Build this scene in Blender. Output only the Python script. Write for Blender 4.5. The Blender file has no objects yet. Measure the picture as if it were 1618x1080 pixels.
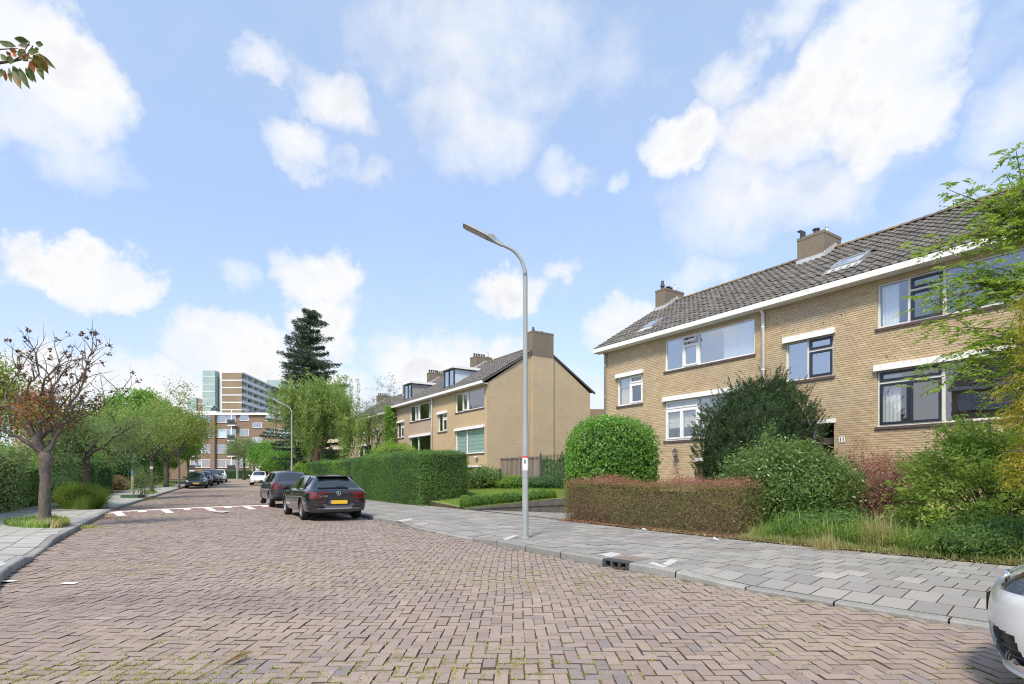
import bpy, bmesh, math, random
import numpy as np
from mathutils import Vector, Matrix
SC = bpy.context.scene
COL = SC.collection
R = math.radians
# ------------------------------------------------------------------ camera, sky, sun, exposure
F = 870.0                       # focal length in photograph pixels (1618 wide)
EYE = 1.42
cam_d = bpy.data.cameras.new("camera"); cam = bpy.data.objects.new("camera", cam_d); COL.objects.link(cam)
cam_d.sensor_width = 36; cam_d.lens = F / 1618 * 36
cam_d.shift_y = (750 - 540) / 1618
cam_d.clip_start = 0.05; cam_d.clip_end = 3000
cam.location = (0, 0, EYE); cam.rotation_euler = (R(90), 0, 0)
SC.camera = cam
SC.view_settings.view_transform = 'Standard'; SC.view_settings.look = 'None'
SC.view_settings.exposure = 0.58; SC.view_settings.gamma = 1; SC.view_settings.use_curve_mapping = False
SC.cycles.max_bounces = 6; SC.cycles.transparent_max_bounces = 12
SC.cycles.sample_clamp_indirect = 4
SC.cycles.filter_width = 1.15

SUN = Vector((-0.24, -0.62, 0.86)).normalized()
SKY_STRENGTH = 0.10
sl = bpy.data.lights.new("sun", 'SUN'); sl.energy = 3.2; sl.angle = R(10); sl.color = (1, .90, .76)
so = bpy.data.objects.new("sun", sl); COL.objects.link(so); so.rotation_euler = SUN.to_track_quat('Z', 'Y').to_euler()

def px_dir(x, y):
    return Vector(((x - 809) / F, 1, (750 - y) / F)).normalized()

def build_world():
    w = bpy.data.worlds.new("World"); SC.world = w; w.use_nodes = True
    nt = w.node_tree; nt.nodes.clear(); N = nt.nodes.new; L = nt.links.new
    def math_(op, a, b=None, clamp=False):
        n = N('ShaderNodeMath'); n.operation = op; n.use_clamp = clamp
        for i, v in enumerate((a, b)):
            if v is None: continue
            if isinstance(v, (int, float)): n.inputs[i].default_value = v
            else: L(v, n.inputs[i])
        return n.outputs[0]
    def vm(op, a, b):
        n = N('ShaderNodeVectorMath'); n.operation = op
        for i, v in enumerate((a, b)):
            if v is None: continue
            if hasattr(v, 'links'): L(v, n.inputs[i])
            else: n.inputs[i].default_value = v
        return n
    tc = N('ShaderNodeTexCoord'); d0 = tc.outputs['Generated']
    sky = N('ShaderNodeTexSky'); sky.sky_type = 'NISHITA'; sky.sun_disc = False
    sky.sun_elevation = math.asin(SUN.z); sky.sun_rotation = math.atan2(SUN.x, SUN.y)
    sky.air_density = 1.0; sky.dust_density = 0.6; sky.ozone_density = 1.6
    # wobble of the direction so that the cloud outlines are ragged
    n1 = N('ShaderNodeTexNoise'); n1.inputs['Scale'].default_value = 5.5; n1.inputs['Detail'].default_value = 8; n1.inputs['Roughness'].default_value = .55
    L(d0, n1.inputs['Vector'])
    wob = vm('SUBTRACT', n1.outputs['Color'], (.5, .5, .5)).outputs[0]
    wn = vm('SCALE', wob, None); wn.inputs['Scale'].default_value = .13
    n1b = N('ShaderNodeTexNoise'); n1b.inputs['Scale'].default_value = 17; n1b.inputs['Detail'].default_value = 6; n1b.inputs['Roughness'].default_value = .6
    L(d0, n1b.inputs['Vector'])
    wn2 = vm('SCALE', vm('SUBTRACT', n1b.outputs['Color'], (.5, .5, .5)).outputs[0], None); wn2.inputs['Scale'].default_value = .085
    d = vm('ADD', vm('ADD', d0, wn.outputs[0]).outputs[0], wn2.outputs[0]).outputs[0]
    blobs = [  # photograph x, y, half width, half height, weight
        (60,80,120,150,1.3),(15,160,110,90,.8),(125,265,125,52,.42),(30,190,60,60,.5),
        (400,62,66,46,.62),(520,150,78,72,.80),(470,230,60,45,.62),(560,255,50,30,.4),
        (640,50,140,100,.36),(770,70,200,150,.50),(760,190,140,120,.5),(860,130,90,90,.4),
        (890,278,58,55,.66),(975,312,30,26,.5),(990,90,95,95,.22),
        (1085,220,80,66,1.3),(1150,120,50,60,.55),(1360,110,150,135,1.5),(1250,185,140,100,.9),(1410,200,105,90,1.3),(1180,320,170,95,.5),(1330,280,150,75,.45),
        (1600,185,100,105,.6),(1560,70,120,90,.25),
        (115,435,140,58,1.5),(200,460,70,44,1.2),(497,440,80,70,1.4),(515,530,70,66,1.3),(360,440,55,34,.6),
        (800,448,70,35,1.0),(885,432,36,22,.55),
        (375,560,110,66,1.35),(110,600,200,75,1.2),(250,625,190,60,1.2),(480,620,210,60,1.1),(660,585,110,70,1.0),(760,560,100,60,.9),(985,520,90,45,1.1),(1100,430,80,40,.5),
        (-150,560,160,80,.8),(900,640,260,80,.6),(1500,330,130,60,.4),(1260,10,90,60,.6)]
    acc = None
    for (x, y, rx, ry, wt) in blobs:
        c = px_dir(x, y); ex = px_dir(x + rx, y) - px_dir(x, y); ey = px_dir(x, y - ry) - px_dir(x, y)
        ex = ex / ex.length_squared; ey = ey / ey.length_squared
        p = vm('SUBTRACT', d, tuple(c)).outputs[0]
        a = vm('DOT_PRODUCT', p, tuple(ex)).outputs['Value']; b = vm('DOT_PRODUCT', p, tuple(ey)).outputs['Value']
        q = math_('ADD', math_('MULTIPLY', a, a), math_('MULTIPLY', b, b))
        # keep blobs out of the opposite hemisphere
        v = math_('MULTIPLY', math_('SUBTRACT', 1.0, q), wt)
        acc = v if acc is None else math_('MAXIMUM', acc, v)
    acc = math_('MAXIMUM', acc, -0.6)
    # the same kind of broken cloud all round the rest of the sky
    n3 = N('ShaderNodeTexNoise'); n3.inputs['Scale'].default_value = 2.2; n3.inputs['Detail'].default_value = 7; n3.inputs['Roughness'].default_value = .5
    L(d0, n3.inputs['Vector'])
    g = math_('MULTIPLY', math_('SUBTRACT', n3.outputs['Fac'], .555), 7.0)
    fwd = vm('DOT_PRODUCT', d0, tuple(px_dir(809, 400))).outputs['Value']
    mr = N('ShaderNodeMapRange'); mr.inputs['From Min'].default_value = .62; mr.inputs['From Max'].default_value = .50; mr.clamp = True
    L(fwd, mr.inputs['Value'])
    g2 = math_('ADD', math_('MULTIPLY', g, mr.outputs[0]), math_('MULTIPLY', math_('SUBTRACT', mr.outputs[0], 1.0), 2.0))
    acc = math_('MAXIMUM', acc, g2)
    n2 = N('ShaderNodeTexNoise'); n2.inputs['Scale'].default_value = 9; n2.inputs['Detail'].default_value = 9; n2.inputs['Roughness'].default_value = .6
    L(d0, n2.inputs['Vector'])
    f = math_('ADD', acc, math_('MULTIPLY', math_('SUBTRACT', n2.outputs['Fac'], .5), 1.15))
    al = N('ShaderNodeMapRange'); al.interpolation_type = 'SMOOTHSTEP'; al.inputs['From Min'].default_value = -.34; al.inputs['From Max'].default_value = .92
    L(f, al.inputs['Value'])
    # thin veil everywhere, thicker towards the horizon
    sx = N('ShaderNodeSeparateXYZ'); L(d0, sx.inputs[0])
    hz = N('ShaderNodeMapRange'); hz.interpolation_type = 'SMOOTHSTEP'; hz.inputs['From Min'].default_value = .42; hz.inputs['From Max'].default_value = -.02
    hz.inputs['To Min'].default_value = .23; hz.inputs['To Max'].default_value = .50; L(sx.outputs['Z'], hz.inputs['Value'])
    alpha = math_('MAXIMUM', al.outputs[0], hz.outputs[0])
    # cloud tone: bright lit parts, slightly grey and warm thick parts
    n4 = N('ShaderNodeTexNoise'); n4.inputs['Scale'].default_value = 4; n4.inputs['Detail'].default_value = 6
    L(d0, n4.inputs['Vector'])
    n5 = N('ShaderNodeTexNoise'); n5.inputs['Scale'].default_value = 17; n5.inputs['Detail'].default_value = 6; n5.inputs['Roughness'].default_value = .6
    L(vm('ADD', d0, (-.010, 0, .022)).outputs[0], n5.inputs['Vector'])
    relief = math_('MULTIPLY', math_('SUBTRACT', n5.outputs['Fac'], n1b.outputs['Fac']), 1.1)
    t = math_('ADD', math_('ADD', math_('MULTIPLY', f, .26), relief), math_('MULTIPLY', math_('SUBTRACT', n4.outputs['Fac'], .43), 2.1), True)
    cr = N('ShaderNodeValToRGB'); L(t, cr.inputs[0])
    k = .84 / SKY_STRENGTH
    cr.color_ramp.elements[0].position = 0; cr.color_ramp.elements[0].color = (.67*k, .73*k, .82*k, 1)
    cr.color_ramp.elements[1].position = .55; cr.color_ramp.elements[1].color = (.79*k, .79*k, .80*k, 1)
    e = cr.color_ramp.elements.new(1.0); e.color = (.655*k, .66*k, .70*k, 1)
    mx = N('ShaderNodeMix'); mx.data_type = 'RGBA'
    L(alpha, mx.inputs['Factor']); 
    # sky blue as photographed (bright, slightly washed out)
    tr = N('ShaderNodeValToRGB'); L(sx.outputs['Z'], tr.inputs[0])
    for i, (p, c) in enumerate(SKY_TINT):
        e = tr.color_ramp.elements[i] if i < 2 else tr.color_ramp.elements.new(p)
        e.position = p; e.color = (*c, 1)
    sc = vm('MULTIPLY', sky.outputs[0], None); L(tr.outputs[0], sc.inputs[1]); sc = sc.outputs[0]
    L(sc, mx.inputs['A']); L(cr.outputs[0], mx.inputs['B'])
    bg = N('ShaderNodeBackground'); bg.inputs['Strength'].default_value = SKY_STRENGTH
    L(mx.outputs['Result'], bg.inputs['Color'])
    out = N('ShaderNodeOutputWorld'); L(bg.outputs[0], out.inputs[0])
    w.cycles.sampling_method = 'MANUAL'; w.cycles.sample_map_resolution = 512
SKY_TINT = [(0, (1.15, 1.12, 1.45)), (1, (2.6, 2.45, 2.25)), (.2, (1.42, 1.42, 1.62)), (.42, (1.85, 1.84, 1.88)), (.62, (2.42, 2.33, 2.17))]
build_world()

# ------------------------------------------------------------------ helpers
def tag(o, label=None, cat=None, group=None, kind=None):
    if label: o['label'] = label
    if cat: o['category'] = cat
    if group: o['group'] = group
    if kind: o['kind'] = kind
    return o
def link(o, parent=None):
    COL.objects.link(o)
    if parent is not None: o.parent = parent
    return o
def empty(name, loc=(0, 0, 0), rz=0, parent=None):
    o = bpy.data.objects.new(name, None); o.empty_display_size = .2
    o.location = loc; o.rotation_euler = (0, 0, rz); return link(o, parent)
def np_mesh(name, V, Q=None, T=None, smooth=False, mats=(), mi=None):
    me = bpy.data.meshes.new(name)
    V = np.asarray(V, dtype=np.float32).reshape(-1, 3)
    idx = []; starts = []; s = 0
    if Q is not None and len(Q):
        Q = np.asarray(Q, dtype=np.int32).reshape(-1, 4); idx.append(Q.ravel()); starts.append(np.arange(len(Q)) * 4); s = Q.size
    if T is not None and len(T):
        T = np.asarray(T, dtype=np.int32).reshape(-1, 3); idx.append(T.ravel()); starts.append(s + np.arange(len(T)) * 3)
    idx = np.concatenate(idx).astype(np.int32); starts = np.concatenate(starts).astype(np.int32)
    me.vertices.add(len(V)); me.vertices.foreach_set('co', V.ravel())
    me.loops.add(len(idx)); me.loops.foreach_set('vertex_index', idx)
    me.polygons.add(len(starts)); me.polygons.foreach_set('loop_start', starts)
    for m in mats: me.materials.append(m)
    if mi is not None: me.polygons.foreach_set('material_index', np.asarray(mi, dtype=np.int32))
    me.polygons.foreach_set('use_smooth', np.full(len(starts), bool(smooth)))
    me.update(calc_edges=True)
    return me
def np_obj(name, V, Q=None, T=None, mat=None, parent=None, smooth=False, mats=None, mi=None):
    me = np_mesh(name, V, Q, T, smooth, mats if mats else ([mat] if mat else []), mi)
    return link(bpy.data.objects.new(name, me), parent)

class MB:
    """collects simple solids into one mesh"""
    def __init__(s): s.v = []; s.f = []; s.m = []
    def add(s, vs, fs, m=0):
        b = len(s.v); s.v += [tuple(v) for v in vs]; s.f += [tuple(b + i for i in f) for f in fs]; s.m += [m] * len(fs)
    def box(s, x0, y0, z0, x1, y1, z1, m=0):
        s.add([(x0,y0,z0),(x1,y0,z0),(x1,y1,z0),(x0,y1,z0),(x0,y0,z1),(x1,y0,z1),(x1,y1,z1),(x0,y1,z1)],
              [(3,2,1,0),(4,5,6,7),(0,1,5,4),(1,2,6,5),(2,3,7,6),(3,0,4,7)], m)
    def quad(s, a, b, c, d, m=0): s.add([a, b, c, d], [(0,1,2,3)], m)
    def tube(s, pts, rad, n=8, m=0, cap=True):
        pts = [Vector(p) for p in pts]
        if isinstance(rad, (int, float)): rad = [rad] * len(pts)
        b = len(s.v); up = None
        for i, p in enumerate(pts):
            t = (pts[min(i+1, len(pts)-1)] - pts[max(i-1, 0)]).normalized()
            if up is None: up = t.orthogonal().normalized()
            up = (up - t * up.dot(t)); up = up.normalized() if up.length > 1e-5 else t.orthogonal().normalized()
            sd = t.cross(up)
            for k in range(n):
                a = 2 * math.pi * k / n
                s.v.append(tuple(p + (up * math.cos(a) + sd * math.sin(a)) * rad[i]))
        for i in range(len(pts) - 1):
            for k in range(n):
                s.f.append((b+i*n+k, b+i*n+(k+1) % n, b+(i+1)*n+(k+1) % n, b+(i+1)*n+k)); s.m.append(m)
        if cap:
            s.f.append(tuple(b + k for k in reversed(range(n)))); s.m.append(m)
            e = b + (len(pts)-1)*n; s.f.append(tuple(e + k for k in range(n))); s.m.append(m)
    def lathe(s, prof, origin=(0,0,0), axis='Z', n=16, m=0):
        """prof: list of (r, h)"""
        b = len(s.v); o = Vector(origin)
        for (r, h) in prof:
            for k in range(n):
                a = 2*math.pi*k/n; c, d = r*math.cos(a), r*math.sin(a)
                p = {'Z': (c, d, h), 'Y': (c, h, d), 'X': (h, c, d)}[axis]
                s.v.append(tuple(o + Vector(p)))
        for i in range(len(prof)-1):
            for k in range(n):
                q = (b+i*n+k, b+i*n+(k+1) % n, b+(i+1)*n+(k+1) % n, b+(i+1)*n+k)
                s.f.append(q if axis != 'Y' else q[::-1]); s.m.append(m)
    def build(s, name, mats, parent=None, smooth=False, loc=None):
        me = bpy.data.meshes.new(name); me.from_pydata(s.v, [], s.f)
        if not isinstance(mats, (list, tuple)): mats = [mats]
        for m in mats: me.materials.append(m)
        me.polygons.foreach_set('material_index', s.m)
        if smooth: me.polygons.foreach_set('use_smooth', [True]*len(s.f))
        me.update()
        o = bpy.data.objects.new(name, me)
        if loc: o.location = loc
        return link(o, parent)
def copy_tree(o, parent=None):
    c = o.copy(); COL.objects.link(c); c.parent = parent
    for ch in o.children: copy_tree(ch, c)
    return c

# ------------------------------------------------------------------ materials
class NM:
    def __init__(s, name):
        s.m = bpy.data.materials.new(name); s.m.use_nodes = True; s.nt = s.m.node_tree; s.nt.nodes.clear()
        s.out = s.nt.nodes.new('ShaderNodeOutputMaterial')
    def n(s, t, **kw):
        x = s.nt.nodes.new(t)
        for k, v in kw.items(): setattr(x, k, v)
        return x
    def l(s, a, b): s.nt.links.new(a, b)
    def math(s, op, a, b=None, clamp=False):
        n = s.n('ShaderNodeMath', operation=op, use_clamp=clamp)
        for i, v in enumerate((a, b)):
            if v is None: continue
            if isinstance(v, (int, float)): n.inputs[i].default_value = v
            else: s.l(v, n.inputs[i])
        return n.outputs[0]
    def noise(s, scale, detail=4, rough=.5, vec=None, out='Fac'):
        n = s.n('ShaderNodeTexNoise'); n.inputs['Scale'].default_value = scale; n.inputs['Detail'].default_value = detail; n.inputs['Roughness'].default_value = rough
        s.l(vec if vec is not None else s.pos(), n.inputs['Vector']); return n.outputs[out]
    def geo(s):
        if not hasattr(s, '_g'): s._g = s.n('ShaderNodeNewGeometry')
        return s._g
    def pos(s): return s.geo().outputs['Position']
    def rnd(s):
        oi = s.n('ShaderNodeObjectInfo')
        return s.math('FRACT', s.math('ADD', s.geo().outputs['Random Per Island'], oi.outputs['Random']))
    def ramp(s, fac, stops, interp='LINEAR'):
        r = s.n('ShaderNodeValToRGB'); r.color_ramp.interpolation = interp
        while len(r.color_ramp.elements) < len(stops): r.color_ramp.elements.new(1)
        for e, (p, c) in zip(r.color_ramp.elements, stops): e.position = p; e.color = (*c, 1)
        s.l(fac, r.inputs[0]); return r.outputs[0]
    def mix(s, fac, a, b, blend='MIX'):
        m = s.n('ShaderNodeMix', data_type='RGBA', blend_type=blend)
        for k, v in (('Factor', fac), ('A', a), ('B', b)):
            if isinstance(v, (int, float)): m.inputs[k].default_value = v
            elif isinstance(v, tuple): m.inputs[k].default_value = (*v, 1)
            else: s.l(v, m.inputs[k])
        return m.outputs['Result']
    def rng(s, v, a, b, c=0, d=1):
        m = s.n('ShaderNodeMapRange'); m.inputs['From Min'].default_value = a; m.inputs['From Max'].default_value = b
        m.inputs['To Min'].default_value = c; m.inputs['To Max'].default_value = d; s.l(v, m.inputs['Value']); return m.outputs[0]
    def princ(s, col, rough=.8, spec=.3, metal=0, bump=None, bstr=.3, bdist=.01, coat=0, sheen=0):
        p = s.n('ShaderNodeBsdfPrincipled')
        if isinstance(col, tuple): p.inputs['Base Color'].default_value = (*col, 1)
        else: s.l(col, p.inputs['Base Color'])
        if isinstance(rough, (int, float)): p.inputs['Roughness'].default_value = rough
        else: s.l(rough, p.inputs['Roughness'])
        p.inputs['Specular IOR Level'].default_value = spec; p.inputs['Metallic'].default_value = metal
        p.inputs['Coat Weight'].default_value = coat; p.inputs['Coat Roughness'].default_value = .03
        if bump is not None:
            b = s.n('ShaderNodeBump'); b.inputs['Strength'].default_value = bstr; b.inputs['Distance'].default_value = bdist
            s.l(bump, b.inputs['Height']); s.l(b.outputs[0], p.inputs['Normal'])
        s.p = p; return p.outputs[0]
    def done(s, sh): s.l(sh, s.out.inputs['Surface']); return s.m

def plain(name, col, rough=.6, spec=.3, metal=0, var=.12, scale=8, coat=0, bump=0):
    m = NM(name)
    n = m.noise(scale, 5, .6)
    c = m.mix(m.rng(n, .3, .7, 0, 1), tuple(v*(1-var) for v in col), tuple(min(1, v*(1+var)) for v in col))
    return m.done(m.princ(c, rough, spec, metal, bump=(m.noise(scale*12, 3) if bump else None), bstr=bump, coat=coat))

def pieces(name, stops, fine=60, finev=.12, big=.7, bigcol=None, bigamt=.0, rough=.85, bump=.25, spec=.25, bdist=.004):
    """pieces of one kind: each island or object takes its own tone, plus grain and stains"""
    m = NM(name)
    c = m.ramp(m.rnd(), stops)
    n = m.noise(fine, 4, .6)
    c = m.mix(1.0, c, m.ramp(n, [(.25, (1-finev,)*3), (.75, (1+finev,)*3)]), 'MULTIPLY')
    if bigcol:
        b = m.rng(m.noise(big, 6, .65), .50, .68, 0, bigamt)
        c = m.mix(b, c, bigcol)
    return m.done(m.princ(c, rough, spec, bump=n, bstr=bump, bdist=bdist))

def leafmat(name, cols, trans=.4, rough=.5, nscale=1.2, spec=.35, red=None):
    m = NM(name)
    r = m.rnd(); n = m.noise(nscale, 3, .5)
    t = m.math('ADD', m.math('MULTIPLY', r, .55), m.math('MULTIPLY', m.rng(n, .3, .7, 0, 1), .45), True)
    k = len(cols)
    c = m.ramp(t, [(i/(k-1), cc) for i, cc in enumerate(cols)])
    if red:
        rr = m.math('FRACT', m.math('MULTIPLY', r, 17.3))
        c = m.mix(m.math('GREATER_THAN', rr, 1-red[1]), c, red[0])
    p = m.princ(c, rough, spec)
    t2 = m.n('ShaderNodeBsdfTranslucent'); m.l(m.mix(1.0, c, (1.5, 1.7, .8), 'MULTIPLY'), t2.inputs['Color'])
    ms = m.n('ShaderNodeMixShader'); ms.inputs[0].default_value = trans
    m.l(p, ms.inputs[1]); m.l(t2.outputs[0], ms.inputs[2])
    return m.done(ms.outputs[0])

def barkmat(name, a, b, sc=9):
    m = NM(name)
    mp = m.n('ShaderNodeMapping'); mp.inputs['Scale'].default_value = (1, 1, .28); m.l(m.pos(), mp.inputs[0])
    n = m.noise(sc*3, 7, .7, mp.outputs[0]); n2 = m.noise(2.5, 4)
    c = m.ramp(n, [(.3, a), (.7, b)])
    c = m.mix(m.rng(n2, .5, .75, 0, .45), c, (.17, .18, .10))
    return m.done(m.princ(c, .95, .1, bump=n, bstr=.9, bdist=.03))

def brickwall(name, c1, c2, mortar, stain=(.24,.20,.15), bw=.22, bh=.0625, amt=.35):
    """wall-local coordinates: u along x (or y on gable ends), z up"""
    m = NM(name)
    tc = m.n('ShaderNodeTexCoord'); sx = m.n('ShaderNodeSeparateXYZ'); m.l(tc.outputs['Object'], sx.inputs[0])
    cb = m.n('ShaderNodeCombineXYZ')
    m.l(m.math('ADD', sx.outputs['X'], sx.outputs['Y']), cb.inputs['X']); m.l(sx.outputs['Z'], cb.inputs['Y'])
    br = m.n('ShaderNodeTexBrick'); m.l(cb.outputs[0], br.inputs['Vector'])
    br.inputs['Scale'].default_value = 1; br.inputs['Brick Width'].default_value = bw; br.inputs['Row Height'].default_value = bh
    br.inputs['Mortar Size'].default_value = .006; br.inputs['Mortar Smooth'].default_value = .3; br.inputs['Bias'].default_value = -.1
    br.inputs['Color1'].default_value = (*c1, 1); br.inputs['Color2'].default_value = (*c2, 1); br.inputs['Mortar'].default_value = (*mortar, 1)
    c = br.outputs['Color']
    c = m.mix(m.rng(m.noise(.45, 7, .65), .42, .72, 0, amt), c, stain)
    c = m.mix(m.rng(m.noise(2.3, 5, .6), .5, .8, 0, .35), c, tuple(min(1, v*1.12) for v in c1))
    mp = m.n('ShaderNodeMapping'); mp.inputs['Scale'].default_value = (1, 1, 7); m.l(m.pos(), mp.inputs[0])
    c = m.mix(m.rng(m.noise(1.1, 6, .7, mp.outputs[0]), .5, .68, 0, .5), c, tuple(v*k for v, k in zip(c1, (1.16, 1.05, .86))))
    c = m.mix(m.rng(m.noise(1.7, 6, .7, mp.outputs[0], 'Fac'), .34, .5, .42, 0), c, tuple(v*.78 for v in c1))
    c = m.mix(.3, c, m.ramp(m.noise(14, 4, .7), [(.3, tuple(v*.7 for v in c1)), (.7, tuple(min(1, v*1.3) for v in c1))]))
    return m.done(m.princ(c, .9, .15, bump=m.math('SUBTRACT', 1.0, br.outputs['Fac']), bstr=.6, bdist=.008))

def glassmat(name, refl=.35, tint=(.75, .82, .85), rough=.0):
    m = NM(name)
    t = m.n('ShaderNodeBsdfTransparent'); t.inputs[0].default_value = (*tint, 1)
    g = m.n('ShaderNodeBsdfGlossy'); g.inputs['Roughness'].default_value = .015; g.inputs['Color'].default_value = (.95, .97, 1, 1)
    # slight waviness of the panes
    b = m.n('ShaderNodeBump'); b.inputs['Strength'].default_value = .06; b.inputs['Distance'].default_value = .02
    m.l(m.noise(1.6, 2), b.inputs['Height']); m.l(b.outputs[0], g.inputs['Normal'])
    fr = m.n('ShaderNodeFresnel'); fr.inputs['IOR'].default_value = 1.5
    f = m.math('MULTIPLY', m.math('ADD', m.math('MULTIPLY', fr.outputs[0], 1.2), refl, True), m.math('SUBTRACT', 1.0, m.geo().outputs['Backfacing']))
    ms = m.n('ShaderNodeMixShader'); m.l(f, ms.inputs[0]); m.l(t.outputs[0], ms.inputs[1]); m.l(g.outputs[0], ms.inputs[2])
    return m.done(ms.outputs[0])

def carpaint(name, col, metal=.0, rough=.25, flake=0):
    m = NM(name)
    return m.done(m.princ(col, rough, .5, metal, coat=1.0))
# ------------------------------------------------------------------ ground, road, kerbs, pavements
def gz(y):
    """the street rises a little beyond 35 m"""
    return float(np.interp(y, [0, 35, 57, 100, 2000], [0, 0, .32, .68, .68]))
gz_np = lambda y: np.interp(y, [0, 35, 57, 100, 2000], [0, 0, .32, .68, .68])
def W(x, y, z=0.0):
    """world point on the level z seen at photograph pixel x, y"""
    d = (EYE - z) * F / (y - 750); return Vector(((x - 809) / F * d, d, z))
def at(x, Y, z=0.0): return Vector(((x - 809) / F * Y, Y, z))
def zat(y, Y): return EYE + (750 - y) / F * Y

def catmull(pts, step):
    P = [np.array(p, float) for p in pts]; out = []
    for i in range(len(P)-1):
        p0 = P[max(i-1, 0)]; p1 = P[i]; p2 = P[i+1]; p3 = P[min(i+2, len(P)-1)]
        n = max(2, int(np.linalg.norm(p2-p1)/.25))
        for k in range(n):
            t = k/n; out.append(.5*((2*p1)+(-p0+p2)*t+(2*p0-5*p1+4*p2-p3)*t*t+(-p0+3*p1-3*p2+p3)*t**3))
    out.append(P[-1]); out = np.array(out)
    d = np.r_[0, np.cumsum(np.linalg.norm(np.diff(out, axis=0), axis=1))]
    s = np.arange(0, d[-1], step)
    return s, np.c_[np.interp(s, d, out[:, 0]), np.interp(s, d, out[:, 1])]
class Curve:
    def __init__(c, pts, side):
        c.s, c.p = catmull(pts, .1)
        # light smoothing
        for _ in range(30):
            c.p[1:-1] = .25*c.p[:-2] + .5*c.p[1:-1] + .25*c.p[2:]
        t = np.gradient(c.p, axis=0); t /= np.linalg.norm(t, axis=1)[:, None]
        c.n = np.c_[t[:, 1], -t[:, 0]] * side
        for _ in range(40): c.n[1:-1] = .25*c.n[:-2] + .5*c.n[1:-1] + .25*c.n[2:]
    def at(c, s, t):
        s = np.asarray(s, float); t = np.asarray(t, float)
        x = np.interp(s, c.s, c.p[:, 0]) + np.interp(s, c.s, c.n[:, 0])*t
        y = np.interp(s, c.s, c.p[:, 1]) + np.interp(s, c.s, c.n[:, 1])*t
        return x, y
    def s_at_y(c, y): return float(np.interp(y, c.p[:, 1], c.s))
RC = Curve([(10.2,-.6),(7.3,2.0),(5.5,3.9),(4.38,5.03),(3.76,5.72),(3.0,6.62),(2.35,7.43),(1.72,8.2),(1.05,9.1),(.45,9.95),(-.18,10.85),(-.93,12.05),(-2.95,15.2),(-4.95,18.3),(-8.7,24.1),(-13.6,33),(-18.6,43.5),(-24.0,56),(-34,78),(-44.5,100)], 1)
LC = Curve([(2.0,-3),(-1.2,.6),(-4.2,4.2),(-6.76,7.27),(-8.05,9.23),(-9.19,10.95),(-10.4,12.9),(-12.1,15.7),(-14.45,19.6),(-16.55,23.2),(-22.1,33.8),(-25.9,41.6),(-31,52.5),(-41.5,76),(-52.5,100)], -1)
HUMP0 = np.array((-14.35, 19.3)); HUMPE = np.array((.713, .70)); HUMPN = np.array((-.70, .713))
def hump(x, y):
    b = (x-HUMP0[0])*HUMPN[0] + (y-HUMP0[1])*HUMPN[1]
    a = (x-HUMP0[0])*HUMPE[0] + (y-HUMP0[1])*HUMPE[1]
    h = np.interp(b, [-1.05, 0, 1.0, 2.0], [0, .10, .10, 0])
    return h * np.clip((a+.1)/.5, 0, 1) * np.clip((8.6-a)/.5, 0, 1), b, a
def road_z(x, y):
    x = np.asarray(x, float); y = np.asarray(y, float)
    lx = np.interp(y, LC.p[:, 1], LC.p[:, 0]); rx = np.interp(y, RC.p[:, 1], RC.p[:, 0])
    w = np.clip((x-lx)/np.maximum(rx-lx, .1), 0, 1)
    camber = .05*4*w*(1-w)*np.interp(y, [5, 12], [0, 1])
    dip = .006*np.sin(1.9*x+.8*y+1.2*np.sin(.7*y))+.005*np.sin(2.7*y-1.1*x+2)+.004*np.sin(4.3*x+3.1*y)
    return gz_np(y) + hump(x, y)[0] + camber + dip*np.clip((12-y)/6, 0, 1)

M = {}
M['soil'] = plain('soil', (.10,.075,.05), .95, .1, var=.4, scale=3, bump=.6)
# road bed: sand, moss and dirt between the clinkers
def m_bed():
    m = NM('road_bed'); n = m.noise(1.1, 6, .65); n2 = m.noise(9, 4)
    c = m.ramp(n, [(.35, (.085,.068,.052)), (.55, (.12,.10,.068)), (.68, (.18,.17,.07))])
    return m.done(m.princ(c, .95, .1, bump=n2, bstr=.4))
M['road_bed'] = m_bed()
def m_clinker(name, stops, amt=.35):
    m = NM(name); c = m.ramp(m.rnd(), stops)
    n = m.noise(70, 4, .65); c = m.mix(1.0, c, m.ramp(n, [(.25, (.82,.82,.82)), (.75, (1.2,1.2,1.2))]), 'MULTIPLY')
    big = m.noise(.5, 6, .62)
    c = m.mix(m.rng(big, .48, .66, 0, amt), c, (.36,.30,.215))
    c = m.mix(m.rng(m.noise(.33, 5, .6, out='Fac'), .56, .72, 0, .45), c, (.30,.24,.25))
    sp = m.noise(26, 3, .5); c = m.mix(m.rng(sp, .68, .74, 0, .55), c, (.55,.50,.42))
    return m.done(m.princ(c, m.rng(n, .3, .7, .62, .9), .35, bump=n, bstr=.5, bdist=.004))
RB = [(0, (.235,.182,.155)), (.3, (.268,.212,.182)), (.6, (.30,.238,.20)), (.85, (.27,.218,.193)), (.95, (.228,.184,.17)), (1, (.335,.272,.225))]
M['clinker'] = m_clinker('clinker', RB)
M['clinker_red'] = m_clinker('clinker_red', [(0, (.23,.155,.135)), (.5, (.28,.185,.16)), (1, (.26,.175,.155))], .12)
M['clinker_dark'] = m_clinker('clinker_dark', [(0, (.19,.165,.165)), (1, (.25,.215,.205))], .1)
def m_farroad():
    m = NM('road_far'); n = m.noise(6, 6, .75); b = m.noise(.5, 6, .62)
    c = m.ramp(n, [(.25, (.19,.15,.13)), (.5, (.255,.20,.175)), (.75, (.32,.26,.22))])
    c = m.mix(m.rng(b, .48, .66, 0, .5), c, (.42,.36,.24))
    return m.done(m.princ(c, .85, .3, bump=n, bstr=.4))
M['road_far'] = m_farroad()
M['grime'] = plain('joint_grime', (.115,.095,.072), .95, .05, var=.4, scale=6)
M['paint'] = plain('road_paint', (.78,.77,.74), .6, .3, var=.12, scale=25)
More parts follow.
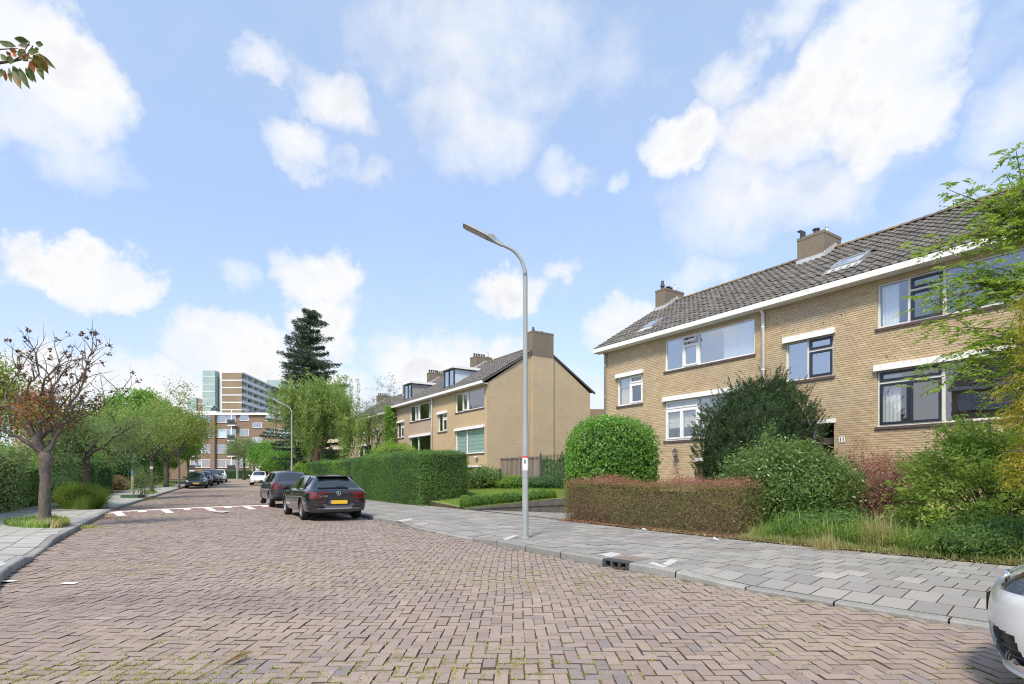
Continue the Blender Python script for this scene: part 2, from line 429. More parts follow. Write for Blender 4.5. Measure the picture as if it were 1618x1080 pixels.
M['paint_worn'] = plain('worn_white', (.46,.455,.43), .7, .2, var=.2, scale=18)
M['slab'] = pieces('slab', [(0, (.215,.208,.195)), (.4, (.265,.256,.24)), (.7, (.30,.29,.268)), (.9, (.235,.222,.208)), (1, (.36,.345,.315))], fine=45, finev=.10, big=.6, bigcol=(.22,.225,.20), bigamt=.45, bump=.15)
M['slab_left'] = pieces('slab_left', [(0, (.31,.31,.29)), (.5, (.37,.365,.34)), (1, (.42,.41,.38))], fine=45, finev=.10, big=.5, bigcol=(.33,.34,.30), bigamt=.35, bump=.15)
M['kerb'] = pieces('kerb', [(0, (.22,.22,.21)), (1, (.31,.31,.29))], fine=30, finev=.18, big=1.5, bigcol=(.17,.17,.15), bigamt=.5, bump=.3)
M['joint'] = plain('joint_dirt', (.05,.045,.034), .95, .1, var=.35, scale=5)
M['iron'] = plain('cast_iron', (.055,.06,.065), .6, .4, var=.3, scale=20)

def ground():
    ys = list(np.arange(-40, 110, 5.0)) + [140, 200, 400, 900, 2500]
    V = []; Q = []
    xs = (-2500, -60, -8, 25, 60, 2500)
    for y in ys:
        for x in xs: V.append((x, y, -.65 if (-10 < x < 30 and 10 <= y <= 45) else -.07 + gz(max(y, 0))))
    for i in range(len(ys)-1):
        for k in range(5): a = i*6+k; Q.append((a, a+1, a+7, a+6))
    m = NM('rough_ground'); n = m.noise(.6, 6, .6)
    c = m.ramp(n, [(.35, (.06,.075,.03)), (.6, (.11,.12,.05)), (.75, (.13,.10,.06))])
    tag(np_obj('ground', V, Q, mat=m.done(m.princ(c, .95, .1))), kind='structure')
ground()

def strip_sheet(name, C1, C2, z, mat, y0, y1, zf=None, n=7, step=.5, off1=0, off2=0):
    """sheet between two curves sampled at the same y"""
    ys = np.arange(y0, y1, step); V = []; Q = []
    for y in ys:
        xl = np.interp(y, C1.p[:, 1], C1.p[:, 0]) + off1; xr = np.interp(y, C2.p[:, 1], C2.p[:, 0]) + off2
        for k in range(n):
            x = xl + (xr-xl)*k/(n-1); V.append((x, y, (float(zf(x, y)) if zf else 0)+z))
    for i in range(len(ys)-1):
        for k in range(n-1): a = i*n+k; Q.append((a, a+1, a+n+1, a+n))
    return np_obj(name, V, Q, mat=mat, smooth=True)
road = strip_sheet('road', LC, RC, -.009, M['road_bed'], .2, 45.2, road_z, 25, .2, off1=.02, off2=-.02)
tag(road, kind='structure')
rf = strip_sheet('road_surface_far', LC, RC, 0, M['road_far'], 45.0, 99.5, road_z, 13, .8)
tag(rf, kind='structure')
# cross street at the far end
cs = np_obj('cross_street', [(-90,96,.675),(40,96,.675),(40,100.5,.675),(-90,100.5,.675)], [(0,1,2,3)], mat=M['road_far']); tag(cs, kind='structure')

def clinkers():
    u = .1035; j = .0038
    rng = np.random.default_rng(3)
    out = {'clinker': [], 'clinker_red': [], 'clinker_dark': []}
    ny0, ny1 = int(1.4/u), int(45/u)
    rows = []
    for iy in range(ny0, ny1):
        y = iy*u
        xl = max(np.interp(y, LC.p[:, 1], LC.p[:, 0]), -.97*y-3.2); xr = min(np.interp(y, RC.p[:, 1], RC.p[:, 0]), .97*y+3.2)
        ix = np.arange(int(xl/u)-2, int(xr/u)+3)
        r = (ix - iy) % 4
        H = ix[r == 0]; Vt = ix[r == 3]
        rows.append(np.c_[(H+1)*u, np.full(len(H), y+u/2), np.zeros(len(H))])
        rows.append(np.c_[Vt*u+u/2, np.full(len(Vt), y+u), np.ones(len(Vt))])
    A = np.vstack(rows)
    xl = np.interp(A[:, 1], LC.p[:, 1], LC.p[:, 0]); xr = np.interp(A[:, 1], RC.p[:, 1], RC.p[:, 0])
    hx = np.where(A[:, 2] == 0, u, u/2)
    A = A[(A[:, 0]-hx*.75 > xl) & (A[:, 0]+hx*.75 < xr) & (np.abs(A[:, 0]) < .95*A[:, 1]+2.8)]
    hx = np.where(A[:, 2] == 0, u, u/2)-j; hy = np.where(A[:, 2] == 0, u/2, u)-j
    n = len(A)
    hx = hx + rng.normal(0, .0012, n); hy = hy + rng.normal(0, .0012, n)
    x = A[:, 0]+rng.normal(0, .0022, n); y = A[:, 1]+rng.normal(0, .0022, n); rot = rng.normal(0, .012, n)
    x = x + .016*np.sin(1.3*y+.9*np.sin(.8*x)) + .008*np.sin(3.1*y+1.7*x); y = y + .016*np.sin(1.1*x+.6*y) + .007*np.sin(2.9*x+1.3*y)
    dz = rng.normal(0, .0022, n); tx = rng.normal(0, .011, n); ty = rng.normal(0, .011, n)
    _, b, a = hump(x, y)
    red = (b > -1.05) & (b < 2.0) & (a > .05)
    dark = ((x-.58)**2/.06 + (y-4.02)**2/.09 < 1+rng.normal(0, .25, n)) | ((x+1.95)**2/.06+(y-4.0)**2/.05 < 1+rng.normal(0, .3, n)) | (rng.random(n) > .994)
    d = np.hypot(x, y); px = 809+F*x/y; inside = (px > 5) & (px < 1610) & (y > 3.80)
    order = np.argsort(np.where(inside, d, 1e6)); single = np.zeros(n, bool); single[order[:300]] = True
    def verts(i):
        cx = np.stack([-hx[i], hx[i], hx[i], -hx[i]], 1); cy = np.stack([-hy[i], -hy[i], hy[i], hy[i]], 1)
        c, s_ = np.cos(rot[i])[:, None], np.sin(rot[i])[:, None]
        X = cx*c-cy*s_; Y = cx*s_+cy*c
        zt = road_z(x[i][:, None]+X, y[i][:, None]+Y) + dz[i][:, None] + X*tx[i][:, None]+Y*ty[i][:, None]
        e = .002
        top = np.stack([x[i][:, None]+X*(1-e/hx[i][:, None]), y[i][:, None]+Y*(1-e/hy[i][:, None]), zt], 2)
        mid = np.stack([x[i][:, None]+X, y[i][:, None]+Y, zt-.002], 2)
        bot = mid.copy(); bot[:, :, 2] = zt-.03
        return np.concatenate([top, mid, bot], 1)          # n,12,3
    q = np.array([(0,1,2,3),(4,5,1,0),(5,6,2,1),(6,7,3,2),(7,4,0,3),(8,9,5,4),(9,10,6,5),(10,11,7,6),(11,8,4,7)])
    for name, sel in (('clinker', ~red & ~dark), ('clinker_red', red), ('clinker_dark', dark & ~red)):
        i = np.where(sel & ~single)[0]
        if len(i) == 0: continue
        V = verts(i).reshape(-1, 3); Q = (q[None] + (np.arange(len(i))*12)[:, None, None]).reshape(-1, 4)
        o = np_obj({'clinker': 'paving_bricks', 'clinker_red': 'red_paving_bricks', 'clinker_dark': 'dark_paving_bricks'}[name], V, Q, parent=road, mats=[M[name], M['grime']], mi=np.tile([0]+[1]*8, len(i)))
        tag(o, kind='stuff')
    # the 300 nearest clinkers are objects of their own, sharing two meshes
    base = {}
    for k, (ax, ay) in {0: (u-j, u/2-j), 1: (u/2-j, u-j)}.items():
        for nm in ('clinker', 'clinker_dark'):
            e = .002; V = []
            for (sx, sy, sz) in ((1-e/ax, 1-e/ay, 0), (1, 1, -.002), (1, 1, -.03)):
                V += [(-ax*sx, -ay*sy, sz), (ax*sx, -ay*sy, sz), (ax*sx, ay*sy, sz), (-ax*sx, ay*sy, sz)]
            base[(k, nm)] = np_mesh('paving_brick', V, q, mats=[M[nm], M['grime']], mi=[0]+[1]*8)
    for i in np.where(single)[0]:
        o = bpy.data.objects.new('paving_brick', base[(int(A[i, 2]), 'clinker_dark' if dark[i] else 'clinker')])
        o.location = (x[i], y[i], float(road_z(x[i], y[i]))+dz[i]); o.rotation_euler = (ty[i], -tx[i], rot[i])
        link(o, road)
clinkers()

def kz_right(y): return float(np.interp(y, [0, 6.9, 7.7, 11.2, 12.2, 14.7, 15.4, 200], [.035, .035, .11, .11, .03, .03, .11, .11]))
def kz_left(y): return float(np.interp(y, [0, 8.8, 9.4, 10.7, 11.5, 200], [.11, .11, .035, .035, .11, .11]))
def drive_z(s, t, y, C):
    """the side lane between the two terraces falls away from the street"""
    return 0
SR0, SR1 = RC.s_at_y(15.75), RC.s_at_y(19.0)
def pz(kz, s, t, y):
    z = kz(y) + (.12-kz(y))*min(1, max(0, (t-.1)/1.0)) + .012*min(t, 4)/4
    return z + gz(y)
GUL = tuple(sorted((RC.s_at_y(8.19), RC.s_at_y(8.60))))
def pave(name, C, kz, kerbname, y0, y1, T, mslab, nsingle, lane=None, kerblabel=None):
    s0, s1 = C.s_at_y(y0), C.s_at_y(y1)
    # bed
    ss = np.arange(s0, s1, .4); ts = [0.02, .1, .6, 1.1, 2, 3, T+.25]; V = []; Q = []
    for s in ss:
        for t in ts:
            X, Y = C.at(s, t); V.append((X, Y, pz(kz, s, t, Y)-.016))
    n = len(ts)
    for i in range(len(ss)-1):
        for k in range(n-1): a = i*n+k; Q.append((a, a+1, a+n+1, a+n))
    bed = np_obj(name, V, Q, mat=M['joint'], smooth=True); tag(bed, kind='structure')
    rng = random.Random(5)
    TL, TW, g = .318, .408, .0065
    rows = []
    t = .152
    r = 0
    while t + TW*.6 < T:
        w = min(TW, T-t); s = s0 + (r % 2)*TL/2
        while s < s1: rows.append((s, s+TL, t, t+w)); s += TL
        t += TW; r += 1
    tiles = []
    for (a, b, c, d) in rows:
        P = []
        for (s, t) in ((a+g, c+g), (a+g, d-g), (b-g, d-g), (b-g, c+g)):
            X, Y = C.at(s, t); P.append([float(X), float(Y), pz(kz, s, t, Y)])
        cx = sum(p[0] for p in P)/4; cy = sum(p[1] for p in P)/4
        if abs(cx) > .96*cy+3.2 or cy < 1.2: continue
        dz = rng.gauss(0, .0016)
        for p in P: p[2] += dz + rng.gauss(0, .0008)
        tiles.append((math.hypot(cx, cy), cx, cy, P))
    q = [(0,1,2,3),(4,5,1,0),(5,6,2,1),(6,7,3,2),(7,4,0,3)]
    q2 = [f[::-1] for f in q] if C is RC else q
    def fix(P):
        A = [Vector(p) for p in P]
        if (A[1]-A[0]).cross(A[2]-A[0]).z < 0: P = P[::-1]
        return P
    tiles.sort(key=lambda t: t[0] if abs(t[1]) < .93*t[2] else t[0]+1000)
    V = []; Q = []
    for i, (dd, cx, cy, P) in enumerate(tiles):
        P = fix(P)
        vs = P + [[p[0], p[1], p[2]-.02] for p in P]
        if i < nsingle:
            z0 = sum(p[2] for p in P)/4
            o = np_obj('paving_slab', [(v[0]-cx, v[1]-cy, v[2]-z0) for v in vs], q, parent=bed, mats=[mslab, M['grime']], mi=[0,1,1,1,1]); o.location = (cx, cy, z0)
        else:
            b = len(V); V += vs; Q += [tuple(b+k for k in f) for f in q]
    o = np_obj('paving_slabs', V, Q, parent=bed, mats=[mslab, M['grime']], mi=[0,1,1,1,1]*(len(Q)//5)); tag(o, kind='stuff')
    # kerb of one metre stones
    ke = None; s = s0; k = 0
    stones = []
    while s < s1-1:
        e = s+1.0
        if C is RC:
            g0, g1 = GUL
            if s < g0 < e: e = g0
            elif g0-.001 <= s < g1: s = g1; e = s+1.0
        X, Y = C.at((s+e)/2, .07); stones.append((s, e, float(X), float(Y))); s = e
    ke = bpy.data.objects.new(kerbname, None); link(ke); tag(ke, kind='structure')
    L = lambda s: (1.0)
    for idx, (s, nxt, X, Y) in enumerate(stones):
        V = []; Q = []; K = 5
        for k in range(K):
            sk = s+.009 + (nxt-s-.018)*k/(K-1)
            zt = None
            for (t, dz) in ((-.005, -.12), (.0, -.018), (.018, 0), (.146, .002), (.148, -.12)):
                Xk, Yk = C.at(sk, t); Z = kz(Yk)+gz(Yk)
                V.append((Xk-X, Yk-Y, (Z+dz if dz > -.1 else gz(Yk)-.06)))
        for k in range(K-1):
            for m_ in range(4):
                a = k*5+m_; f = (a, a+1, a+6, a+5); Q.append(f if C is not RC else f[::-1])
        o = np_obj('kerbstone', V, Q, mat=M['kerb'], parent=ke, smooth=False); o.location = (X, Y, 0)
        # end caps
    return bed
pave_r = pave('pavement_right', RC, kz_right, 'kerb_right', 1.0, 60, 4.0, M['slab'], 300)
pave_l = pave('pavement_left', LC, kz_left, 'kerb_left', 1.0, 62, 3.0, M['slab_left'], 250)

# ---- speed hump markings: the near line with long and short teeth, the far line
def hump_quad(a0, a1, b0, b1, mb):
    n = 5
    for i in range(n):
        aa, ab = a0+(a1-a0)*i/n, a0+(a1-a0)*(i+1)/n
        P = []
        for (a, b) in ((aa, b0), (ab, b0), (ab, b1), (aa, b1)):
            p = HUMP0+HUMPE*a+HUMPN*b; P.append((p[0], p[1], float(road_z(*p))+.006))
        mb.quad(*P)
for nm, items in (('hump_marking', [(.15, 7.9, -.12, .10)]), ('hump_marking', [(.15, 7.9, .94, 1.12)])):
    mb = MB(); a0, a1, b0, b1 = items[0]
    nn = 30
    for i in range(nn): hump_quad(a0+(a1-a0)*i/nn, a0+(a1-a0)*(i+1)/nn, b0, b1, mb)
    mb.build('hump_marking', M['paint'], road)
for k in range(10):
    mb = MB(); a = .28+.72*k; ln = 1.0 if k % 2 == 0 else .42
    [hump_quad(a, a+.24, -ln+(ln-.125)*i/5, -ln+(ln-.125)*(i+1)/5, mb) for i in range(5)]
    mb.build('hump_marking', M['paint'], road)
    mb = MB(); hump_quad(a, a+.24, 1.08, 1.08+ln*.8, mb); mb.build('hump_marking', M['paint'], road)
# second hump far down the street: a row of white blocks
for k in range(5):
    p = at(352+k*11, 84); z = float(road_z(p.x, p.y))
    mb = MB(); mb.quad(*[(p.x+a, p.y+b, z+.02) for a, b in ((-.3,-.5),(.3,-.5),(.3,.5),(-.3,.5))]); mb.build('hump_marking', M['paint'], road)
# thermoplast patch on the road in front of the hump
mb = MB(); mb.quad(*[tuple(W(x, y, .03)+Vector((0,0,.055))) for x, y in ((334,811),(352,812),(366,809.3),(345,808.6))]); mb.build('worn_marking', plain('worn_paint', (.45,.43,.41), .7), road)
# white marker slabs in the pavements (drive entrances)
def pave_z(C, kz, x, y):
    d = np.hypot(C.p[:, 0]-x, C.p[:, 1]-y); i = int(np.argmin(d)); return pz(kz, C.s[i], float(d[i]), float(C.p[i, 1]))
def onpave(x, y):
    z = .12
    for _ in range(4):
        p = W(x, y, z); z = pave_z(*((RC, kz_right) if p.x > -8 and x > 300 else (LC, kz_left)), p.x, p.y)+.004
    return Vector((p.x, p.y, z))
def marker(par, *quads):
    for Qd in quads:
        mb = MB(); P = [onpave(x, y) for x, y in Qd]
        if (P[1]-P[0]).cross(P[2]-P[0]).z < 0: P = P[::-1]
        mb.quad(*[tuple(p) for p in P]); mb.build('white_slab', M['paint_worn'], par)
marker(pave_r, [(1024,889.5),(1032,887.5),(1056,894.5),(1048,897)], [(1046,890.5),(1059,883),(1073,885),(1056,893.6)],
       [(626,822.4),(648,818.6),(653,820.2),(634,824)], [(793,851.5),(812,845),(819,846),(801,853)], [(944,876),(966,872),(981,874.5),(966,879.5)])
marker(pave_l, [(56,843.3),(82,842),(84,843.6),(57,845)], [(82,842),(90,840.2),(92,842.2),(84,843.4)], [(-20,889),(12,888),(4,893.5),(-20,894)])
for x, y in ((14,918),(110,923)):
    p = W(x, y); mb = MB(); mb.quad(*[(p.x+a, p.y+b, .012+float(road_z(p.x, p.y))) for a, b in ((-.09,-.04),(.1,-.05),(.08,.05),(-.1,.04))]); mb.build('paint_fleck', M['paint'], road)

# ---- kerb gully with three mouths and its iron lid
g = empty('drain_gully', (0, 0, 0)); tag(g, 'black cast iron street drain with three mouths let into the kerb', 'drain')
sa, sb = GUL
def cp(s, t, z): X, Y = RC.at(s, t); return (float(X), float(Y), z)
lo, hi = min(sa, sb), max(sa, sb)
mb = MB()
def cbox(mb, s0, s1, t0, t1, z0, z1, m=0):
    P = [cp(s0,t0,z0),cp(s1,t0,z0),cp(s1,t1,z0),cp(s0,t1,z0),cp(s0,t0,z1),cp(s1,t0,z1),cp(s1,t1,z1),cp(s0,t1,z1)]
    mb.add(P, [(0,1,2,3),(7,6,5,4),(4,5,1,0),(5,6,2,1),(6,7,3,2),(7,4,0,3)], m)
ln = hi-lo
cbox(mb, lo, hi, -.004, .15, .09, .114)
for k in range(4): cbox(mb, lo+ln*(k/3.35), lo+ln*(k/3.35)+ln*.105, -.004, .15, -.05, .088)
cbox(mb, lo, hi, .12, .15, -.05, .088); cbox(mb, lo, hi, -.004, .15, -.05, .012)
mb.build('gully_frame', M['iron'], g)
mb = MB(); cbox(mb, lo, hi, .17, .50, .10, .1195); mb.build('gully_lid', plain('rusty_iron', (.21,.165,.145), .8, .3, var=.3, scale=25), g)

# ---- side lane, gardens, lawn
LV = Vector((.837, .547)); LU = Vector((.547, -.837))
def poly_sheet(name, P, mat, kind='structure', sub=0):
    me = bpy.data.meshes.new(name); me.from_pydata([tuple(p) for p in P], [], [tuple(range(len(P)))]); me.materials.append(mat)
    if me.polygons[0].normal.z < 0: me.flip_normals()
    o = link(bpy.data.objects.new(name, me)); tag(o, kind=kind); return o
A0 = Vector((-1.75, 20.65))
lane0 = Vector((1.55, 15.75))
def lp(p, s, z): q = p+LV*s; return (q.x, q.y, z)
SW = .35
ln_mat = M['slab']
V = []; Q = []
for i in range(7):
    d = i*2.2; z = [.135, .0, -.14, -.26, -.38, -.45, -.5][i]
    a = lp(lane0-LV*.25, d, z); b = lp(A0+Vector((.0, -.05))-LV*.25, d, z); V += [a, b]
for i in range(6): Q.append((2*i, 2*i+1, 2*i+3, 2*i+2))
# lane slabs
lane = tag(np_obj('side_lane', [(v[0], v[1], v[2]-.016) for v in V], [q[::-1] for q in Q], mat=M['joint']), kind='structure')
LS = []
rg = random.Random(9)
width = (Vector(V[1][:2])-Vector(V[0][:2])).length; e1 = (Vector(V[1][:2])-Vector(V[0][:2])).normalized()
VV = []; QQ = []
r = 0; t = 0.02
while t < 9:
    s = -(r % 2)*.16
    while s < width-.1:
        P = []
        for (ss, tt) in ((s+.005, t+.005), (min(s+.313, width), t+.005), (min(s+.313, width), t+.40), (s+.005, t+.40)):
            ss = max(ss, 0); p = Vector(V[0][:2])+e1*ss+LV*tt; z = float(np.interp(tt, [0,2.2,4.4,6.6,8.8,11], [.135,.0,-.14,-.26,-.38,-.45]))
            P.append((p.x, p.y, z+rg.gauss(0, .001)))
        b = len(VV); VV += P + [(p[0], p[1], p[2]-.02) for p in P]
        QQ += [tuple(b+k for k in f) for f in ((3,2,1,0),(0,1,5,4),(1,2,6,5),(2,3,7,6),(3,0,4,7))]
        s += .318
    t += .408; r += 1
tag(np_obj('paving_slabs', VV, QQ, parent=lane, mats=[M['slab'], M['grime']], mi=[0,1,1,1,1]*(len(QQ)//5)), kind='stuff')

def m_lawn():
    m = NM('lawn_ground'); n = m.noise(2.2, 6, .6); n2 = m.noise(40, 4, .7)
    c = m.ramp(n, [(.35, (.13,.19,.05)), (.6, (.21,.27,.08)), (.78, (.30,.30,.14))])
    return m.done(m.princ(m.mix(.4, c, m.ramp(n2, [(.3, (.11,.15,.05)), (.7, (.28,.33,.13))])), .95, .1, bump=n2, bstr=.6, bdist=.03))
M['lawn'] = m_lawn()
# raised lawn beside the lane: rises away from the street
LW = []
def lawn_z(p):
    q = Vector(p)-A0; d = q.dot(LV); e = -q.dot(LU)
    return .17 + .06*max(0, min(d, 6)) + .045*max(0, min(e, 10))
V = []; Q = []; n1, n2_ = 12, 14
for i in range(n1+1):
    for k in range(n2_+1):
        lo_ = A0 + LV*(7.0*k/n2_) + LV*.1
        wv = 1.55 + (13.5-1.55)*(i/n1)
        p = A0 + LV*(7.5*k/n2_) - LU*(11.0*i/n1) * (1 if True else 1)
        if k == 0: p = p + LV*.0
        V.append((p.x, p.y, lawn_z(p)))
for i in range(n1):
    for k in range(n2_): a = i*(n2_+1)+k; Q.append((a, a+1, a+n2_+2, a+n2_+1))
lawn = tag(np_obj('lawn', V, [q for q in Q], mat=M['lawn'], smooth=True), kind='structure')
V2 = []; Q2 = []
for i in range(n1+1): v = V[i*(n2_+1)]; V2 += [v, (v[0], v[1], -.2)]
for i in range(n1): Q2.append((2*i, 2*i+1, 2*i+3, 2*i+2))
tag(np_obj('lawn_edge', V2, Q2, mat=M['soil'], smooth=True), kind='structure')
# gardens along the right and left pavements
def garden(name, C, t0, t1, y0, y1, z0, z1, mat):
    s0, s1 = C.s_at_y(y0), C.s_at_y(y1); V = []; Q = []; ss = np.arange(s0, s1, .5); ts = np.linspace(t0, t1, 10)
    for s in ss:
        for t in ts:
            X, Y = C.at(s, t); V.append((X, Y, z0+(z1-z0)*min(1, (t-t0)/2)+gz(Y)))
    for i in range(len(ss)-1):
        for k in range(9): a = i*10+k; f = (a, a+1, a+11, a+10); Q.append(f[::-1] if C is RC else f)
    return tag(np_obj(name, V, Q, mat=mat, smooth=True), kind='structure')
m = NM('garden_soil'); n = m.noise(3, 6, .65)
M['garden'] = m.done(m.princ(m.ramp(n, [(.35, (.065,.05,.035)), (.55, (.11,.085,.05)), (.68, (.10,.13,.045))]), .95, .1, bump=n, bstr=.7, bdist=.05))
garden('garden_bed_right', RC, 4.0, 14, 1.5, 13.3, .125, .30, M['garden'])
garden('garden_bed_beyond', RC, 3.9, 12, 18.35, 75, .11, .16, M['garden'])
garden('garden_bed_left', LC, 3.0, 16, 2, 75, .11, .16, M['garden'])
# low dark retaining wall along the raised lawn
rw = MB()
for i in range(8):
    d0, d1 = i*.9, i*.9+.9
    z0, z1 = .16+.06*d0, .16+.06*min(d1, 6)
    a, b = A0+LV*d0, A0+LV*(d1-.004); o_ = LU*.13
    P = [(a.x, a.y, -.7), (b.x, b.y, -.7), (b.x, b.y, z1), (a.x, a.y, z0)]
    P2 = [(p[0]+o_.x, p[1]+o_.y, p[2]) for p in P]
    rw.add(P+P2, [(0,1,2,3),(7,6,5,4),(3,2,6,7),(0,3,7,4),(2,1,5,6)])
o = rw.build('retaining_wall', plain('old_concrete', (.13,.125,.115), .9, .2, var=.3, scale=4, bump=.3)); tag(o, 'low dark concrete retaining wall holding the raised lawn beside the side lane', 'wall')
# ------------------------------------------------------------------ terraced houses
M['mortar'] = plain('mortar', (.41,.345,.25), .95, .1, var=.2, scale=6)
def m_brick(name, stops):
    m = NM(name); c = m.ramp(m.rnd(), stops)
    n = m.noise(45, 4, .65); c = m.mix(1.0, c, m.ramp(n, [(.25, (.84,.84,.84)), (.75, (1.16,1.16,1.16))]), 'MULTIPLY')
    c = m.mix(m.rng(m.noise(.55, 6, .65), .45, .7, 0, .55), c, (.37,.30,.225))
    c = m.mix(m.rng(m.noise(.9, 5, .6, out='Fac'), .58, .75, 0, .5), c, (.45,.41,.36))
    return m.done(m.princ(c, .9, .2, bump=n, bstr=.4, bdist=.004))
M['brick'] = m_brick('brick', [(0, (.46,.345,.205)), (.25, (.505,.39,.235)), (.5, (.545,.43,.265)), (.72, (.49,.38,.235)), (.92, (.58,.47,.31)), (1, (.43,.31,.185))])
M['wall_y'] = brickwall('yellow_brick_wall', (.54,.41,.245), (.47,.355,.21), (.43,.34,.235))
M['wall_gable'] = brickwall('gable_brick_wall', (.53,.42,.275), (.47,.37,.24), (.44,.355,.25), amt=.45)
M['wall_pale'] = brickwall('pale_brick_wall', (.46,.36,.26), (.40,.31,.23), (.37,.30,.23))
M['chim'] = brickwall('chimney_brick', (.225,.19,.145), (.19,.16,.12), (.17,.15,.125), stain=(.115,.11,.085), amt=.7)
M['white'] = plain('white_paint', (.78,.78,.76), .45, .4, var=.05, scale=3)
def m_fascia():
    m = NM('weathered_white'); n = m.noise(2.2, 5, .7); mp = m.n('ShaderNodeMapping'); mp.inputs['Scale'].default_value = (1, 1, .12); m.l(m.pos(), mp.inputs[0])
    n2 = m.noise(24, 3, .6, mp.outputs[0])
    c = m.mix(m.math('MULTIPLY', m.rng(n, .48, .62, 0, 1), m.rng(n2, .5, .62, 0, .55)), (.80,.80,.77), (.42,.40,.35))
    return m.done(m.princ(c, .55, .3))
M['fascia'] = m_fascia()
M['cream'] = plain('cream_paint', (.66,.64,.58), .5, .35, var=.06, scale=4)
M['navy'] = plain('dark_blue_paint', (.022,.028,.042), .35, .5, var=.2)
M['sill'] = plain('sill_tile', (.10,.075,.07), .6, .3, var=.3, scale=14)
M['glass'] = glassmat('window_glass', .20, (.95,.97,.97))
M['glass_hi'] = glassmat('window_glass_bright', .42, (.93,.96,.97))
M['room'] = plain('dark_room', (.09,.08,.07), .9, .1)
M['curtain'] = plain('curtain_cloth', (.74,.76,.78), .9, .1, var=.05)
M['blind'] = plain('blind_cloth', (.58,.55,.47), .9, .1, var=.05)
M['greenblind'] = plain('green_blind', (.50,.66,.61), .7, .2, var=.05)
M['zinc'] = plain('zinc', (.50,.52,.53), .4, .4, .6, var=.1)
M['lead'] = plain('lead', (.52,.53,.54), .55, .4, .2, var=.15)
def m_tile(name, stops, moss=.35):
    m = NM(name); c = m.ramp(m.rnd(), stops)
    n = m.noise(30, 5, .7); c = m.mix(1.0, c, m.ramp(n, [(.25, (.75,.75,.75)), (.75, (1.25,1.25,1.25))]), 'MULTIPLY')
    c = m.mix(m.rng(m.noise(1.3, 6, .7), .52, .7, 0, moss), c, (.20,.19,.14))
    return m.done(m.princ(c, .75, .35, bump=n, bstr=.4, bdist=.005))
TS = [(0, (.09,.083,.075)), (.4, (.122,.114,.102)), (.7, (.155,.143,.127)), (1, (.108,.10,.092))]
M['tile'] = m_tile('roof_tile', TS)
M['tile2'] = m_tile('roof_tile_dark', [(0, (.095,.088,.085)), (.5, (.125,.115,.11)), (1, (.15,.14,.13))], .2)
M['ridge'] = m_tile('ridge_tile', [(0, (.12,.105,.09)), (.55, (.17,.145,.115)), (.8, (.25,.15,.07)), (1, (.20,.16,.10))], .5)
M['door_dark'] = plain('dark_door', (.03,.018,.015), .4, .4)
W7, D8 = 7.65, 8.1
EZ, RZ, RV = 7.03, 9.72, 4.05
def roof_z(v): return EZ + (v+.38)/(RV+.38)*(RZ-EZ) if v <= RV else RZ - (v-RV)/(D8+.38-RV)*(RZ-EZ)
TH_U = math.atan2(-.837, .547)

def wall_grid(mb, x0, x1, z0, z1, ops, y=0.0, depth=.13, m=0):
    xs = sorted({x0, x1, *[o[0] for o in ops], *[o[1] for o in ops]}); zs = sorted({z0, z1, *[o[2] for o in ops], *[o[3] for o in ops]})
    for i in range(len(xs)-1):
        for k in range(len(zs)-1):
            cx, cz = (xs[i]+xs[i+1])/2, (zs[k]+zs[k+1])/2
            if any(o[0] < cx < o[1] and o[2] < cz < o[3] for o in ops): continue
            mb.quad((xs[i], y, zs[k]), (xs[i+1], y, zs[k]), (xs[i+1], y, zs[k+1]), (xs[i], y, zs[k+1]), m)
    for (a, b, c, d) in [o[:4] for o in ops]:
        mb.quad((a, y, c), (a, y, d), (a, y+depth, d), (a, y+depth, c), m); mb.quad((b, y, d), (b, y, c), (b, y+depth, c), (b, y+depth, d), m)
        mb.quad((a, y, d), (b, y, d), (b, y+depth, d), (a, y+depth, d), m); mb.quad((b, y, c), (a, y, c), (a, y+depth, c), (b, y+depth, c), m)

def curtain_obj(par, x0, x1, z0, z1, y, mat, wave=.03, per=.16):
    n = max(6, int((x1-x0)/.03)); V = []; Q = []
    for i in range(n+1):
        x = x0+(x1-x0)*i/n; yy = y + wave*math.sin(2*math.pi*(x-x0)/per + .7*math.sin(x*5)); V += [(x, yy, z0), (x, yy, z1)]
    for i in range(n): Q.append((2*i, 2*i+2, 2*i+3, 2*i+1))
    return np_obj('curtain', V, Q, mat=mat, parent=par, smooth=True)
def bars(mb, x0, x1, z0, z1, t, y0, y1):
    mb.box(x0, y0, z0, x1, y1, z0+t); mb.box(x0, y0, z1-t, x1, y1, z1); mb.box(x0, y0, z0+t, x0+t, y1, z1-t); mb.box(x1-t, y0, z0+t, x1, y1, z1-t)
def add_pane(par, x0, x1, z0, z1, y, mat):
    mb = MB(); mb.box(x0, y, z0, x1, y+.008, z1); return mb.build('pane', mat, par)
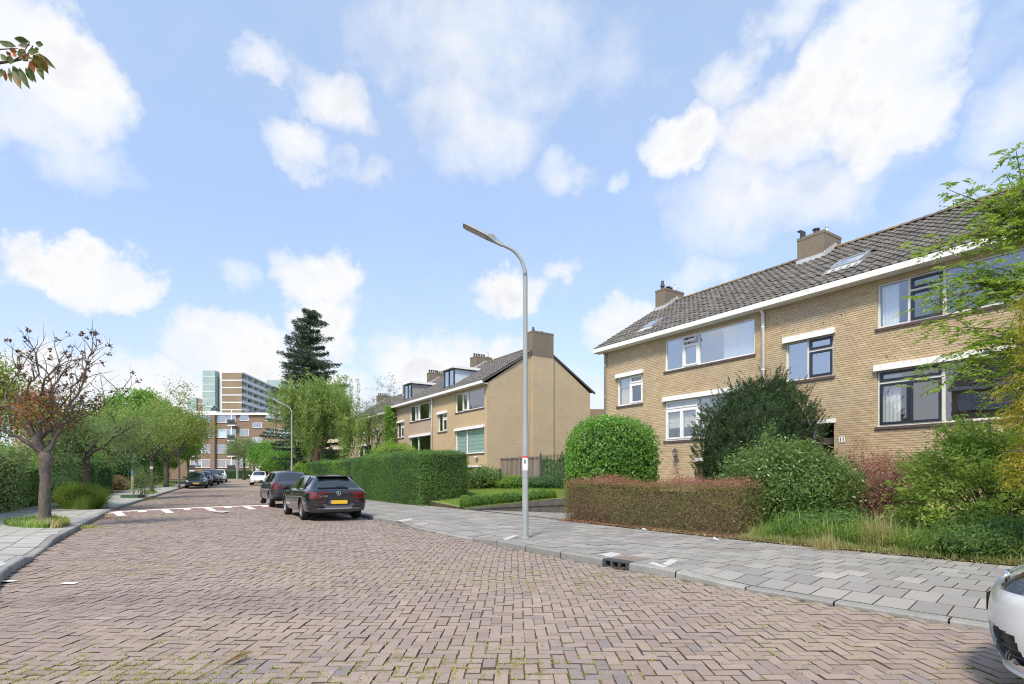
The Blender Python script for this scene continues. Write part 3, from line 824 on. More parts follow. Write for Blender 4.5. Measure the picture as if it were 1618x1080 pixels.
def window(h, x0, x1, z0, z1, cells, frame='white', glass='glass', box=None, header=None, mull=(), trans=(), sill=True, label=None):
    """cells: (x0, x1, z0, z1, kind) kind: fix / sash:<mat> / open:<mat>; the frame is the window part, its pieces are sub-parts"""
    mb = MB(); t = .055; y0, y1 = .055, .125
    bars(mb, x0, x1, z0, z1, t, y0, y1)
    for x in mull: mb.box(x-.035, y0-.002, z0+t, x+.035, y1, z1-t)
    for (a, b, z) in trans: mb.box(a, y0-.004, z-.03, b, y1, z+.03)
    f = mb.build('window', M[frame], h)
    if label: f['label'] = label
    for c in cells:
        a, b, cz0, cz1, kind = c
        if kind == 'fix': add_pane(f, a, b, cz0, cz1, .095, M[glass])
        elif kind.startswith('sash'):
            mt = kind.split(':')[1]; mb = MB(); bars(mb, a+.004, b-.004, cz0+.004, cz1-.004, .062, .03, .10); s = mb.build('sash', M[mt], f)
            add_pane(f, a+.05, b-.05, cz0+.05, cz1-.05, .07, M[glass])
        elif kind.startswith('open'):
            mt = kind.split(':')[1]; mb = MB(); bars(mb, 0, b-a-.02, -(cz1-cz0-.01), 0, .045, -.02, .03)
            s = mb.build('open_sash', M[mt], f); s.location = (a+.01, .05, cz1-.01); s.rotation_euler = (R(-38), 0, 0)
            add_pane(f, a+.05, b-.05, cz0+.03, cz1-.03, .11, M['glass'])
    if sill:
        mb = MB(); mb.box(x0-.04, -.045, z0-.075, x1+.04, .06, z0-.004); mb.build('sill', M['sill'], f)
    if box:
        mb = MB(); mb.box(x0-.05, -.10, box[0], x1+.05, .03, box[1]); mb.box(x0-.05, -.115, box[0]-.03, x1+.05, -.085, box[0]-.002); mb.build('blind_box', M['fascia'] if frame == 'cream' else M['white'], f)
    if header:
        mb = MB(); mb.box(x0, .03, z1+.003, x1, .12, header); mb.build('header_panel', M[frame], f)
    return f

def pantiles(h, u0, u1, mat, single=0, cut=(), back=True, ridge=True, single_side='R'):
    slope = math.hypot(RV+.38, RZ-EZ); dy, dz = (RV+.38)/slope, (RZ-EZ)/slope
    TWd, TLn = .225, .345
    nc = int(round((u1-u0)/TWd)); TWd = (u1-u0)/nc; nr = int(slope/TLn)+1; TLn = slope/nr
    prof = [(0, .0), (.22, .034), (.45, .016), (.7, -.008), (1.04, .004)]
    rng = random.Random(4)
    def tile_local():
        V = []
        for (f, hgt) in prof: V.append((f*TWd, 0, hgt+.036)); 
        for (f, hgt) in prof: V.append((f*TWd, TLn*1.06, hgt+.004))
        for (f, hgt) in prof: V.append((f*TWd, 0.004, hgt+.006))
        Q = [(i, i+1, i+6, i+5) for i in range(4)] + [(10+i, 11+i, i+1, i) for i in range(4)]
        return np.array(V), Q
    V0, Q0 = tile_local()
    # to slope space: x along u, y up the slope, z normal
    Mx = np.array([[1,0,0],[0,dy,-dz],[0,dz,dy]])
    me1 = None; V = []; Q = []; cnt = 0
    places = []
    for r in range(nr):
        for c in range(nc):
            u = u0+c*TWd; s = r*TLn; v = -.38+s*dy
            if any(a < u+TWd*.6 and u+TWd*.4 < b and c0 < v+.15 < c1 for (a, b, c0, c1) in cut): continue
            places.append((u, s))
    places.sort(key=lambda p: -p[0] if single_side == 'R' else p[0])
    for i, (u, s) in enumerate(places):
        o_ = np.array([u, -.38, EZ+.01]) + Mx @ np.array([0, s, rng.gauss(0, .004)])
        Vt = V0.copy(); Vt[:, 2] += rng.gauss(0, .003)
        if i < single:
            if me1 is None: me1 = np_mesh('roof_tile', (Mx @ V0.T).T, Q0, smooth=False, mats=[mat])
            o = bpy.data.objects.new('roof_tile', me1); o.location = tuple(o_); link(o, h)
        else:
            b = len(V)*15; V.append((Mx @ Vt.T).T + o_); Q += [tuple(b+k for k in f) for f in Q0]
    if V:
        o = np_obj('roof_tiles', np.vstack(V), Q, mat=mat, parent=h); tag(o, kind='stuff')
    if ridge:
        rt = None
        mb = MB(); n = 7
        for (y0, r) in ((0, .125), (.36, .105)):
            for k in range(n): a = math.pi*k/(n-1); mb.v.append((y0, -math.cos(a)*r, math.sin(a)*r*.85))
        for k in range(n-1): mb.f.append((k, k+1, n+k+1, n+k)); mb.m.append(0)
        mb.add([(0, -math.cos(math.pi*k/(n-1))*.125, math.sin(math.pi*k/(n-1))*.106) for k in range(n)], [tuple(range(n))[::-1]])
        me = mb.build('ridge_tile', M['ridge'], h); L = [me]
        k = 0; u = u0
        while u < u1-.2:
            o = me if k == 0 else me.copy()
            if k: COL.objects.link(o)
            o.location = (u, RV, RZ+.02); u += .345; k += 1
def chimney(h, u0, u1, v0, v1, top, pots, flash=True, base=8.6, cm='chim'):
    mb = MB(); mb.box(u0, v0, base, u1, v1, top, 0); mb.box(u0-.012, v0-.012, top-.10, u1+.012, v1+.012, top+.002, 0)
    c = mb.build('chimney', [M[cm]], h)
    if flash:
        mb = MB(); zb = roof_z(v0)+.06
        mb.box(u0-.03, v0-.03, base, u1+.03, v0-.004, zb+.12)
        for k in range(5):
            v = v0+(v1-v0)*k/7; mb.box(u1+.003, v, roof_z(v), u1+.03, v+.16, roof_z(v)+.26)
        mb.build('flashing', M['lead'], c)
    for (fu, fv, hgt, rad, kind) in pots:
        x, y = u0+(u1-u0)*fu, v0+(v1-v0)*fv; mb = MB()
        if kind == 'pot': mb.lathe([(rad, 0), (rad*.85, hgt*.75), (rad*1.25, hgt*.8), (rad*1.25, hgt), (rad*.8, hgt)], (x, y, top), n=10)
        elif kind == 'cowl': mb.lathe([(rad*.8, 0), (rad*.8, hgt*.3), (rad*1.3, hgt*.35), (rad*1.2, hgt*.5), (rad*.7, hgt*.9), (rad*.8, hgt*.92), (rad*.8, hgt), (0, hgt)], (x, y, top), n=12)
        elif kind == 'slab': mb.box(x-.02, y-rad, top, x+.02, y+rad, top+hgt); mb.box(x-.14, y-rad, top+hgt-.02, x+.02, y+rad, top+hgt)
        elif kind == 'cone': mb.lathe([(rad, 0), (rad, hgt*.25), (rad*1.2, hgt*.3), (rad*.55, hgt*.85), (rad*.7, hgt*.87), (rad*.7, hgt), (0, hgt)], (x, y, top), n=12)
        mb.build('chimney_pot', M['zinc'] if kind == 'cone' else M['iron'], c)
    return c
def house(name, label, u_base, origin, ops_extra=(), wins=None, wallmat='wall_y', bricks=0, gable=None, group=None, tilemat='tile', single_tiles=0,
          cut=(), endL=False, endR=False, chim=(), rz=TH_U, fascia='white', rooms=True):
    p = Vector(origin)+LU*u_base if rz == TH_U else Vector(origin)
    h = empty(name, (p.x, p.y, 0), rz); tag(h, label, 'house', group)
    ops = [w[:4] for w in wins] + list(ops_extra)
    mb = MB(); yw = .012 if bricks else 0
    wall_grid(mb, 0, W7, -.6, EZ-.12, ops, y=yw)
    wl = mb.build('wall', M['mortar'] if bricks else M[wallmat], h)
    # back, party and gable walls
    mb = MB()
    for (x, on) in ((0.0, endL), (W7, endR)):
        s = 1 if x else -1; xx = x
        P = [(xx, 0, -.6), (xx, D8, -.6), (xx, D8, EZ-.1), (xx, RV, RZ-.08), (xx, 0, EZ-.1)]
        mb.add(P, [(0,1,2,3,4) if s > 0 else (4,3,2,1,0)])
    mb.quad((0, D8, -.6), (0, D8, EZ-.1), (W7, D8, EZ-.1), (W7, D8, -.6))
    mb.build('gable_wall', M['wall_gable'] if gable is None else M[gable], h)
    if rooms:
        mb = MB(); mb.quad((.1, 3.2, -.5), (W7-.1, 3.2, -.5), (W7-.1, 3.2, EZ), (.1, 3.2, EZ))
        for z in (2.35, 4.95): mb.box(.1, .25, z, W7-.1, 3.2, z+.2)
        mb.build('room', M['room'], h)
    # brick skin
    if bricks:
        rng = random.Random(8); BP, BH = .2175, .0645; L = []
        r = 0; z = -.3
        while z+.054 < EZ-.16:
            x = -(r % 2)*BP/2 - (.0 if r % 3 else BP/4)
            while x < W7:
                a, b = max(x, 0), min(x+BP-.010, W7); c, d = z, z+BH-.010
                segs = [(a, b)]
                for o in ops:
                    if o[2]-.004 < (c+d)/2 < o[3]+.004:
                        ns = []
                        for (s0, s1) in segs:
                            if s1 <= o[0] or s0 >= o[1]: ns.append((s0, s1)); continue
                            if s0 < o[0]: ns.append((s0, o[0]))
                            if s1 > o[1]: ns.append((o[1], s1))
                        segs = ns
                for (s0, s1) in segs:
                    if s1-s0 > .03: L.append((s0, s1, c, d))
                x += BP
            z += BH; r += 1
        n_single = 300 if bricks == 2 else 0
        # largest in the photograph: the ones nearest the street camera, near the frame's right edge, in plain view
        def key(b):
            X, Y = (p+LU*b[0])[:]; px = 809+F*X/Y
            return Y if (px < 1600 and 3.2 < b[2] and b[2] < 6.8 and b[0] > 2.35) else 99+Y
        L.sort(key=key)
        V = []; Q = []; q = np.array([(0,1,2,3),(4,0,3,7),(1,5,6,2),(3,2,6,7),(4,5,1,0)])
        me = None
        for i, (a, b, c, d) in enumerate(L):
            yo = rng.gauss(0, .0012)
            e = .002
            vs = [(a+e, yo, c+e), (b-e, yo, c+e), (b-e, yo, d-e), (a+e, yo, d-e), (a, yw, c), (b, yw, c), (b, yw, d), (a, yw, d)]
            if i < n_single:
                w_ = b-a
                if abs(w_-(BP-.01)) < 1e-4:
                    if me is None: me = np_mesh('brick', [(v[0]-a, v[1]-yo, v[2]-c) for v in vs], q, mats=[M['brick']])
                    o = bpy.data.objects.new('brick', me); o.location = (a, yo, c); link(o, wl); continue
                o = np_obj('brick', [(v[0]-a, v[1], v[2]-c) for v in vs], q, mat=M['brick'], parent=wl); o.location = (a, 0, c); continue
            k = len(V); V += vs; Q.append(q+k)
        o = np_obj('bricks', V, np.vstack(Q), mat=M['brick'], parent=wl); tag(o, kind='stuff')
    for w in wins:
        kw = dict(w[4]); window(h, *w[:4], **kw)
    # roof deck, eaves box, verge
    mb = MB(); oL = .28 if endL else 0; oR = .10 if endR else 0
    mb.quad((-oL, -.38, EZ), (W7+oR, -.38, EZ), (W7+oR, RV, RZ), (-oL, RV, RZ)); mb.quad((W7+oR, D8+.38, EZ), (-oL, D8+.38, EZ), (-oL, RV, RZ), (W7+oR, RV, RZ))
    for x, sgn in ((-oL, -1), (W7+oR, 1)):
        f = [(x, -.38, EZ-.12), (x, RV, RZ-.12), (x, RV, RZ), (x, -.38, EZ)]; mb.add(f, [(3,2,1,0) if sgn < 0 else (0,1,2,3)])
        f = [(x, D8+.38, EZ-.12), (x, RV, RZ-.12), (x, RV, RZ), (x, D8+.38, EZ)]; mb.add(f, [(0,1,2,3) if sgn < 0 else (3,2,1,0)])
        xi = x - sgn*.12
        mb.quad((x, -.38, EZ-.12), (xi, -.38, EZ-.12), (xi, RV, RZ-.12), (x, RV, RZ-.12)); mb.quad((x, RV, RZ-.12), (xi, RV, RZ-.12), (xi, D8+.38, EZ-.12), (x, D8+.38, EZ-.12))
    rf_ = mb.build('roof', M[tilemat], h)
    mb = MB(); mb.box(-oL-.02, -.42, EZ-.16, W7+oR+(.0 if endR else -.004), -.34, EZ+.008); mb.box(-oL, -.34, EZ-.165, W7+oR-.004, -.002, EZ-.135)
    mb.box(-oL-.02, -.34, EZ-.17, -oL+.02, -.01, EZ+.02)
    mb.build('gutter_fascia', M['fascia'] if fascia == 'worn' else M['white'], h)
    pantiles(rf_, -oL, W7+oR, M[tilemat], single=single_tiles, cut=cut)
    for c in chim: chimney(rf_, *c)
    return h

def W_A(fr='white', sash='white', x0=.83, x1=2.31, m=1.55, g='glass'):
    return (x0, x1, 4.40, 5.64, dict(frame=fr, glass=g, box=(5.645, 5.79), mull=(m,), trans=((m, x1-.05, 5.27),),
            cells=[(x0+.055, m-.035, 4.455, 5.585, 'fix'), (m+.035, x1-.055, 5.30, 5.585, 'sash:'+sash), (m+.035, x1-.055, 4.455, 5.24, 'sash:'+sash)]))
R_ORG = (4.14, 24.7)
def pipe(h, x, mat='white', z0=.2, r=.05):
    mb = MB(); mb.tube([(x, -.09, z0), (x, -.09, EZ-.3), (x, -.2, EZ-.17)], r, 10)
    for z in (1.5, 3.2, 4.9, 6.3): mb.lathe([(r*1.25, z-.02), (r*1.25, z+.02)], (x, -.09, 0), n=10)
    return mb.build('downpipe', M[mat], h, smooth=True)

# ---- near terrace (right): two houses
B1 = (3.48, 7.36, 5.50, 6.74, dict(frame='white', glass='glass_hi', header=6.88, mull=(4.34, 5.06), trans=((4.37, 5.03, 6.36),),
      cells=[(3.535, 4.305, 5.555, 6.685, 'fix'), (4.375, 5.025, 6.39, 6.685, 'open:white'), (4.375, 5.025, 5.555, 6.33, 'sash:white'), (5.095, 7.305, 5.555, 6.685, 'fix')]))
C1 = (3.48, 7.36, 2.76, 4.33, dict(frame='white', box=(4.335, 4.48), mull=(5.04,), trans=((3.53, 5.0, 3.97),),
      cells=[(3.535, 5.005, 4.0, 4.275, 'sash:white'), (3.535, 4.27, 2.815, 3.94, 'sash:white'), (4.27, 5.005, 2.815, 3.94, 'sash:white'), (5.075, 7.305, 2.815, 4.275, 'fix')]))
garage1 = (5.01, 7.2, -.6, 2.03)
h1 = house('row_house', 'yellow brick house with white windows and a black wall lantern, behind the round laurel', 0, R_ORG,
           ops_extra=[garage1], wins=[W_A(), B1, C1], bricks=1, group='yellow brick houses of the near terrace', endL=True,
           chim=[(0.0, .6, 3.3, 4.62, 10.27, [(.5, .12, .42, .085, 'cowl'), (.5, .42, .22, .09, 'pot'), (.5, .55, .2, .08, 'pot'), (.5, .8, .45, .07, 'cone')])], cut=[(1.7, 2.35, .55, 1.35)])
curtain_obj(h1, 6.0, 7.3, 5.56, 6.68, .25, M['curtain'], .035, .14)
for (a, b, z) in ((3.55, 4.25, 3.25), (4.3, 5.0, 3.25), (5.1, 7.3, 3.1)):
    mb = MB()
    for k in range(5): zz = z+(4.27-z)*k/5; mb.box(a, .16+.01*(k % 2), zz, b, .19+.01*(k % 2), z+(4.27-z)*(k+1)/5-.012)
    mb.build('roman_blind', M['blind'], h1)
curtain_obj(h1, .9, 1.5, 4.45, 5.2, .2, M['blind'], .02, .12)
mb = MB(); mb.box(.9, .17, 5.2, 1.52, .19, 5.58); mb.build('roller_blind', M['curtain'], h1)
mb = MB(); mb.box(5.2, .14, -.5, 7.1, .18, 1.95)
gd = mb.build('garage_door', M['white'], h1)
mb = MB(); mb.box(4.96, -.05, 1.93, 7.25, .10, 2.06); mb.build('garage_lintel', M['white'], h1)
mb = MB(); mb.box(5.01, .06, -.5, 5.19, .2, 1.93); mb.build('garage_post', plain('brown_wood', (.16,.10,.065), .7), h1)
pipe(h1, .14, 'zinc', r=.045)
pipe(h1, 7.72)
# tilted roof light
def skylight(h, u0, u1, v0, v1, frame='zinc'):
    z0, z1 = roof_z(v0)+.06, roof_z(v1)+.06; mb = MB(); nrm = Vector((0, -.52, .85)); 
    def bx(a, b, c, d, t0, t1, m):
        P = []
        for t in (t0, t1):
            for (u, v) in ((a, c), (b, c), (b, d), (a, d)): q_ = Vector((u, v, roof_z(v)))+nrm*t; P.append(tuple(q_))
        mb.add(P, [(3,2,1,0),(4,5,6,7),(0,1,5,4),(1,2,6,5),(2,3,7,6),(3,0,4,7)], m)
    bx(u0, u1, v0, v0+.06, 0, .10, 0); bx(u0, u1, v1-.06, v1, 0, .10, 0); bx(u0, u0+.06, v0+.06, v1-.06, 0, .10, 0); bx(u1-.06, u1, v0+.06, v1-.06, 0, .10, 0)
    bx(u0+.06, u1-.06, v0+.06, v1-.06, .05, .08, 1); bx(u0-.1, u1+.1, v0-.35, v0-.002, .035, .05, 2)
    mb.build('roof_light', [M[frame], M['glass_hi'], M['lead']], h)
roof_of = lambda h: [c for c in h.children if c.name.startswith('roof')][0]
skylight(roof_of(h1), 1.75, 2.3, .6, 1.3)
# wall lantern
lt = empty('wall_lantern', (4.15, -.02, 2.2), 0, h1)
mb = MB(); mb.tube([(0,-.0,-.05), (0,-.10,-.12), (0,-.17,-.02), (0,-.17,.04)], .014, 6); mb.lathe([(.05,-.012),(.05,.012)], (0,0,-.06), 'Y', 10)
mb.lathe([(.03,.04),(.07,.06),(.075,.075),(.0,.075)], (0,-.17,0), n=6); mb.lathe([(.10,.27),(.11,.28),(.06,.36),(.02,.39),(.012,.44),(0,.45)], (0,-.17,0), n=6)
for k in range(6):
    a = k*math.pi/3; mb.tube([(math.cos(a)*.07, -.17+math.sin(a)*.07, .07), (math.cos(a)*.098, -.17+math.sin(a)*.098, .275)], .007, 4)
o = mb.build('wall_lantern', M['iron'], h1); o.location = (4.15, -.02, 2.05)
mb = MB(); mb.lathe([(.062,.075),(.09,.27)], (0,-.17,0), n=6); g_ = mb.build('lantern_glass', M['glass'], o)
bpy.data.objects.remove(lt)
o['label'] = 'black six sided wall lantern'

D2 = (.79, 2.28, 4.38, 5.64, dict(frame='cream', glass='glass_hi', box=(5.645, 5.80), mull=(1.50,), trans=((1.53, 2.23, 5.24),),
      cells=[(.845, 1.465, 4.435, 5.585, 'fix'), (1.535, 2.225, 5.27, 5.585, 'sash:navy'), (1.535, 2.225, 4.435, 5.21, 'sash:navy')]))
E2 = (3.45, 7.36, 5.50, 6.74, dict(frame='cream', glass='glass', header=6.90, mull=(4.22, 5.0), trans=((4.25, 4.97, 6.36),),
      cells=[(3.505, 4.185, 5.555, 6.685, 'fix'), (4.255, 4.965, 6.39, 6.685, 'sash:navy'), (4.255, 4.965, 5.555, 6.33, 'sash:navy'), (5.035, 7.305, 5.555, 6.685, 'fix')]))
G2 = (3.45, 7.36, 2.76, 4.33, dict(frame='cream', glass='glass', box=(4.335, 4.48), mull=(4.98,), trans=((3.5, 4.945, 3.98),),
      cells=[(3.505, 4.945, 4.01, 4.275, 'sash:navy'), (3.505, 4.225, 2.815, 3.95, 'sash:navy'), (4.225, 4.945, 2.815, 3.95, 'sash:navy'), (5.015, 7.305, 2.815, 4.275, 'fix')]))
door2 = (1.20, 2.29, -.6, 2.97)
h2 = house('row_house', 'yellow brick house number eleven with dark blue sashes and a recessed dark doorway', W7, R_ORG,
           ops_extra=[door2, (4.9, 5.9, -.6, .55)], wins=[D2, E2, G2], bricks=2, group='yellow brick houses of the near terrace', endR=True, fascia='worn', single_tiles=300,
           chim=[(-.69, .30, 3.3, 4.5, 10.27, [(.15, .1, .28, .16, 'slab'), (.62, .15, .2, .10, 'pot'), (.62, .35, .17, .07, 'pot'), (.62, .52, .17, .07, 'pot'), (.6, .8, .5, .08, 'cone')])], cut=[(1.65, 2.6, .95, 1.75)])
skylight(roof_of(h2), 1.68, 2.55, 1.0, 1.7)
curtain_obj(h2, 3.52, 3.92, 5.56, 6.68, .2, M['curtain'], .03, .1); curtain_obj(h2, 2.05, 2.22, 4.45, 5.5, .2, M['curtain'], .02, .08)
curtain_obj(h2, 3.52, 3.98, 2.83, 4.2, .2, M['curtain'], .03, .1)
mb = MB(); mb.box(1.15, -.03, 2.975, 2.34, .08, 3.10); mb.build('door_lintel', M['fascia'], h2)
mb = MB(); mb.box(1.55, .25, .3, 1.65, .36, 2.965); mb.build('porch_post', M['cream'], h2)
mb = MB()
mb.quad((1.2,.13,-.5),(1.2,.95,-.5),(1.2,.95,2.97),(1.2,.13,2.97)); mb.quad((2.29,.95,-.5),(2.29,.13,-.5),(2.29,.13,2.97),(2.29,.95,2.97)); mb.quad((1.2,.13,2.96),(1.2,.95,2.96),(2.29,.95,2.96),(2.29,.13,2.96)); mb.box(1.2,.0,.0,2.29,.95,.72)
mb.build('porch_recess', M['wall_pale'], h2)
mb = MB(); mb.box(1.2, .9, .72, 2.29, .95, 2.95); mb.box(1.7,.885,.75,2.25,.9,2.9)
dd = mb.build('front_door', M['door_dark'], h2)
mb = MB(); mb.tube([(2.18,.86,1.6),(2.18,.86,1.9)], .012, 6); mb.build('door_handle', M['zinc'], dd)
mb = MB(); mb.box(2.44, -.012, 2.38, 2.60, -.003, 2.54, 0)
npl = mb.build('house_number', [plain('number_white', (.82,.82,.80), .3)], h2)
tx = bpy.data.curves.new('number_text', 'FONT'); tx.body = '11'; tx.size = .16; tx.align_x = 'CENTER'; tx.align_y = 'CENTER'; tx.extrude = .002; tx.offset = .004
to = bpy.data.objects.new('tmp', tx); COL.objects.link(to); bpy.context.view_layer.update()
dg = bpy.context.evaluated_depsgraph_get(); me = bpy.data.meshes.new_from_object(to.evaluated_get(dg)); bpy.data.objects.remove(to)
me.materials.clear(); me.materials.append(M['iron']); o = bpy.data.objects.new('number_digits', me); o.location = (2.52, -.016, 2.46); o.rotation_euler = (R(90), 0, 0); link(o, npl)
for (hh, pts) in ((h1, ((4.4, 4.65),(6.2,4.66))), (h2, ((1.05, 5.98),(1.98,5.98),(3.7,4.66),(2.5,6.1)))):
    for (x, z) in pts: mb = MB(); mb.box(x-.012, -.006, z, x+.012, .01, z+.055); mb.build('weep_vent', M['iron'], hh)

# ---- middle terrace: two houses, the near one shows its gable
S_ORG = Vector((-1.49, 32.9)) - LU*(2*W7)
def wins_s(a, g='glass', dark=False):
    fr = 'white'
    B = (3.55, 7.31, 5.50, 6.72, dict(frame=fr, glass=g, mull=(4.5, 5.2), trans=(), header=6.86,
         cells=[(3.605, 4.465, 5.555, 6.665, 'fix'), (4.535, 5.165, 5.555, 6.665, 'sash:white'), (5.235, 7.255, 5.555, 6.665, 'fix')]))
    C = (3.55, 7.31, 2.76, 4.31, dict(frame=fr, glass=g, box=(4.315, 4.46), mull=(5.05,), cells=[(3.605, 5.015, 2.815, 4.255, 'fix'), (5.085, 7.255, 2.815, 4.255, 'fix')]))
    return [W_A(x0=.91, x1=2.32, m=1.58, g=g), B, C]
pots5 = [(.5, .08+.15*k, .25, .07, 'pot') for k in range(5)]
s1 = house('row_house', 'far house of the middle terrace with ivy at its corner and dark lower windows', 0, S_ORG, wins=wins_s(0), wallmat='wall_pale', group='houses of the middle terrace',
           tilemat='tile2', endL=True, chim=[(-.6, .0, 3.3, 4.6, 10.3, pots5)], cut=[(1.35, 2.95, .3, 2.2)])
s2 = house('row_house', 'near house of the middle terrace showing its tall blank gable wall and garage', W7, S_ORG, wins=wins_s(1), ops_extra=[(4.95, 7.1, -.6, 1.9)], wallmat='wall_y',
           group='houses of the middle terrace', tilemat='tile2', endR=True, fascia='worn',
           chim=[(-.45, .45, 3.3, 4.7, 10.25, pots5 + [(.5, .92, .5, .06, 'cone')]), (7.10, 7.78, 3.25, 4.9, 10.5, [(.4, .2, .34, .08, 'cowl'), (.4, .6, .14, .09, 'pot')], False, 8.9)], cut=[(.95, 2.65, .3, 2.2)])
mb = MB(); mb.box(7.652, 3.25, -.5, 7.776, 4.9, 8.895); mb.build('chimney_breast', M['wall_gable'], s2)
pipe(s1, 7.72, r=.055)
mb = MB(); mb.box(4.9, -.05, 1.9, 7.15, .08, 2.0); mb.build('garage_lintel', M['white'], s2)
mb = MB(); mb.box(4.95, .14, -.5, 7.1, 1.2, -.45); mb.build('garage_floor', M['joint'], s2)
for (a, b) in ((3.6, 5.0), (5.1, 7.25)):
    mb = MB()
    for k in range(6): z = 2.82+1.42*k/6; mb.box(a, .15, z, b, .16, z+1.42/6-.014)
    mb.build('roller_blind', M['greenblind'], s2)
mb = MB(); mb.box(6.35, -.18, 2.5, 6.5, -.02, 2.58); mb.lathe([(.05,-.1),(.06,.05)], (6.6,-.12,2.5), 'X', 8); mb.build('outdoor_lamp', M['white'], s2)
curtain_obj(s1, 6.6, 7.2, 5.56, 6.66, .2, M['curtain'], .03, .1); curtain_obj(s1, 4.55, 5.1, 5.56, 6.66, .2, M['curtain'], .03, .1)
def dormer(h, u0, u1, cheek, v0=.45, top=8.78):
    rr = roof_of(h); zb = roof_z(v0)-.05; vt = -.38+(top-.12-EZ)/(RZ-EZ)*(RV+.38)
    mb = MB()
    for x, s in ((u0, -1), (u1, 1)):
        P = [(x, v0, zb), (x, vt, top-.1), (x, v0, top-.1)]; mb.add(P, [(0,1,2) if s > 0 else (2,1,0)], 0)
    d = mb.build('dormer', [M[cheek]], rr)
    mb = MB(); bars(mb, u0-.03, u1+.03, zb, top-.1, .07, v0-.06, v0+.02); mb.box((u0+u1)/2-.04, v0-.06, zb, (u0+u1)/2+.04, v0+.02, top-.1)
    mb.tube([(u1+.01, v0, zb+.02), (u1+.01, vt, top-.14)], .035, 4); mb.tube([(u1+.01, v0, top-.14), (u1+.01, vt, top-.14)], .035, 4)
    mb.build('dormer_frame', M['navy'], d)
    add_pane(d, u0+.03, (u0+u1)/2-.04, zb+.07, top-.17, v0-.02, M['glass_hi']); add_pane(d, (u0+u1)/2+.04, u1-.03, zb+.07, top-.17, v0-.02, M['glass_hi'])
    mb = MB(); mb.box(u0-.18, v0-.28, top-.11, u1+.18, vt+.6, top+.06); mb.build('dormer_roof', M['fascia'], d)
    mb = MB(); mb.quad((u0+.05,v0+1.2,zb),(u1-.05,v0+1.2,zb),(u1-.05,v0+1.2,top),(u0+.05,v0+1.2,top)); mb.build('dormer_inside', M['room'], d)
    if cheek == 'plank':
        n = 9
        for k in range(n):
            v = v0+(vt-v0)*(k+.05)/n; v2 = v0+(vt-v0)*(k+.92)/n; zz = roof_z(v)
            mb = MB(); mb.add([(u1+.012, v, zz), (u1+.012, v2, roof_z(v2)), (u1+.012, v2, top-.12), (u1+.012, v, top-.12), (u1+.001, v, zz), (u1+.001, v2, roof_z(v2)), (u1+.001, v2, top-.12), (u1+.001, v, top-.12)],
                   [(0,1,2,3),(1,5,6,2),(4,0,3,7)]); mb.build('plank', M['plank'], d)
M['plank'] = pieces('grey_plank', [(0, (.26,.26,.26)), (1, (.40,.39,.36))], fine=12, bump=.2)
M['cheek'] = plain('cheek_panel', (.55,.63,.68), .15, .6, var=.1, scale=1.2)
dormer(s2, 1.07, 2.52, 'cheek'); dormer(s1, 1.45, 2.85, 'plank')
# ---- third terrace further on, set back a little
T_ORG = S_ORG + LV*.9 - LU*(2*W7+.3)
t1 = None
for k in range(2):
    hk = house('row_house', ['end house of the third terrace, largely hidden by the birch', 'grey brown house of the third terrace just left of the ivy'][k], k*W7, T_ORG,
               wins=wins_s(0), wallmat='wall_pale', group='houses of the third terrace', tilemat='tile2', endL=(k == 0), endR=(k == 1),
               chim=[(-.45, .45, 3.3, 4.7, 10.25, pots5)] + ([(7.0, 7.6, 3.3, 4.7, 10.3, pots5)] if k else []), fascia='white')

# ------------------------------------------------------------------ far blocks of flats
M['flat_brick'] = brickwall('brown_brick', (.255,.18,.13), (.21,.15,.11), (.25,.205,.165), stain=(.23,.175,.13))
M['flat_tan'] = brickwall('tan_brick', (.43,.31,.19), (.37,.265,.165), (.36,.29,.20), stain=(.36,.27,.18))
M['skyglass'] = glassmat('far_glass', .35, (.9,.95,.97))
def flat_window(par, x0, x1, z0, z1, mull, y=0, curtain=None, frame='white'):
    mb = MB(); bars(mb, x0, x1, z0, z1, .10, y-.03, y+.10)
    for x in mull: mb.box(x-.06, y-.03, z0+.1, x+.06, y+.1, z1-.1)
    f = mb.build('window', M[frame], par)
    xs = [x0+.1]+[v for m_ in mull for v in (m_-.06, m_+.06)]+[x1-.1]
    for i in range(0, len(xs), 2): add_pane(f, xs[i], xs[i+1], z0+.1, z1-.1, y+.04, M['skyglass'])
    mb = MB(); mb.box(x0-.05, y-.06, z0-.16, x1+.05, y+.05, z0-.01); mb.build('sill', M['sill'] if frame == 'white' else M['white'], f)
    if curtain: mb = MB(); mb.box(x0+.15, y+.25, z0, x0+.15+(x1-x0)*curtain, y+.3, z1); mb.build('curtain', M['curtain'], f)
    return f
FY = 103.0
fx = lambda x, Y=FY: (x-809)/F*Y
zf_ = lambda y, Y=FY: EYE+(750-y)/F*Y
fb = empty('apartment_building', (0, 0, 0)); tag(fb, 'brown brick four storey block of flats closing the far end of the street', 'apartment building')
floors = [(zf_(667.5), zf_(652.5)), (zf_(691.5), zf_(677)), (zf_(716), zf_(702)), (zf_(738.7), zf_(725))]
ops = []
specs = []
for i, (a, b) in enumerate(floors):
    specs += [(301.5, 334.5, a, b, (309.5, 318.5)), (342.5, 372.8, a, b, (357, 364.5)), (378.5, 393, a+.3 if i < 3 else a, b, ()), (419, 434, a+.3, b, ()), (440, 470, a, b, (455,))]
    if i: pass
specs += [(269, 294.5, floors[0][0], floors[0][1], (280,)), (262, 294.5, floors[1][0], floors[1][1], (280,)), (262, 294.5, floors[2][0], floors[2][1], (280,))]
for i in range(3): specs.append((399, 414, zf_(676+23.4*i), zf_(667+23.4*i), ()))
x0, x1 = fx(200), fx(520)
mb = MB(); ops = [(fx(s[0]), fx(s[1]), s[2], s[3]) for s in specs]
Z0 = .3
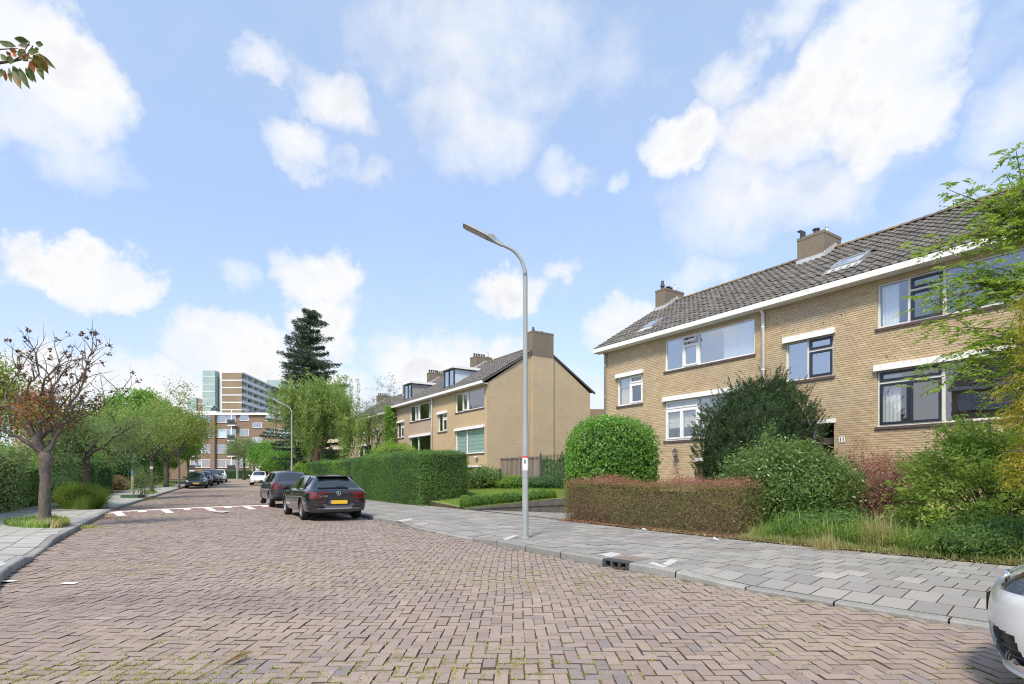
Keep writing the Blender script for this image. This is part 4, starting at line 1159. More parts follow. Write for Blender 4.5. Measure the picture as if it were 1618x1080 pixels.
wall_grid(mb, x0, x1, Z0, zf_(655.5)+.0, ops, y=FY, depth=.35)
mb.quad((x0, FY, Z0), (x0, FY+11, Z0), (x0, FY+11, zf_(655)), (x0, FY, zf_(655)))
mb.quad((x1, FY+11, Z0), (x1, FY, Z0), (x1, FY, zf_(655)), (x1, FY+11, zf_(655)))
wb = mb.build('wall', M['flat_brick'], fb)
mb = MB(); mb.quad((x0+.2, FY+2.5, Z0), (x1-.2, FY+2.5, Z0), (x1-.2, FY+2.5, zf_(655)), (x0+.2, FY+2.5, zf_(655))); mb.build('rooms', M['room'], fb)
for i, s in enumerate(specs): flat_window(fb, fx(s[0]), fx(s[1]), s[2], s[3], [fx(m_) for m_ in s[4]], y=FY+.06, curtain=(.45 if i % 3 == 0 else None))
# left section stands proud, with a taller parapet
mb = MB(); mb.box(x0-.2, FY-.35, zf_(655.5), fx(342)+.1, FY+11, zf_(649.3)); mb.box(fx(342)+.1, FY-.35, zf_(655.5)+.01, x1+.2, FY+11, zf_(652)); mb.build('roof_edge', M['white'], fb)
for (a, b) in ((334.8, 341.5),):
    mb = MB(); mb.box(fx(a), FY-.55, Z0, fx(b), FY-.003, zf_(655.5)-.01); mb.build('pier', M['flat_brick'], fb)
mb = MB(); mb.box(fx(375), FY-.08, Z0, fx(440), FY-.004, zf_(655.5)-.02)
# balconies: small slabs with dark railings at each floor
for i, (a, b) in enumerate(floors):
    for (c0, c1) in ((300.5, 312.5), (364, 376)):
        z = a-.55; bl = MB(); bl.box(fx(c0), FY-1.1, z-.12, fx(c1), FY-.005, z+.06); bo = bl.build('balcony', M['white'], fb)
        rl = MB()
        for k in range(9): x = fx(c0)+(fx(c1)-fx(c0))*k/8; rl.box(x-.03, FY-1.08, z+.07, x+.03, FY-1.03, z+1.0)
        rl.box(fx(c0), FY-1.1, z+.98, fx(c1), FY-1.0, z+1.06); rl.box(fx(c0), FY-1.05, z+.2, fx(c1), FY-1.02, z+.9); rl.build('railing', M['iron'], bo)
        ps = MB(); ps.box(fx(c1)-(fx(c1)-fx(c0))*.5-.06, FY-1.02, z+.07, fx(c1)-(fx(c1)-fx(c0))*.5+.06, FY-.9, z+2.75); ps.build('post', M['white'], bo)
# entrance with dark side panels
e = empty('entrance', (0,0,0), 0, fb); bpy.data.objects.remove(e)
mb = MB(); bars(mb, fx(398.5), fx(417), Z0+.3, zf_(736), .12, FY-.12, FY-.01); mb.box(fx(404), FY-.11, Z0+.3, fx(411), FY-.02, zf_(737)); en = mb.build('entrance_door', M['white'], fb)
for (a, b) in ((399.6, 403.4), (412, 415.8)):
    for k in range(3): mb = MB(); mb.box(fx(a), FY-.10, .9+k*.9, fx(b), FY-.03, 1.5+k*.9); mb.build('door_panel', M['navy'], en)
for (a, b, t) in ((333, 341, 644), (391, 399, 649), (413, 422, 649)):
    mb = MB(); mb.box(fx(a, 107), 107, zf_(655, 107), fx(b, 107), 108.5, zf_(t, 107)); mb.box(fx(a, 107)+.3, 107.2, zf_(t, 107), fx(a, 107)+.6, 107.5, zf_(t, 107)+.4); mb.build('roof_stack', M['iron'], fb)
# another wing further left with balconies
f2 = empty('apartment_building', (0, 0, 0)); tag(f2, 'brick flats with white and blue balcony fronts half seen between the bare street trees', 'apartment building')
Y2 = 96.0; q0, q1 = fx(40, Y2), fx(196, Y2)
mb = MB(); mb.box(q0, Y2, 0, q1, Y2+11, zf_(650, Y2)); mb.build('wall', M['flat_brick'], f2)
mb = MB(); mb.box(q0-.3, Y2-.4, zf_(650, Y2)+.01, q1+.3, Y2+11, zf_(645, Y2)); mb.build('roof_edge', M['white'], f2)
for k in range(3):
    for i in range(5):
        a = 60+i*27; zt, zb2 = zf_(655+k*24, Y2), zf_(668+k*24, Y2)
        flat_window(f2, fx(a, Y2), fx(a+20, Y2), zb2, zt, [fx(a+8, Y2)], y=Y2-.12)
        mb = MB(); mb.box(fx(a, Y2), Y2-1.2, zb2-1.3, fx(a+20, Y2), Y2-.01, zb2-.25); mb.build('balcony', M['white'] if i % 2 else plain('balcony_blue', (.50,.58,.68), .5), f2)
# the tall slab behind
tb = empty('tower_block', (0, 0, 0)); tag(tb, 'tall tower of flats with pale green stair tower, brown end wall and white balcony front', 'tower block')
TY = 215.0; tx_ = lambda x, Y=TY: (x-809)/F*Y; tz = lambda y, Y=TY: EYE+(750-y)/F*Y
M['mint'] = plain('mint_panel', (.33,.44,.42), .45, .4, var=.08, scale=.3)
M['tower_brick'] = plain('tower_brick', (.30,.225,.155), .9, .2, var=.12, scale=.25)
M['white_far'] = plain('white_concrete', (.74,.75,.75), .8, .2, var=.06, scale=.2)
top = tz(586.5); mb = MB(); mb.box(tx_(324.5), TY-2, 0, tx_(344), TY+10, top); st = mb.build('stair_tower', M['mint'], tb)
mb = MB(); mb.box(tx_(344)+.01, TY+1, 0, tx_(350.5), TY+10, top-.6); mb.build('stair_link', M['mint'], tb)
fh = 11.65/F*TY
mb = MB(); mb.box(tx_(350.5)+.01, TY, 0, tx_(382), TY+.5, top-.5); ew = mb.build('end_wall', M['tower_brick'], tb)
for k in range(12):
    z = tz(600.5)-fh*k
    if z < 1: break
    mb = MB(); mb.box(tx_(350.3), TY-.08, z-.2, tx_(382)+.1, TY-.005, z+.22); mb.build('floor_band', M['white_far'], tb)
    mb = MB(); mb.box(tx_(324.4)-.05, TY-2.06, z+.9, tx_(344)+.05, TY-2.005, z+1.1); mb.build('panel_joint', M['white_far'], tb)
    mb = MB(); mb.box(tx_(345), TY+.93, z-fh*.75, tx_(350), TY+.99, z-.4); mb.build('stair_window', M['skyglass'], tb)
# balcony front receding to the right
P0 = Vector((tx_(382)-1.75, TY)); P1 = Vector(((470-809)/F*292, 292.0)); dv = (P1-P0); LEN = dv.length; dv /= LEN; nv = Vector((dv.y, -dv.x)); nv = -nv if nv.y > 0 else nv
bf = empty('balcony_front', (P0.x, P0.y, 0), math.atan2(dv.y, dv.x), tb)
bpy.data.objects.remove(bf)
fr = MB(); fr.box(.8, 0, 0, LEN, 7, top-.6)
front = fr.build('long_wall', M['white_far'], tb, loc=(P0.x, P0.y, 0)); front.rotation_euler = (0, 0, math.atan2(dv.y, dv.x))
mb = MB(); mb.box(.8, -1.7, top-.6, LEN, 7, top); mb.build('roof_edge', M['white_far'], front)
nb = 12
for k in range(13):
    z = tz(600.5)-fh*k
    if z < 8: break
    mb = MB(); mb.box(.8, -1.6, z-.25, LEN, -.01, z+.05); mb.box(.8, -1.62, z+.05, LEN, -1.54, z+1.05); mb.build('balcony_band', M['white_far'], front)
    for i in range(nb):
        a = LEN*i/nb
        mb = MB(); mb.box(a+.6, -.06, z+.1, a+LEN/nb*.42, -.005, z+fh-.5); mb.build('window', M['skyglass'] if (i+k) % 3 else M['navy'], front)
        mb = MB(); mb.box(a+LEN/nb*.55, -.06, z+1.0, a+LEN/nb*.9, -.005, z+fh-.5); mb.build('window', M['skyglass'] if (i+k) % 2 else M['room'], front)
        if k == 0 or True:
            pass
for i in range(1, nb+1):
    mb = MB(); mb.box(LEN*i/nb-.1, -1.5, 6, LEN*i/nb+.1, -.02, top-.61); mb.build('partition', M['white_far'], front)
# second slab end, lower left
t2 = empty('tower_block', (0, 0, 0)); tag(t2, 'lower mint and brown end of another tower, left of the tall one', 'tower block')
T2 = 300.0; mb = MB(); mb.box((296-809)/F*T2, T2, 0, (310-809)/F*T2, T2+10, zat(628, T2)); mb.build('stair_tower', M['mint'], t2)
mb = MB(); mb.box((310-809)/F*T2+.02, T2+1, 0, (326-809)/F*T2, T2+14, zat(629.5, T2)); mb.build('end_wall', M['tower_brick'], t2)
mb = MB(); mb.box((310-809)/F*T2, T2+.9, zat(638, T2), (326-809)/F*T2, T2+.99, zat(637, T2)); mb.build('floor_band', M['white_far'], t2)
# mint stair tower behind the balcony front
mb = MB(); mb.box((421-809)/F*330, 330, 0, (444-809)/F*330, 342, zat(600, 330)); mb.build('rear_stair_tower', M['mint'], tb)
# cream house glimpsed under the birch
ch = empty('cream_house', (0, 0, 0)); tag(ch, 'cream rendered house glimpsed under the birch foliage', 'house')
mb = MB(); a, b = at(498, 78), at(560, 78); mb.box(a.x, 78, 0, b.x, 85, zat(690, 78)); cw = mb.build('wall', plain('cream_render', (.62,.54,.38), .8, .2), ch)
for x in (508, 520): 
    mb = MB(); q = at(x, 78); mb.box(q.x, 77.9, zat(716, 78), q.x+.5, 77.98, zat(706, 78)); mb.build('window', M['room'], ch)
# flat roofed yellow brick building on the left behind the front gardens
lb = empty('low_building', (0, 0, 0)); tag(lb, 'plain yellow brick building behind the front gardens beyond the bare tree', 'building')
mb = MB(); a, b = at(20, 62), at(150, 62); mb.box(a.x, 62, 0, b.x, 70, zat(668, 62)); mb.build('wall', M['wall_pale'], lb)
mb = MB(); mb.box(a.x-.2, 61.8, zat(668, 62)+.01, b.x+.2, 70, zat(666, 62)); mb.build('roof_edge', M['cream'], lb)
# distant brown wall right of the gable
db = empty('garden_building', (0,0,0)); tag(db, 'low brown brick building glimpsed between the gable and the near terrace', 'building')
mb = MB(); a, b = at(932, 52), at(962, 52); mb.box(a.x, 52, 0, b.x+3, 56, zat(646, 52)); mb.build('wall', M['flat_brick'], db)
# row across the street, seen only as reflection in the windows
OP = Vector((-20.2, 13.2))
hk = house('row_house', 'terraced house across the street, mirrored in the windows of number eleven', 0, (OP.x, OP.y), wins=wins_s(0), wallmat='wall_pale', tilemat='tile2', endL=True, endR=True, rz=TH_U+math.pi)
hk.location = ((OP+LU*2*W7).x, (OP+LU*2*W7).y, 0)
# ------------------------------------------------------------------ cars
M['tyre'] = plain('tyre', (.022,.022,.023), .85, .2, var=.2)
M['rim'] = plain('alloy', (.42,.43,.45), .3, .5, .8, var=.1)
M['rim_dark'] = plain('dark_alloy', (.10,.10,.11), .35, .5, .7)
M['trim'] = plain('black_trim', (.018,.018,.02), .5, .3)
M['grey_trim'] = plain('grey_trim', (.09,.095,.10), .55, .3)
M['cglass'] = NM('car_glass'); _m = M['cglass']; M['cglass'] = _m.done(_m.princ((.012,.016,.018), .03, .9, coat=1))
M['chrome'] = plain('chrome', (.65,.66,.68), .15, .5, 1.0, var=.05)
M['red_lamp'] = NM('red_lamp'); _m = M['red_lamp']; M['red_lamp'] = _m.done(_m.princ((.13,.006,.009), .12, .6, coat=1))
M['clear_lamp'] = NM('clear_lamp'); _m = M['clear_lamp']; M['clear_lamp'] = _m.done(_m.princ(_m.ramp(_m.noise(30, 3), [(.35,(.10,.11,.12)),(.6,(.5,.52,.55))]), .08, .8, .3, coat=1))
M['plate'] = plain('plate_yellow', (.72,.46,.03), .5, .4, var=.03)
M['plate_blue'] = plain('plate_blue', (.03,.08,.35), .5, .4)

STY = {
 # stations: (x, zlow, zbelt, ztop, wbody, wglass, wroof); L length W width
 'estate': dict(W=1.83, wb=2.73, ax=(-1.36, 1.37), r=.335, st=[
   (-2.33,.36,.84,.90,.66,.60,.42),(-2.27,.28,.90,.97,.84,.74,.60),(-2.10,.25,.93,1.00,.905,.80,.70),(-1.78,.24,.94,1.335,.915,.795,.56),(-1.50,.24,.94,1.405,.915,.80,.58),
   (-.80,.22,.92,1.435,.915,.80,.60),(-.05,.22,.90,1.44,.915,.80,.61),(.35,.22,.89,1.39,.915,.80,.60),(1.05,.22,.87,.97,.915,.80,.70),(1.40,.22,.86,.935,.91,.78,.66),(1.80,.22,.80,.87,.90,.74,.6),(2.12,.22,.72,.78,.84,.66,.5),(2.30,.26,.60,.65,.68,.55,.4),(2.36,.32,.50,.54,.5,.42,.3)], kt=3, kc=8),
 'hatch': dict(W=1.68, wb=2.42, ax=(-1.18, 1.24), r=.31, st=[
   (-1.86,.38,.86,.92,.66,.60,.48),(-1.80,.28,.93,.99,.80,.70,.60),(-1.66,.25,.95,1.03,.835,.73,.66),(-1.42,.24,.97,1.40,.84,.73,.54),(-1.20,.24,.97,1.46,.84,.735,.57),
   (-.60,.22,.95,1.49,.84,.735,.59),(-.0,.22,.93,1.49,.84,.735,.59),(.30,.22,.92,1.45,.84,.735,.58),(.95,.22,.90,1.00,.84,.74,.66),(1.25,.22,.88,.96,.83,.72,.6),(1.50,.22,.82,.89,.80,.68,.55),(1.70,.22,.74,.80,.74,.6,.48),(1.81,.26,.64,.68,.62,.5,.4),(1.85,.32,.52,.56,.46,.4,.3)], kt=3, kc=8),
 'sedan': dict(W=1.78, wb=2.65, ax=(-1.32, 1.33), r=.32, st=[
   (-2.22,.38,.84,.90,.64,.58,.42),(-2.15,.28,.92,.98,.84,.74,.60),(-1.95,.25,.93,1.02,.885,.78,.70),(-1.35,.24,.93,1.34,.89,.78,.54),(-1.05,.24,.93,1.40,.89,.78,.57),
   (-.60,.22,.92,1.43,.89,.78,.59),(-.0,.22,.90,1.43,.89,.78,.59),(.30,.22,.89,1.38,.89,.78,.58),(1.00,.22,.87,.97,.89,.78,.68),(1.40,.22,.85,.93,.885,.76,.62),(1.75,.22,.80,.86,.87,.72,.58),(2.02,.22,.72,.77,.80,.64,.5),(2.16,.26,.62,.66,.66,.54,.4),(2.21,.32,.50,.54,.5,.42,.3)], kt=3, kc=8),
 'suv': dict(W=1.86, wb=2.7, ax=(-1.33, 1.38), r=.37, st=[
   (-2.22,.44,1.0,1.06,.68,.62,.5),(-2.16,.34,1.05,1.12,.88,.78,.66),(-2.0,.30,1.08,1.16,.92,.80,.72),(-1.75,.30,1.10,1.56,.93,.80,.60),(-1.50,.30,1.10,1.64,.93,.80,.62),
   (-.70,.28,1.08,1.68,.93,.81,.64),(-.0,.28,1.05,1.68,.93,.81,.64),(.30,.28,1.04,1.63,.93,.81,.63),(.95,.28,1.02,1.12,.93,.81,.72),(1.30,.28,1.0,1.08,.925,.79,.68),(1.75,.28,.95,1.01,.91,.76,.62),(2.05,.28,.86,.92,.85,.7,.54),(2.20,.32,.74,.78,.7,.58,.44),(2.25,.40,.60,.64,.54,.46,.34)], kt=3, kc=8),
}
_cache = {}
def car_split(style):
    if style in _cache: return _cache[style]
    S = STY[style]; st = S['st']; kt, kc = S['kt'], S['kc']
    ns = len(st); H = 12
    bm = bmesh.new(); rings = []
    for i, (x, zl, zb, zt, w, wg, wr) in enumerate(st):
        hb = zb-zl; roof = zt-zb > .25
        top8 = zt-.09 if roof else zt-.03
        half = [(0, zl), (.72*w, zl), (.955*w, zl+.05), (w, zl+.33*hb), (w*1.0, zl+.68*hb), (.985*w, zb-.035), (.95*w, zb), (wg, zb+.025),
                (wr if roof else min(wr+.06, wg-.02), top8), (wr-.055, zt-.045 if roof else zt-.018), (wr*.45, zt-.004), (0, zt)]
        ring = [bm.verts.new((x, y, z)) for (y, z) in half] + [bm.verts.new((x, -y, z)) for (y, z) in half[-2:0:-1]]
        rings.append(ring)
    N = len(rings[0])  # 22
    def face(vs, m):
        f = bm.faces.new(vs); f.material_index = m; f.smooth = True; return f
    # material slots: 0 paint 1 well 2 windscreen 3 rear 4 sideL 5 sideR 6 tailL 7 tailR 8 headL 9 headR 10 trim 11 grille
    for i in range(ns-1):
        for k in range(N):
            k2 = (k+1) % N; kk = k if k < 11 else 21-k; left = k < 11    # kk: half row index between kk and kk+1
            m = 0
            if kk <= 1: m = 10
            glass_rows = kk == 7
            if glass_rows and kt <= i < kc-0:
                m = 4 if left else 5
            if i == kt-1 and kk in (9, 10): m = 3
            if i == kc-1 and kk in (9, 10): m = 2
            if i in (0,) and kk in (4, 5): m = 6 if left else 7
            if i in (1,) and kk in (5,): m = 6 if left else 7
            if i in (ns-4, ns-3) and kk in (5,): m = 8 if left else 9
            if i == ns-3 and kk == 6: m = 8 if left else 9
            face([rings[i][k], rings[i+1][k], rings[i+1][k2], rings[i][k2]], m)
    for ring, end in ((rings[0], 0), (rings[-1], 1)):
        for r in range(11):
            a, b = ring[r], ring[r+1]; c, d = ring[(22-r-1) % 22], ring[(22-r) % 22]
            vs = []
            for v in (a, b, c, d):
                if v not in vs: vs.append(v)
            if len(vs) < 3: continue
            m = 10 if r in (0, 1, 2) and end == 0 else 0
            if end and r in (2, 3): m = 11
            f = face(vs if end == 0 else vs[::-1], m)
    bmesh.ops.recalc_face_normals(bm, faces=bm.faces)
    cl = bm.edges.layers.float.new('crease_edge')
    for e in bm.edges:
        ms = {f.material_index for f in e.link_faces}
        if len(ms) > 1 and (ms & {2, 3, 4, 5}): e[cl] = .35
    # crease along the shoulder and the sill
    for i in range(ns-1):
        for k in (2, 6, 20, 16):
            e = bm.edges.get((rings[i][k], rings[i+1][k]))
            if e: e[cl] = .45
    me = bpy.data.meshes.new('tmpcar'); bm.to_mesh(me); bm.free()
    for k in range(12): me.materials.append(M['trim'])
    ob = bpy.data.objects.new('tmpcar', me); COL.objects.link(ob)
    sd = ob.modifiers.new('s', 'SUBSURF'); sd.levels = 2; sd.render_levels = 2
    cutm = MB()
    r = S['r']; W2 = S['W']/2
    for ax in S['ax']:
        for sgn in (1, -1):
            y0, y1 = sgn*(W2-.30), sgn*(W2+.3)
            n = 28; b = len(cutm.v)
            for y in (y0, y1):
                for k in range(n): a = 2*math.pi*k/n; cutm.v.append((ax+math.cos(a)*(r+.055), y, r+math.sin(a)*(r+.055)))
            for k in range(n): cutm.f.append((b+k, b+(k+1) % n, b+n+(k+1) % n, b+n+k)); cutm.m.append(0)
            cutm.f.append(tuple(b+k for k in range(n))[::-1]); cutm.f.append(tuple(b+n+k for k in range(n))); cutm.m += [0, 0]
    co = cutm.build('tmpcut', M['trim'])
    b2 = bmesh.new(); b2.from_mesh(co.data); bmesh.ops.recalc_face_normals(b2, faces=b2.faces); b2.to_mesh(co.data); b2.free()
    bo = ob.modifiers.new('b', 'BOOLEAN'); bo.object = co; bo.operation = 'DIFFERENCE'; bo.solver = 'EXACT'
    bpy.context.view_layer.update(); dg = bpy.context.evaluated_depsgraph_get()
    ev = ob.evaluated_get(dg); m2 = ev.to_mesh()
    V = np.empty(len(m2.vertices)*3); m2.vertices.foreach_get('co', V); V = V.reshape(-1, 3)
    parts = {}
    for p in m2.polygons:
        c = np.mean([V[v] for v in p.vertices], axis=0); m = p.material_index
        for ax in S['ax']:
            if math.hypot(c[0]-ax, c[2]-r) < r+.053 and abs(c[1]) > W2-.34: m = 1
        parts.setdefault(0 if m == 1 else m, []).append((tuple(p.vertices), 1 if m == 1 else 0))
    out = {}
    for m, fs in parts.items():
        used = sorted({v for f, _ in fs for v in f}); mp = {v: i for i, v in enumerate(used)}
        out[m] = ([tuple(V[v]) for v in used], [tuple(mp[v] for v in f) for f, _ in fs], [t for _, t in fs])
    ev.to_mesh_clear(); bpy.data.objects.remove(ob); bpy.data.objects.remove(co)
    _cache[style] = out; return out
PN = {0:'body',2:'windscreen',3:'rear_window',4:'side_window',5:'side_window',6:'taillight',7:'taillight',8:'headlight',9:'headlight',10:'bumper_trim',11:'grille'}
def wheel(par, x, y, r, side, rim='rim', spokes=5, wid=.2):
    mb = MB(); w = wid; s = side
    prof = [(r*.66, s*(w/2)), (r*.72, s*(w/2+.006)), (r*.93, s*(w/2)), (r, s*(w/2-.03)), (r, -s*(w/2-.03)), (r*.93, -s*w/2), (r*.66, -s*w/2)]
    mb.lathe(prof, (0, 0, 0), 'Y', 28)
    t = mb.build('wheel', M['tyre'], par, smooth=True, loc=(x, y-s*w/2-s*.012, r))
    mb = MB(); y1 = s*(w/2-.012)
    mb.lathe([(r*.665, y1+s*.010), (r*.62, y1+s*.012), (r*.60, y1-s*.03), (r*.58, y1-s*.10)], (0, 0, 0), 'Y', 28)
    for k in range(spokes):
        a = 2*math.pi*k/spokes+.3; c, d = math.cos(a), math.sin(a); pw = r*.075
        px_, pz_ = -d, c
        P = []
        for yy in (y1-s*.002, y1-s*.035):
            for (rr, ww) in ((r*.1, pw*1.3), (r*.62, pw*.8)):
                for sg in (1, -1): P.append((c*rr+px_*ww*sg, yy, d*rr+pz_*ww*sg))
        mb.add(P, [(0,1,3,2),(4,6,7,5),(0,2,6,4),(1,5,7,3)])
    mb.lathe([(r*.14, y1-s*.03), (r*.14, y1+s*.004), (0.001, y1+s*.006)], (0, 0, 0), 'Y', 12)
    mb.build('rim', M[rim], t)
    mb = MB(); mb.lathe([(r*.59, y1-s*.11), (0.001, y1-s*.11)], (0,0,0), 'Y', 20); mb.build('brake', M['trim'], t)
def car(label, style, paint, loc, heading, group='parked cars', rim='rim', spokes=5, plate='both', detail=None, name='parked_car', cat='car'):
    S = STY[style]; X, Y = loc[:2]; zz = float(road_z(X, Y)) if len(loc) == 2 else loc[2]
    c = empty(name, (X, Y, zz), math.atan2(heading[1], heading[0])); tag(c, label, cat, group)
    for m, (V, Fc, mt) in car_split(style).items():
        me = bpy.data.meshes.new(PN[m]); me.from_pydata(V, [], Fc)
        mats = {0: [paint, M['trim']], 2: [M['cglass']], 3: [M['cglass']], 4: [M['cglass']], 5: [M['cglass']], 6: [M['red_lamp']], 7: [M['red_lamp']], 8: [M['clear_lamp']], 9: [M['clear_lamp']], 10: [M['grey_trim'] if style == 'estate' else M['trim']], 11: [M['trim']]}[m]
        for q in mats: me.materials.append(q)
        me.polygons.foreach_set('material_index', mt); me.polygons.foreach_set('use_smooth', [t == 0 for t in mt]); me.update()
        link(bpy.data.objects.new(PN[m], me), c)
    r = S['r']; W2 = S['W']/2
    for ax in S['ax']:
        for s in (1, -1): wheel(c, ax, s*(W2-.015), r, s, rim, spokes)
    st = S['st']; xr, xf = st[0][0], st[-1][0]
    # under body
    mb = MB(); mb.box(xr+.55, -W2+.32, .2, xf-.35, W2-.32, .32); mb.build('underbody', M['trim'], c)
    # mirrors
    i = S['kc']; mx = st[i][0]-.32; mz = st[i][2]+.10
    for s in (1, -1):
        mb = MB(); n = 8
        for (dx, ry, rz_) in ((-.075, .08, .055), (-.03, .115, .08), (.05, .10, .07), (.10, .03, .03)):
            for k in range(n): a = 2*math.pi*k/n; mb.v.append((mx+dx, s*(W2+.06)+math.cos(a)*ry, mz+math.sin(a)*rz_))
        for q in range(3):
            for k in range(n): mb.f.append((q*n+k, q*n+(k+1) % n, (q+1)*n+(k+1) % n, (q+1)*n+k)); mb.m.append(0)
        mb.f += [tuple(range(n))[::-1], tuple(range(3*n, 4*n))]; mb.m += [0, 0]
        mb.tube([(mx+.02, s*(W2-.10), mz-.08), (mx+.02, s*(W2+.0), mz-.03)], .025, 6, 0)
        mb.build('mirror', [M['trim'] if style != 'hatch' else paint], c, smooth=True)
    # plates
    def plate_(x, z, d):
        mb = MB(); w = .26
        xs = sorted((x, x+d*.012)); mb.box(xs[0], -w, z-.055, xs[1], w, z+.055, 0)
        xo = x+d*.0135; xs = sorted((x+d*.012, xo)); mb.box(xs[0], (w-.045) if d < 0 else -w+.001, z-.054, xs[1], (w-.001) if d < 0 else -w+.045, z+.054, 1)
        mb.build('number_plate', [M['plate'], M['plate_blue']], c)
    zp = st[0][1]+.22
    if plate in ('both', 'rear'): plate_(xr-.012, zp, -1)
    if plate in ('both', 'front'): plate_(xf+.004, st[-1][1]+.13, 1)
    # door and tailgate seams, handles
    for s in (1, -1):
        mb = MB()
        for x in (st[7][0]+.42, (st[5][0]+st[6][0])/2+.1, st[3][0]+.35):
            zb = S['st'][5][2]; mb.box(x-.004, s*(W2-.012)-.006, .40, x+.004, s*(W2-.012)+.006, zb-.10)
        mb.build('door_seam', M['trim'], c)
        for x in (st[6][0]-.15, st[4][0]+.35):
            mb = MB(); zb = S['st'][5][2]-.13; mb.tube([(x, s*(W2-.02), zb), (x+.02, s*(W2+.005), zb), (x+.15, s*(W2+.005), zb), (x+.17, s*(W2-.02), zb)], .012, 6); mb.build('door_handle', paint, c)
    # pillars between the side windows
    for s in (1, -1):
        mb = MB()
        for x in ((st[5][0]+st[6][0])/2+.12, st[3][0]+.42):
            zb, zt = S['st'][5][2]+.02, S['st'][5][3]-.10; wg, wr = S['st'][5][5], S['st'][5][6]
            mb.tube([(x, s*(wg+.012), zb), (x-.02, s*(wg*.55+wr*.45+.02), (zb+zt)/2), (x-.04, s*(wr+.012), zt)], .03, 5)
        mb.build('pillar', M['trim'], c)
    if detail: detail(c, S)
    return c
HD = (-.53, .85)
black = carpaint('black_car_paint', (.008,.009,.013)); grey = carpaint('graphite_car_paint', (.055,.062,.078), .5, .3)
silver = carpaint('silver_car_paint', (.68,.70,.69), .15, .25); navy = carpaint('navy_car_paint', (.015,.022,.04)); maroon = carpaint('maroon_car_paint', (.09,.012,.015))
bluegrey = carpaint('blue_grey_car_paint', (.17,.20,.27), .5, .3); whitec = carpaint('white_car_paint', (.7,.71,.70)); darkg = carpaint('dark_grey_car_paint', (.03,.035,.045), .4, .3)
def rear_estate(c, S):
    xr = S['st'][0][0]
    # spoiler, plate recess, chrome, bumper insert, badge with three pointed star, model lettering
    mb = MB(); mb.box(-1.88, -.49, 1.335, -1.60, .49, 1.372); mb.build('spoiler', black, c)
    mb = MB(); mb.box(xr-.006, -.34, .50, xr+.05, .34, .68); mb.build('plate_recess', M['trim'], c)
    mb = MB(); mb.tube([(xr+.02, -.62, .40), (xr-.03, -.3, .385), (xr-.03, .3, .385), (xr+.02, .62, .40)], .018, 6); mb.build('chrome_strip', M['chrome'], c)
    for s in (1, -1):
        mb = MB(); mb.tube([(xr+.03, s*.60, .60), (xr-.012, s*.42, .60)], .016, 6); mb.build('reflector', M['red_lamp'], c)
        mb = MB(); yy = [s*.26, s*.62]; mb.add([(xr-.012,yy[0],.865),(xr-.012,yy[1],.785),(xr-.012,yy[1],.885),(xr-.012,yy[0],.88),(xr+.03,yy[0],.865),(xr+.03,yy[1],.785),(xr+.03,yy[1],.885),(xr+.03,yy[0],.88)], [(0,1,2,3) if s > 0 else (3,2,1,0),(3,2,6,7),(0,4,5,1)]); mb.build('taillight', M['red_lamp'], c)
        mb = MB(); mb.tube([(xr-.01, s*.42, .45), (xr-.01, s*.62, .47), (xr+.08, s*.74, .50)], .035, 6); mb.build('bumper_vent', M['trim'], c)
    mb = MB(); n = 20; mb.tube([(xr-.02, .062*math.cos(2*math.pi*k/n), .845+.062*math.sin(2*math.pi*k/n)) for k in range(n+1)], .008, 5)
    for k in range(3): a = math.pi/2+2*math.pi*k/3; mb.tube([(xr-.02, 0, .845), (xr-.02, .058*math.cos(a), .845+.058*math.sin(a))], [.012, .003], 5)
    mb.build('star_badge', M['chrome'], c)
    tx = bpy.data.curves.new('t', 'FONT'); tx.body = 'CLA 200'; tx.size = .075; tx.extrude = .003; tx.align_x = 'CENTER'
    to = bpy.data.objects.new('tmp', tx); COL.objects.link(to); bpy.context.view_layer.update(); dg = bpy.context.evaluated_depsgraph_get()
    me = bpy.data.meshes.new_from_object(to.evaluated_get(dg)); bpy.data.objects.remove(to); me.materials.clear(); me.materials.append(M['chrome'])
    o = bpy.data.objects.new('model_lettering', me); o.location = (xr-.018, .46, .735); o.rotation_euler = (R(90), 0, R(-90)); link(o, c)
    mb = MB(); mb.tube([(-2.15, .02, 1.03), (-2.11, -.28, 1.06)], .012, 5); mb.build('wiper', M['trim'], c)
car('glossy black estate car with spoked alloy wheels, parked beside the big clipped hedge', 'estate', black, (-6.45, 18.54), HD, rim='rim', spokes=10, plate='rear', detail=rear_estate)
def rear_hatch(c, S):
    xr = S['st'][0][0]
    for s in (1, -1):
        mb = MB(); mb.lathe([(.001, -.03), (.10, -.02), (.12, .03), (.09, .12)], (xr+.06, s*.66, .90), 'X', 12); mb.build('taillight', M['red_lamp'], c)
        mb = MB(); mb.lathe([(.001, -.02), (.06, -.012), (.065, .03)], (xr+.03, s*.60, .56), 'X', 12); mb.build('fog_lamp', M['red_lamp'], c)
    mb = MB(); mb.tube([(-.9, 0, 1.47), (-1.05, 0, 1.60)], .006, 5); mb.build('aerial', M['trim'], c)
car('graphite grey small hatchback parked in front of the black estate', 'hatch', grey, (-10.02, 24.3), HD, plate='rear', detail=rear_hatch)
DH = (.47, -.88)
def lk(t, Y):   # point at distance t from the left kerb, at distance Y up the street
    x, y = LC.at(LC.s_at_y(Y), -t); return float(x), float(y)
car('dark blue saloon facing the camera, first in the far line of cars', 'sedan', navy, lk(1.15, 49.2), DH, plate='both')
car('dark red hatchback mostly hidden behind the dark blue saloon', 'hatch', maroon, lk(1.2, 54.5), DH)
car('dark grey sport utility car facing the camera behind the red hatchback', 'suv', darkg, lk(1.25, 60.5), (.45,-.89))
car('black saloon tucked behind the dark grey sport utility car', 'sedan', black, lk(1.2, 66.5), (.45,-.89))
